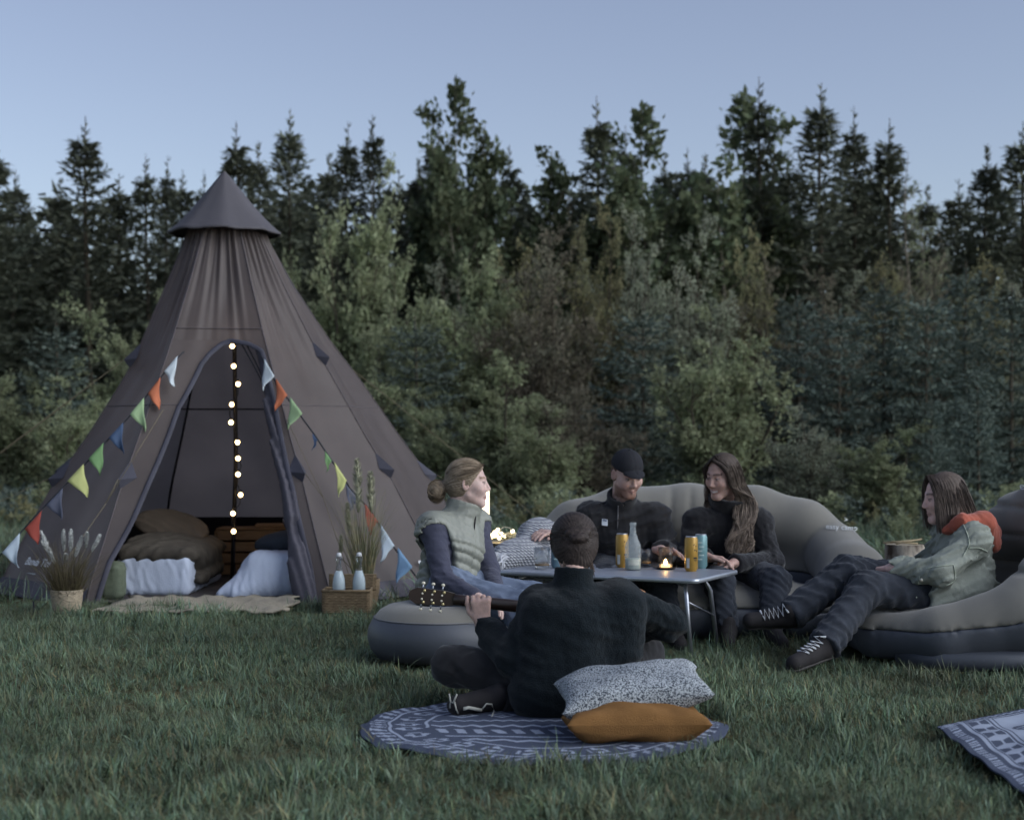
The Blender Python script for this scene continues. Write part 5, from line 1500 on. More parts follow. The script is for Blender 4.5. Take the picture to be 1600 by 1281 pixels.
# ================================================================ cushions
def cushion(name, c, hu, hv, t, R, m, label, seed, crease=0.012):
    n = 46; g_ = np.linspace(-1, 1, n); P_ = []
    U, V_ = np.meshgrid(g_, g_, indexing='ij')
    for s in (1, -1):
        e = (np.clip(1 - np.abs(U) ** 2.6, 0, 1) * np.clip(1 - np.abs(V_) ** 2.6, 0, 1)) ** 0.40
        pin = 1 - 0.10 * (1 - np.abs(U) ** 3) * np.abs(V_) ** 4; pin2 = 1 - 0.10 * (1 - np.abs(V_) ** 3) * np.abs(U) ** 4
        X = U * hu * pin2; Yv = V_ * hv * pin
        Pn = np.stack([X, Yv, np.zeros_like(X)], -1).reshape(-1, 3)
        fold = crease * (np.sin(U * 5 + seed) * np.sin(V_ * 4 + seed * 2) + 0.6 * np.sin((U + V_) * 8 + seed)) + 0.5 * crease * np.sin(np.arctan2(V_, U) * 9 + seed) * np.clip(np.hypot(U, V_) - 0.4, 0, 1)
        P_.append(np.stack([X, Yv, s * (t * e) + fold * e], -1).reshape(-1, 3))
    V3 = np.concatenate(P_); N_ = n * n
    F = [[i * n + j, (i + 1) * n + j, (i + 1) * n + j + 1, i * n + j + 1] for i in range(n - 1) for j in range(n - 1)]
    F += [[N_ + i * n + j, N_ + i * n + j + 1, N_ + (i + 1) * n + j + 1, N_ + (i + 1) * n + j] for i in range(n - 1) for j in range(n - 1)]
    o = mesh_obj(name, V3 @ R.T + np.asarray(c), F, m)
    return tag(o, label, 'cushion')
def speckle():
    m = mat('speckled_fabric', srgb(164, 168, 172), 0.9, 0.05, 8, 0.3, 300)
    N = m.node_tree.nodes; L = m.node_tree.links; b = N['Principled BSDF']
    nz = N.new('ShaderNodeTexNoise'); nz.inputs['Scale'].default_value = 190; nz.inputs['Detail'].default_value = 2
    rp = N.new('ShaderNodeValToRGB'); rp.color_ramp.elements[0].position = 0.44; rp.color_ramp.elements[0].color = (*srgb(52, 58, 68), 1)
    rp.color_ramp.elements[1].position = 0.54; rp.color_ramp.elements[1].color = (*srgb(176, 182, 186), 1)
    tc = N.new('ShaderNodeTexCoord'); L.new(tc.outputs['Object'], nz.inputs['Vector']); L.new(nz.outputs['Fac'], rp.inputs[0]); L.new(rp.outputs[0], b.inputs['Base Color'])
    return m
cushion('ochre_cushion', (0.478, 6.18, 0.075), 0.28, 0.20, 0.082, rotz(0.03) @ rotx(-0.10), mat('ochre_linen', srgb(126, 92, 56), 0.95, 0.14, 14, 0.5, 220, spec=0.1), 'plain ochre cushion lying on the rug under the speckled one', 2.0, 0.009)
cushion('speckled_cushion', (0.475, 6.27, 0.185), 0.30, 0.20, 0.085, roty(-0.11) @ rotx(0.14) @ rotz(0.05), speckle(), 'black and white speckled cushion lying on top of the ochre one', 0.7, 0.009)

# ================================================================ knitted blanket over the left armrest
def knit():
    m = mat('knitted_wool', srgb(188, 190, 196), 0.95, 0.06, 10)
    N = m.node_tree.nodes; L = m.node_tree.links; b = N['Principled BSDF']
    tc = N.new('ShaderNodeTexCoord')
    w1 = N.new('ShaderNodeTexWave'); w1.inputs['Scale'].default_value = 22; w1.bands_direction = 'DIAGONAL'; w1.inputs['Distortion'].default_value = 0.6
    mp = N.new('ShaderNodeMapping'); mp.inputs['Rotation'].default_value = (0.4, 0.9, 1.3); L.new(tc.outputs['Object'], mp.inputs[0])
    w2 = N.new('ShaderNodeTexWave'); w2.inputs['Scale'].default_value = 22; w2.bands_direction = 'DIAGONAL'; w2.inputs['Distortion'].default_value = 0.6
    L.new(tc.outputs['Object'], w1.inputs[0]); L.new(mp.outputs[0], w2.inputs[0])
    mm = N.new('ShaderNodeMath'); mm.operation = 'MULTIPLY'; L.new(w1.outputs['Fac'], mm.inputs[0]); L.new(w2.outputs['Fac'], mm.inputs[1])
    rp = N.new('ShaderNodeValToRGB'); rp.color_ramp.elements[0].color = (*srgb(118, 120, 128), 1); rp.color_ramp.elements[1].position = 0.35; rp.color_ramp.elements[1].color = (*srgb(202, 204, 208), 1)
    L.new(mm.outputs[0], rp.inputs[0]); L.new(rp.outputs[0], b.inputs['Base Color'])
    bp = N.new('ShaderNodeBump'); bp.inputs['Strength'].default_value = 0.9; bp.inputs['Distance'].default_value = 0.01; L.new(mm.outputs[0], bp.inputs['Height']); L.new(bp.outputs[0], b.inputs['Normal'])
    return m
bl_ = empty('knitted_blanket', W(815, 860, 9.35) * [1, 1, 0], 0, 'white knitted blanket with fringe over the left armrest of the sofa', 'blanket')
bump = union(ell(W(842, 842, 9.62), (.14, .16, .13)), ell(W(812, 872, 9.42), (.17, .16, .12)), ell(W(788, 880, 9.3), (.07, .1, .07)), cap(W(860, 850, 9.6), W(880, 905, 9.22), .07, .05), k=0.09)
def blanket(P):
    d = smin(sofa_raw(P) - 0.03, bump(P), 0.06)
    d = np.maximum(d, -(sofa_raw(P) - 0.006))
    x, y, z = P[:, 0], P[:, 1], P[:, 2]
    reg = np.maximum(np.maximum(x - 0.34 - 0.05 * np.sin(y * 9), -0.2 - x), np.maximum(9.0 - y, y - 9.85))
    reg = np.maximum(reg, 0.27 + 0.03 * np.sin(y * 12) - z)
    return np.maximum(d, reg) + folds(P, 0.012, 26, 33)
sdf_obj('cloth', blanket, (-.25, 8.95, .2), (.42, 9.9, .85), 0.010, knit(), bl_)
r = np.random.default_rng(9); paths, rad = [], []
for k in range(120):
    s = r.random(); a = W(765 + 24 * s, 868 + 22 * r.random(), 9.14 + 0.12 * r.random()); b_ = a + np.array([r.normal(-0.025, 0.02), r.normal(-0.03, 0.02), -0.05 + r.normal(0, 0.02)])
    paths.append(np.stack([a + [0.03, 0.02, 0.02], a, (a + b_) / 2 + r.normal(0, 0.01, 3), b_])); rad.append([0.005, 0.006, 0.005, 0.004])
mesh_obj('fringe', *tubes_np(paths, rad, 5), mat('wool_fringe', srgb(196, 198, 204), 0.95, 0.08), bl_)

# ================================================================ logs, lantern, light chain
def stump(p, r, h, label, seed, bark=None):
    rr_ = np.random.default_rng(seed); n = 40; V = []; hs_ = np.linspace(0, h, 14)
    ph = rr_.uniform(0, 6.28, 6)
    for zz in hs_:
        for j in range(n):
            a = 2 * math.pi * j / n
            q = r * (1 + 0.05 * math.sin(3 * a + ph[0]) + 0.03 * math.sin(7 * a + ph[1] + zz * 3) + 0.02 * math.sin(15 * a + ph[2] + 9 * zz)) * (1 + 0.06 * (1 - zz / h))
            V.append((p[0] + q * math.cos(a), p[1] + q * math.sin(a), zz))
    F = [[i * n + j, i * n + (j + 1) % n, (i + 1) * n + (j + 1) % n, (i + 1) * n + j] for i in range(13) for j in range(n)]
    o = empty('log_stump', (p[0], p[1], 0), 0, label, 'log')
    mesh_obj('bark', V, F, bark, o)
    top = V[-n:]; 
    mesh_obj('sawn_face', [tuple(np.array(q) * 1 + [0, 0, -0.004]) for q in top] + [(p[0], p[1], h - 0.002)], [[j, (j + 1) % n, n] for j in range(n)], mat('sawn_wood', srgb(150, 140, 120), 0.9, 0.2, 20), o, smooth=False)
    return o
BIRCH = mat('birch_bark', srgb(176, 168, 156), 0.9, 0.25, 9, 0.7, 30, c2=srgb(66, 56, 48), stretch=(1, 1, 0.7))
sp = W(1414, 850, 10.2); st = stump(sp, 0.125, sp[2], 'birch log standing upright behind the knee of the girl', 3, BIRCH)
for k, (a0, b0) in enumerate([((1380, 848), (1438, 843)), ((1392, 846), (1434, 849)), ((1400, 849), (1440, 842))]):
    mesh_obj('splinter', *tube([W(*a0, 10.17), W(*b0, 10.22)], 0.006, 5), mat('splinter', srgb(140, 128, 104), 0.9, 0.1), st)
lp = W(782, 846, 11.0); stump(lp, 0.20, lp[2], 'dark log stump carrying lantern and light chain behind the woman', 5, mat('dark_bark', srgb(84, 76, 66), 0.9, 0.25, 9, 0.7, 30))
lc = W(752, 846, 10.92); lz = lp[2]
lan = empty('lantern', (lc[0], lc[1], lz), 0, 'tall lit paper lantern on the stump behind the woman in the vest', 'lantern')
mesh_obj('shade', *lathe([(0.052, 0.115), (0.056, 0.13), (0.056, 0.36), (0.052, 0.37)], 28, (lc[0], lc[1], lz), True), emit_mat('lantern_glow', (1.0, 0.78, 0.48), 0.9), lan)
mesh_obj('foot', *lathe([(0.0, 0.0), (0.058, 0.0), (0.06, 0.01), (0.056, 0.115), (0.0, 0.115)], 28, (lc[0], lc[1], lz), False), mat('lantern_foot', srgb(122, 120, 116), 0.6, 0.1), lan)
mesh_obj('top_ring', *lathe([(0.056, 0.37), (0.058, 0.38), (0.03, 0.39), (0.0, 0.39)], 28, (lc[0], lc[1], lz), False), mat('lantern_foot', srgb(122, 120, 116)), lan)
fairy = empty('light_chain', (lp[0], lp[1], lz), 0, 'coiled warm light chain lying on the dark stump', 'string lights')
FB = emit_mat('fairy_bulb', (1.0, 0.80, 0.45), 3.5)
pts = []; r = np.random.default_rng(4)
for k in range(60):
    a = k * 0.55; q = 0.13 + 0.05 * math.sin(k * 1.7)
    pts.append((lp[0] + q * math.cos(a), lp[1] - 0.03 + 0.6 * q * math.sin(a), lz + 0.012 + abs(0.05 * math.sin(k * 0.9))))
mesh_obj('cable', *tube(pts, 0.0035, 5), mat('pale_cable', srgb(176, 172, 150), 0.6, 0.1), fairy)
arc = [W(a, b, 10.9) for a, b in ((778, 838), (780, 828), (788, 823), (797, 825), (802, 830), (800, 840))]
mesh_obj('cable', *tube(arc, 0.004, 5), mat('pale_cable', srgb(176, 172, 150)), fairy)
for a, b in ((778, 828), (801, 830), (783, 834), (775, 836), (770, 838), (773, 832), (788, 837), (766, 836), (780, 840)):
    mesh_obj('bulb', *sphere(W(a, b, 10.86 + 0.1 * r.random()), 0.014, 12, 8), FB, fairy)

# ================================================================ people
SKIN = mat('skin', (0, 0, 0), 0.55, 0.12, 45, 0.25, 180, attr=True, spec=0.35, subsurf=0.12)
def unit(v): v = np.asarray(v, float); return v / np.linalg.norm(v)
def head_frame(fwd, up=(0, 0, 1), roll=0.0):
    f = unit(fwd); x = unit(np.cross(f, up)); u = np.cross(x, f)
    c, s = math.cos(roll), math.sin(roll)
    return np.stack([c * x + s * u, f, -s * x + c * u], 1)         # columns: face right, forward, up

def head_local(smile=0.0, beard=False):
    cran = ell((0, -.012, .030), (.075, .094, .084)); face = ell((0, .030, -.042), (.060, .062, .078))
    chin = cap((-.012, .070, -.105), (.012, .070, -.105), .019)
    jw = union(cap((.048, .008, -.062), (.010, .066, -.104), .020, .017), cap((-.048, .008, -.062), (-.010, .066, -.104), .020, .017), k=.01)
    brow = union(cap((.040, .070, .024), (.010, .082, .022), .009), cap((-.040, .070, .024), (-.010, .082, .022), .009), k=.01)
    nose = union(cap((0, .086, .010), (0, .107, -.030), .0075, .0100), ell((.011, .098, -.037), (.008, .010, .007)), ell((-.011, .098, -.037), (.008, .010, .007)), k=.008)
    cheek = union(ell((.038, .060, -.028), (.026, .026, .024)), ell((-.038, .060, -.028), (.026, .026, .024)))
    sock = union(ell((.031, .099, .001), (.020, .014, .011)), ell((-.031, .099, .001), (.020, .014, .011)))
    eyes = union(ell((.031, .078, .000), (.0135, .0135, .0120)), ell((-.031, .078, .000), (.0135, .0135, .0120)))
    w = .022 + .006 * smile; zc = -.070 + .005 * smile
    lipu = union(cap((0, .0915, -.0668), (w, .080, zc + .001), .0056, .003), cap((0, .0915, -.0668), (-w, .080, zc + .001), .0056, .003), k=.004)
    lipl = union(cap((0, .0895, -.0770), (w * .9, .079, zc - .001), .0062, .003), cap((0, .0895, -.0770), (-w * .9, .079, zc - .001), .0062, .003), k=.004)
    slit = union(cap((0, .0975, -.0720), (w, .085, zc), .0016), cap((0, .0975, -.0720), (-w, .085, zc), .0016))
    ear = union(ell((.077, -.004, -.008), (.009, .020, .032), rotz(.35)), ell((-.077, -.004, -.008), (.009, .020, .032), rotz(-.35)))
    earh = union(ell((.086, .000, -.006), (.007, .011, .020), rotz(.35)), ell((-.086, .000, -.006), (.007, .011, .020), rotz(-.35)))
    def f(q):
        d = smin(cran(q), face(q), .035); d = smin(d, jw(q), .02); d = smin(d, chin(q), .02); d = smin(d, cheek(q), .03)
        d = smin(d, brow(q), .014); d = smax(d, -sock(q), .012); d = smin(d, nose(q), .010); d = smin(d, eyes(q), .002)
        d = smin(d, smin(lipu(q), lipl(q), .002), .006); d = smax(d, -slit(q), .003)
        return smin(d, smax(ear(q), -earh(q), .006), .006)
    return f

def head_color(V, H, R, S, skin, lip, brow_c, stubble=None, smile=0.0):
    q = (V - H) @ R / S; n = len(V)
    c = np.tile(np.array(skin), (n, 1))
    blend = lambda m, col: c.__setitem__(slice(None), c * (1 - m[:, None]) + np.array(col) * m[:, None])
    ax = np.abs(q[:, 0])
    near_h = (np.linalg.norm(q, axis=1) < .16)
    blush = np.exp(-(((ax - .038) / .022) ** 2 + ((q[:, 2] + .03) / .022) ** 2)) * (q[:, 1] > .05) * near_h
    blend(0.25 * blush, np.array(skin) * [1.05, .8, .78])
    blend(0.3 * np.exp(-(((q[:, 1] - .115) / .02) ** 2 + (q[:, 0] / .015) ** 2 + ((q[:, 2] + .033) / .015) ** 2)), np.array(skin) * [1.0, .78, .75])
    w = .024 + .006 * smile
    lips = np.clip(1.4 - np.sqrt((q[:, 0] / w) ** 2 + ((q[:, 2] + .0725 - .10 * smile * ax) / .0115) ** 2), 0, 1) * (q[:, 1] > .074) * near_h
    blend(np.clip(lips * 2, 0, 1) * .5, lip)
    slit = np.exp(-((q[:, 2] + .0722 - .12 * smile * ax) / .0030) ** 2) * (ax < w) * (q[:, 1] > .076) * near_h
    if smile > 0.5: blend(np.clip(np.exp(-((q[:, 2] + .0715 - .12 * smile * ax) / .0042) ** 2) * (ax < w * .8) * (q[:, 1] > .076) * 1.3 * near_h, 0, 1), (.62, .60, .58))
    else: blend(slit * .5, np.array(lip) * .4)
    br = np.exp(-((q[:, 2] - .028 + .10 * np.abs(ax - .03)) / .0052) ** 2) * (ax > .012) * (ax < .052) * (q[:, 1] > .05) * near_h
    blend(np.clip(br * 1.2, 0, 1) * .85, brow_c)
    e = np.sqrt(((ax - .031) / .0155) ** 2 + ((q[:, 2]) / .0062) ** 2); m = (q[:, 1] > .076) & near_h
    blend(np.clip((1.25 - e) * 3, 0, 1) * m * .35, (.16, .11, .10))
    blend(np.clip((0.85 - e) * 3, 0, 1) * m * .6, (.30, .29, .28))
    blend(np.clip(1.5 - np.sqrt((ax - .031) ** 2 + q[:, 2] ** 2) / .0045, 0, 1) * m, (.02, .016, .014))
    blend(np.exp(-((q[:, 2] - .0055) / .0026) ** 2) * (np.abs(ax - .031) < .017) * m * .8, (.03, .022, .02))
    blend(.5 * np.exp(-(((ax - .010) / .004) ** 2 + ((q[:, 2] + .043) / .004) ** 2)) * (q[:, 1] > .09), np.array(skin) * .3)
    if stubble is not None:
        g = (np.clip((-q[:, 2] - .050) / .02, 0, 1) * (q[:, 1] > -.02) + np.clip((q[:, 1] - .085) / .01, 0, 1) * (np.abs(q[:, 2] + .058) < .012)) * near_h
        g = np.clip(g, 0, 1) * (1 - np.clip(lips * 2, 0, 1)) * (q[:, 2] > -.14)
        blend(g * .75, stubble)
    ear = (ax > .070) & (np.abs(q[:, 1] + .003) < .012) & (np.abs(q[:, 2] + .008) < .022); blend(ear * .35, np.array(skin) * [.6, .4, .38])
    return c

def hand_sdf(w, d, nrm, S, thumb=1, curl=0.5, spread=0.15, pinch=0.0):
    """palm and five fingers: wrist point, direction, palm normal (fingers close towards it), side of the thumb"""
    w = np.asarray(w, float); d = unit(d); nrm = unit(np.asarray(nrm, float) - d * (np.asarray(nrm, float) @ d)); s = np.cross(nrm, d) * thumb
    fs = []; S = S * 1.04
    kn = [w + d * .086 * S + s * o * S for o in (.031, .011, -.010, -.030)]
    for i, k_ in enumerate(kn): fs.append(cap(w + s * (.018 - .011 * i) * S, k_, .0150 * S, .0115 * S))
    fs.append(cap(w - d * .03 * S, w + d * .012 * S, .026 * S, .025 * S, nrm, 1.35))
    pal = union(*fs, k=.014 * S)
    fin = []
    for i, (k_, L_) in enumerate(zip(kn, (.074, .083, .077, .060))):
        a = 0.25 * curl + .05 * i * curl; o = (1.5 - i) * spread * .5
        p = k_; r0 = (.0098, .0100, .0096, .0086)[i] * S
        for j, fr in enumerate((.44, .30, .26)):
            a += curl * (.75, .95, .6)[j]
            dd = unit(d * math.cos(a) + nrm * math.sin(a) + s * o)
            q = p + dd * L_ * fr * S; fin.append(cap(p, q, r0 * (1 - .08 * j), r0 * (.92 - .08 * j))); p = q
    t0 = w + d * .022 * S + s * .026 * S; t1 = t0 + unit(d * .75 + s * (.75 - .5 * pinch) + nrm * (.25 + .5 * pinch)) * .042 * S; t2 = t1 + unit(d * .95 + s * (.25 - .5 * pinch) + nrm * (.2 + .5 * pinch)) * .034 * S; t3 = t2 + unit(d * 1 + s * (.05 - .4 * pinch) + nrm * .25) * .026 * S
    fin += [cap(t0, t1, .015 * S, .0115 * S), cap(t1, t2, .0115 * S, .0100 * S), cap(t2, t3, .0100 * S, .0085 * S)]
    fu = union(*fin, k=.004 * S)
    return near(w + d * .08 * S, .24 * S, lambda P: smin(pal(P), fu(P), .009 * S))

def torso_axes(J):
    r = unit(np.array(J['shR']) - np.array(J['shL'])); u = unit(np.array(J['neck']) - np.array(J['pelvis'])); f = unit(np.cross(u, r)); return unit(np.cross(f, u)), f, u
def torso_sdf(J, S, add=0.0, k=.05, depth=1.35, hem=0.0):
    r, f, u = torso_axes(J); pel, nk = np.array(J['pelvis'], float), np.array(J['neck'], float)
    ch = pel + (nk - pel) * .60 + f * .01 * S; low = pel - u * hem
    shL, shR = np.array(J['shL'], float), np.array(J['shR'], float)
    return union(cap(low, ch, (.135 * S + add), (.140 * S + add), f, depth), cap(ch, nk - u * .02 * S, .115 * S + add, .06 * S + add, f, 1.2),
                 cap(shL + (shR - shL) * .02, shR + (shL - shR) * .02, .056 * S + add, None), cap(ch + r * .07 * S, shR, .08 * S + add, .06 * S + add), cap(ch - r * .07 * S, shL, .08 * S + add, .06 * S + add), k=k)
def arm_sdf(sh, el, wr, S, add=0.0, cuff=None, r=(.050, .043, .040, .029)):
    f = union(cap(sh, el, r[0] * S + add, r[1] * S + add), cap(el, wr, r[2] * S + add, r[3] * S + add), k=.03)
    if cuff is not None:
        dv = unit(np.array(wr, float) - np.array(el, float)); p = np.array(wr, float) - dv * cuff
        pl = plane(p, dv); bb = near(wr, .30, lambda P: pl(P))
        return lambda P: smax(f(P), np.where(((P - A3(p)) ** 2).sum(1) < .04, (P - A3(p)) @ A3(dv), -1.0), .006)
    return f
def leg_sdf(hip, kn, an, S, add=0.0, r=(.082, .060, .055, .040)):
    return union(cap(hip, kn, r[0] * S + add, r[1] * S + add), cap(kn, an, r[2] * S + add, r[3] * S + add), k=.04)

def bounds(J, keys, pad):
    P = np.array([J[k] for k in keys], float); return P.min(0) - pad, P.max(0) + pad
ALLK = ['neck', 'pelvis', 'shL', 'shR', 'elL', 'elR', 'wrL', 'wrR', 'hipL', 'hipR', 'knL', 'knR', 'anL', 'anR']

def make_body(root, J, S, skin, lip, brow_c, stubble=None, smile=0.0, hands=()):
    H = np.array(J['head'], float); R = J['R']; hl = head_local(smile)
    hf = near(H, .20 * S, lambda P: hl((P - A3(H)) @ A3(R) / S) * S)
    nb = H + R @ np.array([0, -.030, -.055]) * S
    fs = [torso_sdf(J, S), cap(nb, J['neck'], .049 * S, .054 * S)]
    for s in 'LR':
        am = np.mean([J[q + s] for q in ('sh', 'el', 'wr')], 0); lm = np.mean([J[q + s] for q in ('hip', 'kn', 'an')], 0)
        ra_ = max(np.linalg.norm(np.array(J[q + s]) - am) for q in ('sh', 'el', 'wr')) + .14; rl_ = max(np.linalg.norm(np.array(J[q + s]) - lm) for q in ('hip', 'kn', 'an', 'to')) + .16
        fs += [near(am, ra_, arm_sdf(J['sh' + s], J['el' + s], J['wr' + s], S)),
               near(lm, rl_, union(leg_sdf(J['hip' + s], J['kn' + s], J['an' + s], S), cap(J['an' + s], J['to' + s], .026 * S, .012 * S), k=.03))]
    tors = union(*fs, k=.03)
    nk2 = cap(nb, J['neck'], .049 * S, .054 * S)
    hs = [hand_sdf(*h[0:1], *h[1:]) for h in hands]
    def f(P):
        d = smin(tors(P), smin(hf(P), nk2(P), .03 * S), .02)
        for h in hs: d = smin(d, h(P), .012)
        return d
    keys = ALLK + ['toL', 'toR']
    lo, hi = bounds(J, keys, .17); lo = np.minimum(lo, H - .17 * S); hi = np.maximum(hi, H + .17 * S)
    for h in hands: lo = np.minimum(lo, np.array(h[0]) - .2); hi = np.maximum(hi, np.array(h[0]) + .2)
    V, F = sdf_mesh(f, lo, hi, .0053)
    return mesh_obj('body', V, F, SKIN, root, colors=head_color(V, H, R, S, skin, lip, brow_c, stubble, smile))

def jacket(name, root, J, S, m, add=.022, cuff=.0, fold=.010, k=26, seed=1, hem=.06, collar=None, extra=None, h=.009, depth=1.3, sleeves=True, slr=(.058, .052, .050, .040)):
    r, f, u = torso_axes(J)
    fs = [torso_sdf(J, S, add, .05, depth, hem)]
    arms_ = []
    if sleeves: arms_ = [arm_sdf(J['sh' + s], J['el' + s], J['wr' + s], S, add * .55, cuff, slr) for s in 'LR']
    tor = union(*fs)
    low = np.array(J['pelvis'], float) - u * (hem + .075 * S); pl = plane(low, -u)
    nk = np.array(J['neck'], float)
    def g(P):
        d = smax(tor(P), pl(P), .02)
        for a in arms_: d = smin(d, a(P), .035)
        if extra is not None: d = smin(d, extra(P), .03)
        cr = 0
        if sleeves: cr = np.exp(-(((P - A3(J['elL'])) ** 2).sum(1)) / .010) + np.exp(-(((P - A3(J['elR'])) ** 2).sum(1)) / .010) + .6 * np.exp(-(((P - A3(J['wrL'])) ** 2).sum(1)) / .010) + .6 * np.exp(-(((P - A3(J['wrR'])) ** 2).sum(1)) / .010)
        d = d + folds(P, fold, k, seed, unit(u * .9 + r * .3)) * (1 + .9 * cr) + folds(P, fold * .45, k * 2.2, seed + 7)
        if collar is not None: d = smin(d, collar(P), .012)
        return d
    keys = ['neck', 'pelvis', 'shL', 'shR'] + (['elL', 'elR', 'wrL', 'wrR'] if sleeves else [])
    lo, hi = bounds(J, keys, .24)
    return sdf_obj(name, g, lo, hi, h, m, root)

def ring_collar(c, axis, r0, hgt, thick, open_dir=None, flare=1.0):
    c = np.asarray(c, float); ax = unit(axis)
    outer = cap(c, c + ax * hgt, r0 + thick, (r0 + thick) * flare); inner = cap(c - ax * .05, c + ax * (hgt + .12), r0, r0 * flare * 1.02); top = plane(c + ax * hgt, ax)
    f = lambda P: smax(smax(outer(P), top(P), .008), -inner(P), .006)
    if open_dir is not None:
        o = unit(open_dir); slit = cap(c + o * r0 * .5, c + o * r0 * 2 + ax * .0, .004, .010); slit2 = cap(c + o * r0 * 1.0 + ax * hgt * .3, c + o * r0 * 1.4 + ax * hgt * 1.6, .006, .022)
        return near(c, .4, lambda P: smax(f(P), -slit2(P), .006))
    return near(c, .4, f)

def trousers(root, J, S, m, add=.016, fold=.008, seed=2, h=.009, flare=0.0, name='trousers', k=28):
    fs = []
    for s in 'LR':
        an = np.array(J['an' + s], float); kn = np.array(J['kn' + s], float)
        fs.append(union(cap(J['hip' + s], kn, .086 * S + add, .064 * S + add), cap(kn, an, .060 * S + add, (.046 + flare) * S + add), k=.04))
    pl = cap(J['hipL'], J['hipR'], .11 * S + add)
    cuts = [(np.array(J['an' + s], float), unit(np.array(J['an' + s], float) - np.array(J['kn' + s], float))) for s in 'LR']
    def g(P):
        d = None
        for f, (a, dv) in zip(fs, cuts):
            q = f(P); q = smax(q, np.where(((P - A3(a)) ** 2).sum(1) < .05, (P - A3(a)) @ A3(dv), -1.0), .008); d = q if d is None else smin(d, q, .02)
        cr = np.exp(-(((P - A3(J['knL'])) ** 2).sum(1)) / .012) + np.exp(-(((P - A3(J['knR'])) ** 2).sum(1)) / .012) + .8 * np.exp(-(((P - A3(J['anL'])) ** 2).sum(1)) / .016) + .8 * np.exp(-(((P - A3(J['anR'])) ** 2).sum(1)) / .016)
        return smin(d, pl(P), .05) + folds(P, fold * 1.2, k, seed) * (1 + 1.1 * cr) + folds(P, fold * .5, k * 2.1, seed + 3) * cr
    lo, hi = bounds(J, ['pelvis', 'hipL', 'hipR', 'knL', 'knR', 'anL', 'anR'], .17)
    return sdf_obj(name, g, lo, hi, h, m, root)

def shoe(root, an, to, S, m, sole_m, up=(0, 0, 1), name='shoe', laces=None, h=.006):
    an, to = np.array(an, float), np.array(to, float); d = unit(to - an); u = unit(np.array(up, float) - d * (np.array(up, float) @ d)); s = np.cross(d, u)
    L_ = np.linalg.norm(to - an); heel = an - d * .045 * S - u * .02 * S; toe = to - u * .012 * S
    upp = union(cap(heel, toe, .046 * S, .038 * S, u, .95), cap(an + u * .035 * S, an - u * .01 * S, .044 * S, .050 * S), cap(an + d * .02, an + d * L_ * .55 - u * .01, .045 * S, .036 * S), k=.025)
    bot = plane(heel - u * .030 * S, -u)
    o = sdf_obj(name, lambda P: smax(upp(P), bot(P), .01), np.minimum(an, to) - .12, np.maximum(an, to) + .12, h, m, root)
    sol = union(cap(heel - u * .030 * S, toe - u * .022 * S, .048 * S, .038 * S, u, 2.6))
    sdf_obj('sole', sol, np.minimum(an, to) - .14, np.maximum(an, to) + .14, h, sole_m, o)
    if laces is not None:
        n = 6; pts = []
        for i in range(n * 2):
            t = .12 + .62 * i / (n * 2 - 1); sg = 1 if i % 2 else -1
            p = an + d * L_ * t + s * sg * .028 * S + u * .2
            for _ in range(40): p = p - u * np.clip(upp(p[None].astype(np.float32))[0] - .0055, -.05, .05)
            pts.append(p)
        mesh_obj('laces', *tube(pts, .0055 * S, 6), laces, o)
    return o

# ---------------------------------------------------------------- hair
def hair_mat(name, c, c2, rough=.45):
    m = mat(name, c, 0.6, 0.25, 30, 0.0, attr=True, spec=0.18)
    return m
def strands(root, paths, r0, r1, cols0, cols1, m, name='hair', n=3):
    rg = np.random.default_rng(len(paths)); k = len(paths[0])
    rad = np.interp(np.linspace(0, 1, k), [0, .25, .75, 1], [r0 * .8, r0, r0 * .8, r1])
    V, F = tubes_np(paths, [rad * rg.uniform(.6, 1.3) for _ in paths], n)
    t = np.tile(np.repeat(np.linspace(0, 1, k), n), len(paths))[:, None]; j = np.repeat(rg.uniform(.5, 1.5, len(paths)), k * n)[:, None]
    return mesh_obj(name, V, F, m, root, colors=(np.array(cols0) * (1 - t) + np.array(cols1) * t) * j)
def smooth_path(pts, n=12):
    pts = np.asarray(pts, float); k = len(pts); t = np.linspace(0, k - 1, n); out = []
    for q in t:
        i = min(int(q), k - 2); f = q - i
        p0, p1, p2, p3 = pts[max(i - 1, 0)], pts[i], pts[i + 1], pts[min(i + 2, k - 1)]
        out.append(.5 * ((2 * p1) + (-p0 + p2) * f + (2 * p0 - 5 * p1 + 4 * p2 - p3) * f * f + (-p0 + 3 * p1 - 3 * p2 + p3) * f ** 3))
    return np.array(out)
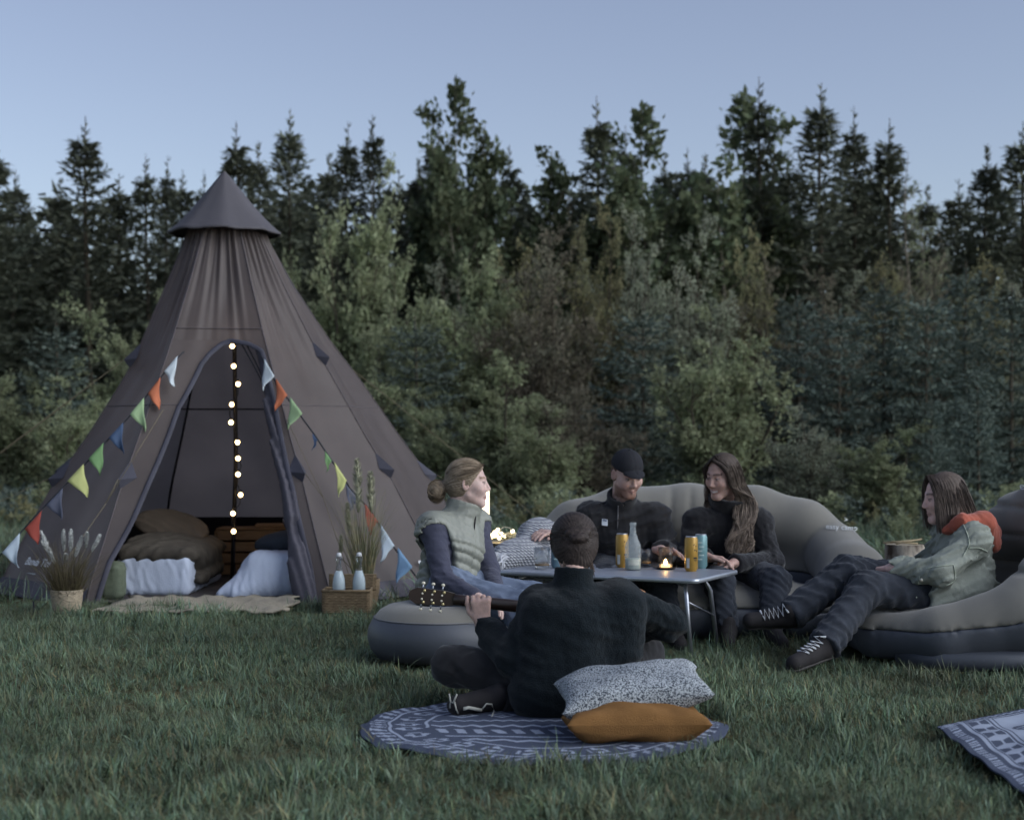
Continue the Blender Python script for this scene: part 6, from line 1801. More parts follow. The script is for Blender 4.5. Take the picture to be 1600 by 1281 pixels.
def scalp_cap(root, H, R, S, off, planes, pole, freq, amp, cols, m, extra=None, name='hair', h=.005):
    """hair lying on the skull, combed towards a pole (knot, parting or crown)"""
    cr = ell((0, -.012, .030), (.075 + off, .094 + off, .084 + off)); lowb = ell((0, -.035, -.02), (.066 + off, .066 + off, .062 + off)); pole = np.array(pole, float)
    ax = unit(-pole + np.array([0, .02, .03])); a1 = unit(np.cross(ax, [0.3, 0, 1.0])); a2 = np.cross(ax, a1)
    def ph(q): v = q - pole; return np.arctan2(v @ a2, v @ a1)
    def f(P):
        q = ((P - A3(H)) @ A3(R) / S).astype(np.float32)
        d = smin(cr(q), lowb(q), .03)
        for p, n_ in planes: d = smax(d, (q - A3(p)) @ A3(unit(n_)), .008)
        if extra is not None: d = smin(d, extra(q), .012)
        a = ph(q); dist = np.linalg.norm(q - pole, axis=1)
        return (d + amp * np.sin(a * freq + 2.0 * np.sin(dist * 25) + 1.5 * np.sin(a * 7)) + amp * .6 * np.sin(a * freq * 2.3 + dist * 30)) * S
    def colr(V):
        q = (V - H) @ R / S; a = ph(q); dist = np.linalg.norm(q - pole, axis=1)
        t = .5 + .5 * np.sin(a * freq * 1.1 + 2.0 * np.sin(dist * 25) + 1.5 * np.sin(a * 7)); t = .55 * t + .45 * (.5 + .5 * np.sin(a * freq * 2.9 + 4 * np.sin(dist * 18)))
        return np.array(cols[0]) * (1 - t[:, None]) + np.array(cols[1]) * t[:, None]
    return sdf_obj(name, f, H - .24 * S, H + .24 * S, h, m, root, colr)
HAIR = hair_mat('hair_strands', (0, 0, 0), None)
BLACK = mat('black_fleece', srgb(34, 34, 37), 0.95, 0.12, 12, 0.4, 220, sheen=0.25, spec=0.1)
BLACK2 = mat('black_shell', srgb(33, 33, 36), 0.8, 0.10, 10, 0.15, 150, sheen=0.2, spec=0.2)
DENIM_D = mat('black_denim', srgb(50, 54, 62), 0.9, 0.22, 14, 0.3, 300, spec=0.15, sheen=0.1)
SHOE_B = mat('black_canvas', srgb(38, 36, 38), 0.8, 0.15, 20, 0.2, 200)
SOLE_W = mat('sole_dark', srgb(58, 56, 56), 0.7, 0.1)
LACE = mat('white_lace', srgb(198, 202, 208), 0.8, 0.05)
LIP, BROWN = srgb(152, 112, 106), srgb(66, 50, 42)

# ---- woman in the vest --------------------------------------------------------------------------
S = 1.08
pA = empty('person', (-.33, 8.5, 0), 0, 'woman with blond bun in olive vest and blue jeans sitting on the stool', 'person')
JA = dict(head=(-.240, 8.60, .934), R=head_frame((1, -.06, -.02)), neck=(-.290, 8.62, .745), shR=(-.425, 8.46, .695), shL=(-.20, 8.77, .695), pelvis=(-.355, 8.53, .37),
          elR=(-.365, 8.33, .435), wrR=(-.175, 8.20, .345), elL=(-.125, 8.62, .455), wrL=(-.075, 8.36, .35), hipR=(-.33, 8.43, .36), hipL=(-.27, 8.62, .36),
          knR=(.06, 8.22, .295), knL=(.12, 8.46, .315), anR=(.04, 8.12, .07), anL=(.16, 8.44, .07), toR=(.15, 8.06, .045), toL=(.28, 8.38, .045))
make_body(pA, JA, S, srgb(188, 162, 154), LIP, srgb(120, 96, 74), hands=[((-.175, 8.20, .345), (.9, -.3, -.2), (-.1, -.2, -1), S, 1, .5), ((-.075, 8.36, .35), (.6, -.7, -.3), (0, -.2, -1), S, -1, .5)])
rA, fA, uA = torso_axes(JA)
VEST = mat('olive_puffer', srgb(122, 125, 117), 0.5, 0.08, 8, 0.10, 90, spec=0.4)
tv = torso_sdf(JA, S, .032, .05, 1.22, .05)
arm_cut = [cap(np.array(JA['sh' + s]) + np.array([0, 0, .0]), np.array(JA['el' + s]), .078, .085) for s in 'LR']
colA = ring_collar(np.array(JA['neck']) - uA * .035 + fA * .012, uA * .95 + fA * .12, .064, .115, .034, fA, 1.02)
lowA = plane(np.array(JA['pelvis']) - uA * .12, -uA)
def vest(P):
    d = smax(tv(P), lowA(P), .03)
    h_ = (P - A3(JA['pelvis'])) @ A3(uA); across = (P - A3(JA['pelvis'])) @ A3(rA)
    quilt = (h_ + .022 * wob(P, 9, 4) + .25 * np.abs(across) * np.clip((h_ - .2) * 5, -0.2, 1)) / .052
    rip = np.abs(np.sin(np.pi * quilt)) ** .6
    d = d - .020 * rip * np.clip((.275 - h_) * 14, .0, 1) + .010
    fr = np.abs((P - A3(JA['pelvis'])) @ A3(rA)); d = d + .012 * np.exp(-(fr / .010) ** 2) * (((P - A3(JA['pelvis'])) @ A3(fA)) > 0)
    ac = smin(arm_cut[0](P), arm_cut[1](P), .001)
    d = smax(d, -ac, .03) + folds(P, .007, 40, 12) * np.clip(ac * 25, 0, 1)
    return smin(d, colA(P) + folds(P, .006, 40, 14), .02)
lo, hi = bounds(JA, ['neck', 'pelvis', 'shL', 'shR'], .26)
sdf_obj('vest', vest, lo, hi, .0075, VEST, pA)
jacket('shirt', pA, JA, S, mat('navy_shirt', srgb(58, 60, 76), 0.85, 0.1, 12, 0.2, 200, sheen=0.15), .008, .01, .006, 34, 3, .0, ring_collar(np.array(JA['neck']) + uA * .01, uA, .056, .065, .008, None), None, .008, 1.4, True, (.056, .050, .046, .036))
trousers(pA, JA, S, mat('blue_jeans', srgb(104, 115, 134), 0.9, 0.15, 14, 0.25, 300, spec=0.15), .016, .010, 5, .009)
for s in 'LR': shoe(pA, JA['an' + s], JA['to' + s], S, SHOE_B, SOLE_W)
mesh_obj('zip', *tube([np.array(JA['neck']) + fA * (.112 + .01 * t) + uA * (.03 - .13 * t) for t in np.linspace(0, 1, 6)], .0045, 6), SHOE_B, pA)
HA, RA = np.array(JA['head']), JA['R']
bun = lambda q: smin(ell((0, -.158, -.045), (.044, .040, .050))(q), cap((0, -.105, -.012), (0, -.14, -.035), .026, .03)(q), .02)
scalp_cap(pA, HA, RA, S, .010, [((0, .055, .040), (0, .80, -.52)), ((0, 0, -.075), (0, .25, -1))], (0, -.135, -.03), 34, .0016, (srgb(92, 80, 68), srgb(146, 132, 114)), HAIR, bun)
r = np.random.default_rng(3); ps = []
for k in range(130):                                            # loose loops round the bun
    a0, t0 = r.uniform(0, 6.28), r.uniform(-.5, .5); rr_ = .046 + r.normal(0, .004); c = np.array([0, -.158, -.047])
    n1_ = unit([r.normal(0, .5) + 1, r.normal(0, .35), r.normal(0, .35)]); a1 = unit(np.cross(n1_, [0, 0, 1])); a2 = np.cross(n1_, a1)
    q = [c + n1_ * t0 * .05 + (a1 * math.cos(a0 + t) * .9 + a2 * math.sin(a0 + t) * 1.12) * rr_ * math.sqrt(max(.1, 1 - t0 * t0)) for t in np.linspace(0, r.uniform(1.5, 3.5), 8)]
    ps.append(HA + np.array(q) @ RA.T * S)
strands(pA, ps, .0026, .001, srgb(104, 90, 74), srgb(150, 134, 114), HAIR, 'bun_strands')
ps = []
for k in range(160):                                            # combed-back strands
    a = r.uniform(-1.35, 1.35); e = r.uniform(.0, 1.0)
    st_ = np.array([math.sin(a) * .083, .055 + .03 * math.cos(a) - .02 * e, .045 + .05 * math.cos(a * .9) - .02 * e])
    en = np.array([r.normal(0, .012), -.118, -.016 + r.normal(0, .012)]); mid_ = (st_ + en) / 2; mid_ = mid_ + unit(mid_ - np.array([0, -.012, .02])) * .042
    q = smooth_path([st_, (st_ + mid_) / 2 + unit((st_ + mid_) / 2 - [0, -.012, .03]) * .010, mid_, en], 10)
    cc = np.array([0, -.012, .030]); v = q - cc; el_ = np.array([.0865, .1055, .0955]); sc = 1 / np.sqrt(((v / el_) ** 2).sum(1)); q = cc + v * np.maximum(sc, 1.0 * (sc > 0))[:, None] * np.where(np.arange(10) > 7, .97, 1.0)[:, None]
    ps.append(HA + q @ RA.T * S)
strands(pA, ps, .0018, .001, srgb(98, 84, 70), srgb(144, 130, 112), HAIR, 'hair_strands')

# ---- man with the cap ---------------------------------------------------------------------------
S = 1.10
pB = empty('person', (.68, 9.7, 0), 0, 'bearded man in black jacket and black cap sitting on the sofa, looking down', 'person')
JB = dict(head=(.690, 9.49, .965), R=head_frame((.34, -.86, -.40), roll=-.05), neck=(.665, 9.61, .775), shR=(.475, 9.60, .690), shL=(.865, 9.60, .690), pelvis=(.68, 9.74, .38),
          elR=(.33, 9.66, .52), wrR=(.27, 9.50, .60), elL=(.955, 9.56, .47), wrL=(.875, 9.30, .515), hipR=(.58, 9.68, .36), hipL=(.78, 9.68, .36),
          knR=(.53, 9.14, .34), knL=(.86, 9.12, .34), anR=(.60, 8.98, .09), anL=(.90, 8.94, .09), toR=(.58, 8.80, .045), toL=(.93, 8.76, .045))
make_body(pB, JB, S, srgb(182, 152, 142), srgb(156, 112, 102), srgb(70, 54, 44), srgb(110, 78, 62), hands=[((.875, 9.30, .515), (.75, -.60, -.05), (-.3, -.3, -1), S, 1, .28, .25), ((.27, 9.50, .60), (-.75, -.6, .12), (0, .2, -1), S, -1, .35, .2)])
rB, fB, uB = torso_axes(JB)
jacket('jacket', pB, JB, S, BLACK2, .028, .0, .016, 19, 21, .04, ring_collar(np.array(JB['neck']) - uB * .03 + fB * .01, uB * .9 + fB * .25, .066, .115, .018, fB, 1.1), None, .009)
trousers(pB, JB, S, DENIM_D, .016, .010, 6, .010)
for s in 'LR': shoe(pB, JB['an' + s], JB['to' + s], S, SHOE_B, SOLE_W)
HB, RB = np.array(JB['head']), JB['R']
CAPM = mat('black_cap', srgb(36, 37, 42), 0.85, 0.1, 15, 0.2, 200, spec=0.2)
dome = inter(ell((0, -.012, .036), (.086, .104, .094)), plane((0, 0, .034), (0, -.05, -1)), .006)
vis = inter(ell((0, .070, .030), (.074, .100, .060), rotx(-.28)), minus(plane((0, .055, .040), (0, -1, 0)), plane((0, 0, 0), (0, 0, 1)), 0) if False else plane((0, .060, 0), (0, -1, 0)), .004)
def capf(P):
    q = ((P - A3(HB)) @ A3(RB) / S).astype(np.float32)
    shell = np.abs(ell((0, .062, -.012), (.082, .128, .066), rotx(-.10))(q)) - .0035
    v = smax(smax(shell, .070 - q[:, 1], .004), .030 - q[:, 2], .004)
    d = smin(dome(q), v, .004)
    a = np.arctan2(q[:, 0], q[:, 1] + .012); d = d + .0012 * np.exp(-((((a / (np.pi / 3)) - np.round(a / (np.pi / 3))) * .1) / .006) ** 2) * (q[:, 2] > .045)
    return d * S
cp_ = sdf_obj('cap', capf, HB - .22, HB + .22, .0048, CAPM, pB)
mesh_obj('button', *sphere(HB + RB @ np.array([0, -.012, .131]) * S, (.008, .008, .005)), CAPM, cp_)
scalp_cap(pB, HB, RB, S, .004, [((0, .012, .0), (0, 1, -.1)), ((0, 0, .045), (0, 0, 1)), ((0, 0, -.055), (0, .3, -1))], (0, 0, .12), 40, .0012, (srgb(60, 46, 38), srgb(92, 72, 58)), HAIR)
def badge(root, px, py, Y, w, h, m, f=None, nm='badge'):
    V = [W(px + a * w / 2, py + b * h / 2 + .12 * a * w / 2, Y) for a, b in ((-1, 1), (1, 1), (1, -1), (-1, -1))]
    V += [v + [0, .006, 0] for v in V]
    return mesh_obj(nm, V, [[0, 1, 2, 3], [4, 7, 6, 5], [0, 4, 5, 1], [1, 5, 6, 2], [2, 6, 7, 3], [3, 7, 4, 0]], m, root, smooth=False)
def front_depth(px, py, obj, Y0=8.0):
    """depth at which the view line first meets a garment"""
    o = np.array([0, 0, CAM_H]); t = unit(W(px, py, 9) - o)
    M = parent_matrix(obj.parent).inverted() if obj.parent else Matrix()
    a, b = M @ Vector(o), (M.to_3x3() @ Vector(t)).normalized()
    hit, loc, *_ = obj.ray_cast(a, b)
    return float((parent_matrix(obj.parent) @ loc).y) if hit else Y0
jb = [c for c in pB.children if c.name.startswith('jacket')][0]
yb = front_depth(945, 816, jb, 9.4)
bd = badge(pB, 945, 816, yb - .008, 9, 10, mat('badge_white', srgb(196, 202, 210), 0.7, 0.05)); badge(pB, 945, 813, yb - .011, 6, 2, mat('badge_ink', srgb(80, 92, 120), 0.7), nm='badge_print')
mesh_obj('zip', *tube([W(966 - 1.5 * t, 790 + 36 * t, front_depth(966 - 1.5 * t, 790 + 36 * t, jb, 9.4) - .002) for t in np.linspace(0, 1, 8)], .004, 6), mat('zip_grey', srgb(92, 92, 96), 0.5, 0.1), pB)

# ---- long-haired woman --------------------------------------------------------------------------
S = 1.08
pC = empty('person', (1.30, 9.7, 0), 0, 'smiling woman with long wavy brown hair in black jacket sitting on the sofa', 'person')
JC = dict(head=(1.262, 9.50, .950), R=head_frame((-.72, -.66, -.24), roll=.06), neck=(1.315, 9.61, .755), shR=(1.125, 9.58, .655), shL=(1.49, 9.60, .655), pelvis=(1.30, 9.74, .37),
          elR=(1.045, 9.50, .45), wrR=(1.14, 9.27, .475), elL=(1.56, 9.50, .42), wrL=(1.30, 9.27, .44), hipR=(1.20, 9.68, .36), hipL=(1.40, 9.68, .36),
          knR=(1.20, 9.14, .34), knL=(1.52, 9.14, .35), anR=(1.22, 8.98, .09), anL=(1.46, 8.95, .09), toR=(1.20, 8.80, .045), toL=(1.50, 8.78, .045))
make_body(pC, JC, S, srgb(182, 150, 138), srgb(148, 88, 84), srgb(50, 38, 32), None, 1.0, hands=[((1.14, 9.27, .475), (.85, -.35, -.1), (-.1, -.3, -1), S, 1, .35, .2), ((1.30, 9.27, .44), (-.8, -.3, -.1), (0, -.2, -1), S, -1, .45)])
rC, fC, uC = torso_axes(JC)
jacket('jacket', pC, JC, S, BLACK, .028, .0, .014, 19, 31, .04, ring_collar(np.array(JC['neck']) - uC * .02, uC, .082, .105, .024, fC + rC * .2, 1.35), None, .009)
trousers(pC, JC, S, DENIM_D, .016, .010, 7, .010)
for s in 'LR': shoe(pC, JC['an' + s], JC['to' + s], S, SHOE_B, SOLE_W)
HC, RC = np.array(JC['head']), JC['R']
scalp_cap(pC, HC, RC, S, .010, [((0, .030, .055), (0, .80, -.60)), ((0, 0, -.075), (0, .2, -1))], (.01, .03, .125), 36, .0016, (srgb(46, 40, 37), srgb(80, 70, 64)), HAIR)
r = np.random.default_rng(12); ps = []
jc = torso_sdf(JC, S, .034)
for k in range(1000):
    side = 1 if r.random() < .74 else -1                         # camera side falls in front of her left shoulder
    a = r.uniform(.1, 2.9)
    st_ = np.array([.004 * r.normal(), .084 - .13 * a / 2.9, .104 + .020 * min(1, a) - .012 * max(0, a - 1)])
    tmp = np.array([-side * (.066 + .018 * r.random()), .068 - .13 * a / 2.9, .060 - .03 * r.random()])
    ear_ = np.array([-side * (.084 + .02 * r.random()), .046 - .115 * a / 2.9, -.06])
    q = HC + np.array([st_, tmp, ear_]) @ RC.T * S
    if side < 0:
        q = HC + (np.array([st_, tmp, ear_]) * [1, 1, 1]) @ RC.T * S; e = q[-1]
        q = np.concatenate([q, [[e[0] + .0, e[1] + .03, .74], [e[0] + .03 * r.normal(), e[1] + .06, .66]]])
    else:
        x1 = 1.325 + .125 * r.random(); x2 = 1.285 + .150 * r.random(); zt = .47 + .10 * r.random() ** 1.5 + .08 * abs(x2 - 1.35) * 4
        q = np.concatenate([q, [[x1 + .01, 9.47 + .04 * r.random(), .80], [x1, 9.43 + .04 * r.random(), .68], [x2, 9.42 + .04 * r.random(), .57], [x2 - .005, 9.42 + .04 * r.random(), zt]]])
    p_ = smooth_path(q, 20); t = np.linspace(0, 1, 20); w_ = np.clip(t - .25, 0, 1) * .016; ph = r.uniform(0, 6.28)
    p_[:, 0] += w_ * np.sin(t * 22 + ph); p_[:, 1] += w_ * np.cos(t * 22 + ph) * .8
    dj = jc(p_.astype(np.float32)); p_[:, 1] -= np.clip(.012 - dj, 0, .08)
    ps.append(p_)
strands(pC, ps, .0030, .0012, srgb(50, 43, 40), srgb(136, 122, 110), HAIR)
jcob = [c for c in pC.children if c.name.startswith('jacket')][0]
yc = front_depth(1172, 802, jcob, 9.45)
text_mesh('easy', .030, W(1166, 803, yc - .012), (1, .1, -.15), (0, 0, 1), LOGO, pC, 'lettering', 0, .003)

# ---- girl in the green jacket -------------------------------------------------------------------
S = 1.10
pD = empty('person', (2.42, 8.6, 0), 0, 'girl with straight brown hair in green jacket, legs crossed, in the lounge chair', 'person')
JD = dict(head=(2.345, 8.60, .855), R=head_frame((-1, -.10, -.14)), neck=(2.455, 8.64, .690), shL=(2.445, 8.40, .635), shR=(2.45, 8.84, .650), pelvis=(2.46, 8.62, .34),
          elL=(2.245, 8.30, .475), wrL=(2.02, 8.42, .480), elR=(2.30, 8.86, .42), wrR=(2.06, 8.74, .44), hipL=(2.36, 8.50, .335), hipR=(2.36, 8.72, .345),
          knL=(1.865, 8.34, .385), knR=(1.80, 8.50, .455), anL=(1.60, 8.12, .11), anR=(1.475, 8.42, .235), toL=(1.42, 7.97, .055), toR=(1.265, 8.40, .215))
make_body(pD, JD, S, srgb(206, 172, 162), LIP, srgb(80, 62, 52), hands=[((2.02, 8.42, .480), (-.5, .85, -.15), (-.3, .2, -1), S, 1, .5), ((2.06, 8.74, .44), (-.8, -.5, -.1), (0, 0, -1), S, -1, .5)])
rD, fD, uD = torso_axes(JD)
GJK = mat('sage_jacket', srgb(131, 136, 128), 0.85, 0.10, 10, 0.2, 160, spec=0.15)
# roomy body of the jacket, hem lifted over the thighs
roomy = union(cap((2.46, 8.58, .36), (2.47, 8.62, .58), .165, .135, (0, 1, 0), .85), lambda P: smax(cap((2.42, 8.50, .345), (2.16, 8.44, .358), .150, .142)(P), A3((2.20, 0, 0))[0] - P[:, 0], .015), k=.04)
jk = jacket('jacket', pD, JD, S, GJK, .026, .0, .022, 22, 41, .06, ring_collar(np.array(JD['neck']) - uD * .03, uD, .075, .05, .016, fD, 1.1), roomy, .0085, 1.3, True, (.058, .058, .056, .046))
HOOD = mat('rust_hood', srgb(158, 84, 66), 0.9, 0.1, 14, 0.3, 200, sheen=0.2)
hd = union(cap((2.40, 8.44, .725), (2.53, 8.52, .72), .042, .055), cap((2.53, 8.52, .72), (2.595, 8.64, .655), .055, .062), cap((2.595, 8.64, .655), (2.54, 8.80, .70), .062, .05), cap((2.545, 8.50, .70), (2.60, 8.56, .60), .05, .045), cap((2.40, 8.44, .725), (2.33, 8.50, .68), .036, .026), k=.05)
sdf_obj('hood', lambda P: hd(P) + folds(P, .010, 34, 44), (2.2, 8.3, .45), (2.75, 8.95, .85), .008, HOOD, pD)
trousers(pD, JD, S, DENIM_D, .020, .010, 8, .009, .014)
LC_ = LACE
shoe(pD, JD['anL'], JD['toL'], S, SHOE_B, SOLE_W, (0.1, -.2, 1), laces=LC_)
shoe(pD, JD['anR'], JD['toR'], S, SHOE_B, SOLE_W, (0.1, -.75, .65), laces=LC_)
for px, py in ((1440, 906),):
    mesh_obj('button', *sphere(W(px, py, front_depth(px, py, jk, 8.25) - .003), (.011, .006, .011), 12, 8), mat('brass_button', srgb(196, 190, 176), 0.3, 0.05, metal=0.7), pD)
pk_f = lambda px, py: W(px, py, front_depth(px, py, jk, 8.3) - .004)
def stitched(pts, r_=.0028): mesh_obj('stitching', *tube([pk_f(*q) for q in smooth_path([[a, b, 0] for a, b in pts], 16)[:, :2]], r_, 5), mat('stitch', srgb(156, 164, 150), 0.8, 0.1), pD)
stitched([(1448, 888), (1470, 884), (1490, 882)]); stitched([(1490, 882), (1492, 905), (1478, 915)]); stitched([(1498, 806), (1510, 830), (1514, 850), (1505, 868)]); stitched([(1514, 856), (1530, 856), (1543, 862)])
stitched([(1437, 900), (1434, 918), (1432, 934)])
HD, RD_ = np.array(JD['head']), JD['R']
scalp_cap(pD, HD, RD_, S, .011, [((0, .035, .050), (0, .90, -.42)), ((0, 0, -.075), (0, .2, -1))], (.0, .03, .125), 36, .0016, (srgb(60, 52, 48), srgb(98, 87, 80)), HAIR)
r = np.random.default_rng(22); ps = []
for k in range(950):
    side = -1 if r.random() < .72 else 1
    a = r.uniform(0, 1)                                          # 0 = front hairline, 1 = back of the crown
    st_ = np.array([side * .012 * r.random(), .074 - .145 * a, .118 - .018 * a ** 2])
    tmp = np.array([side * (.068 + .014 * r.random()), .078 - .170 * a, .050 - .02 * r.random()])
    ear_ = np.array([side * (.078 + .016 * r.random()), .078 - .185 * a + .005 * r.normal(), -.045])
    q = HD + np.array([st_, tmp, ear_]) @ RD_.T * S; e = q[-1]
    if a < .60: end = [[e[0] + .004, e[1] - .006 * side * -1, .745], [e[0] + .010 + .02 * a, e[1] + .004, .655 + .05 * r.random() + .10 * a]]
    else: end = [[e[0] + .022, e[1] + .01, .770], [e[0] + .050 * a, e[1] + .02, .725]]
    p_ = smooth_path(np.concatenate([q, end]), 12); ps.append(p_)
strands(pD, ps, .0029, .0013, srgb(70, 61, 56), srgb(104, 93, 86), HAIR)

# ---- guitar player seen from behind -------------------------------------------------------------
S = 1.04
pE = empty('person', (.22, 6.7, .04), 0, 'guitar player in dark teal fleece sitting cross-legged on the rug, seen from behind', 'person')
JE = dict(head=(.268, 6.855, .716), R=head_frame((-.12, .97, -.20), roll=.03), neck=(.262, 6.76, .565), shL=(.115, 6.80, .462), shR=(.460, 6.83, .485), pelvis=(.235, 6.70, .155),
          elL=(.005, 6.72, .235), wrL=(-.122, 6.93, .345), elR=(.690, 6.96, .370), wrR=(.47, 7.18, .30), hipL=(.13, 6.76, .145), hipR=(.35, 6.76, .145),
          knL=(-.265, 6.93, .185), knR=(.60, 7.16, .20), anL=(.16, 7.08, .10), anR=(-.06, 6.74, .075), toL=(.36, 7.16, .085), toR=(-.225, 6.64, .070))
hw = np.array([-.128, 6.955, .365])
JE['wrL'] = tuple(hw)
make_body(pE, JE, S, srgb(184, 154, 142), LIP, BROWN, hands=[(hw, (-.10, .05, 1.0), (.05, .95, .25), S, -1, .85, .10, .2), ((.47, 7.18, .30), (-.5, .2, -.6), (-.3, -.8, 0), S, 1, .4)])
rE, fE, uE = torso_axes(JE)
TEAL = mat('teal_fleece', srgb(22, 28, 32), 0.95, 0.22, 40, 0.45, 160, sheen=0.1, spec=0.05, bdist=0.012)
boxy = union(cap((.235, 6.68, .14), (.27, 6.70, .38), .150, .150, (0, 1, 0), 1.1), cap((.12, 6.66, .09), (.36, 6.66, .11), .115, .11), cap((.10, 6.66, .12), (.14, 6.70, .42), .10, .11), cap((.46, 6.74, .28), (.46, 6.76, .44), .10, .12), k=.08)
jacket('fleece_jacket', pE, JE, S, TEAL, .018, .035, .013, 15, 51, .02, ring_collar(np.array(JE['neck']) - uE * .03, uE * .95 - fE * .02, .066, .090, .018, None, 1.0), boxy, .009, 1.2, True, (.064, .064, .062, .050))
trousers(pE, JE, S, mat('black_cords', srgb(33, 33, 36), 0.95, 0.08, 12, 0.1, 200, sheen=0.15), .018, .006, 9, .010, .01)
shE = shoe(pE, JE['anR'], JE['toR'], S, SHOE_B, mat('sole_grey', srgb(52, 50, 50), 0.7), (-.25, -.85, .45))
shoe(pE, JE['anL'], JE['toL'], S, SHOE_B, SOLE_W)
GREYL = mat('reflective_grey', srgb(168, 168, 160), 0.5, 0.1)
def on_shoe(pts, r_, m, nm): mesh_obj(nm, *tube([W(a, b, front_depth(a, b, shE, 6.6) - .003) for a, b in pts], r_, 6), m, shE)
on_shoe([(702, 1084), (704, 1096), (703, 1106)], .0035, GREYL, 'stripe'); on_shoe([(704, 1096), (708, 1098), (714, 1084)], .0035, GREYL, 'stripe'); on_shoe([(710, 1096), (713, 1108), (716, 1114)], .0035, GREYL, 'stripe')
on_shoe([(724, 1107), (732, 1105), (742, 1107), (752, 1109)], .008, GREYL, 'patch'); on_shoe([(752, 1109), (760, 1099), (768, 1100), (772, 1110), (768, 1120)], .004, GREYL, 'stripe')
HE, RE = np.array(JE['head']), JE['R']
nape = ell((0, -.062, -.062), (.064, .048, .060))
knot = lambda q: smin(nape(q), smin(ell((.0, -.136, .010), (.040, .022, .020))(q), ell((.0, -.122, .034), (.055, .018, .020))(q), .012), .012)
scalp_cap(pE, HE, RE, S, .023, [((0, .050, .040), (0, .80, -.52)), ((0, 0, -.125), (0, .45, -1))], (0, -.112, .012), 44, .0012, (srgb(36, 31, 30), srgb(68, 60, 57)), HAIR, knot)
r = np.random.default_rng(32); ps = []
for k in range(420):
    a = r.uniform(0, 6.28); el_ = r.uniform(.25, 1.0)
    dvec = np.array([math.cos(a), 0, math.sin(a)])
    st_ = np.array([0, -.012, .025]) + np.array([math.cos(a) * .093, .03 * r.normal() + .03, math.sin(a) * .105]) * (.6 + .4 * el_)
    st_[1] = .03 - .10 * (1 - el_)
    en = np.array([r.normal(0, .016), -.128, .012 + r.normal(0, .010)])
    q = smooth_path([st_, (st_ * .55 + en * .45) + np.array([0, -.01, 0]), en], 9)
    cc = np.array([0, -.012, .018]); v = q - cc; E_ = np.array([.1005, .119, .112]); sc = 1 / np.sqrt(((v / E_) ** 2).sum(1)); q = cc + v * sc[:, None] * r.uniform(.985, 1.02)
    if q[:, 2].min() < -.10: continue
    ps.append(HE + q @ RE.T * S)
strands(pE, ps, .0022, .0012, srgb(38, 33, 32), srgb(72, 64, 60), HAIR, 'hair_strands')
ps = []
for k in range(90):                                            # loose lighter ends over the nape
    x0 = r.uniform(-.062, .062); q = [[x0 * .8, -.098 + .3 * abs(x0), -.02 - .03 * r.random()], [x0, -.098 + .35 * abs(x0), -.075], [x0 * 1.05 + r.normal(0, .008), -.088 + .3 * abs(x0) - .012 * r.random(), -.125 - .03 * r.random()]]
    ps.append(HE + smooth_path(q, 7) @ RE.T * S)
strands(pE, ps, .0024, .0010, srgb(56, 46, 42), srgb(112, 98, 88), HAIR, 'nape_strands')

# ================================================================ guitar
gA, gB = np.array([-.455, 7.045, .482]), np.array([.10, 7.09, .418])     # end of the headstock, end of the neck
gd = unit(gB - gA); gs = unit(np.cross(gd, [0, 1.0, 0.0])) ; gs = gs if gs[2] > 0 else -gs; gn = np.cross(gs, gd); gn = gn if gn[1] < 0 else -gn    # gn points back to the player
NECKM = mat('guitar_neck', srgb(46, 35, 30), 0.35, 0.2, 10, spec=0.5, stretch=(4, 1, 4)); GBODY = mat('guitar_body', srgb(150, 100, 56), 0.35, 0.15, 6, spec=0.5, stretch=(1, 6, 6)); IVORY = mat('peg_ivory', srgb(214, 208, 188), 0.4, 0.05)
guitar = empty('guitar', tuple(gA + gd * .7), 0, 'classical guitar held by the player, headstock pointing left', 'guitar')
def gp(t, s=0.0, n=0.0): return gA + gd * t + gs * s + gn * n
def prism(out, n0, n1):
    k = len(out); V = [gp(t, s, n0) for t, s in out] + [gp(t, s, n1) for t, s in out]
    return V, [list(range(k)), list(range(k, 2 * k))[::-1]] + [[i, k + i, k + (i + 1) % k, (i + 1) % k] for i in range(k)]
mesh_obj('headstock', *prism([(0, -.020), (-.006, 0), (0, .020), (.03, .036), (.165, .033), (.20, .026), (.20, -.026), (.165, -.033), (.03, -.036)], -.010, .010), NECKM, guitar, smooth=False)
V = []; k = 12
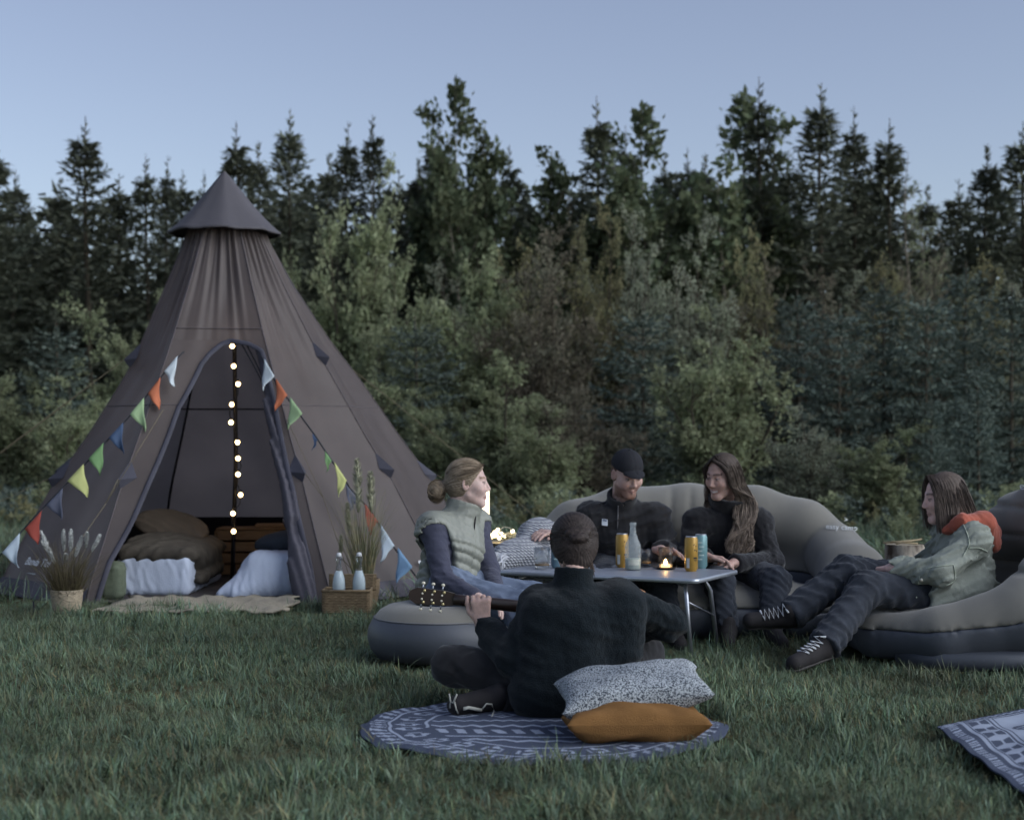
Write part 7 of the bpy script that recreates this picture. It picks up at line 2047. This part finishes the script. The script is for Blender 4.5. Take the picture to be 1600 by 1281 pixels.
for t, w_, th in ((.195, .0255, .018), (.24, .0255, .022), (.45, .028, .024), (.66, .030, .028)):
    V += [gp(t, w_ * math.cos(a), .002 + th * max(0, math.sin(a)) - .006 * (math.sin(a) < 0)) for a in np.linspace(0, 2 * math.pi, k, endpoint=False)]
mesh_obj('neck', V, [[i * k + j, i * k + (j + 1) % k, (i + 1) * k + (j + 1) % k, (i + 1) * k + j] for i in range(3) for j in range(k)] + [list(range(k))[::-1], [3 * k + j for j in range(k)]], NECKM, guitar)
for sg in (1, -1):
    for i in range(3):
        t = .055 + .044 * i
        pg = mesh_obj('tuning_peg', *tube([gp(t, sg * .030, .004), gp(t, sg * .052, .004)], .0035, 6), ALU, guitar)
        mesh_obj('knob', *sphere(gp(t, sg * .058, .004), (.0085, .006, .007), 10, 8), IVORY, pg)
        mesh_obj('gear', *sphere(gp(t + .008, sg * .026, .0125), (.007, .004, .007), 8, 6), mat('brass_gear', srgb(206, 190, 140), 0.3, 0.05, metal=0.8), pg)
        mesh_obj('post', *tube([gp(t, sg * .012, -.012), gp(t, sg * .012, .013)], .0050, 8), IVORY, pg)
for i in range(6): mesh_obj('string', *tube([gp(.20, (-.020 + .008 * i), -.009), gp(1.02, (-.027 + .011 * i), -.022)], .0011, 4), LACE, guitar)
for i in range(9):
    t = .24 + .05 * i; mesh_obj('fret', *tube([gp(t, -.026, -.0062), gp(t, .026, -.0062)], .0014, 4), ALU, guitar)
outl = []
for a in np.linspace(0, 2 * math.pi, 72, endpoint=False):
    tt = .64 + .235 * (1 - math.cos(a)); u_ = (tt - .64) / .47
    hw_ = np.interp(u_, [0, .06, .15, .25, .38, .45, .55, .70, .85, .94, 1], [0, .075, .105, .110, .092, .088, .105, .135, .132, .09, 0]); outl.append((tt, hw_ * (1 if a < math.pi else -1)))
mesh_obj('sound_box', *prism(outl, -.05, .045), GBODY, guitar)

# ================================================================ bring everything to real-world size
K = 0.87
for o in list(scene.objects):
    if o.parent is None and o.type != 'LIGHT':
        o.location = o.location * K
        if o.type != 'CAMERA': o.scale = o.scale * K
cam_d.dof.focus_distance *= K
ld.energy *= K * K
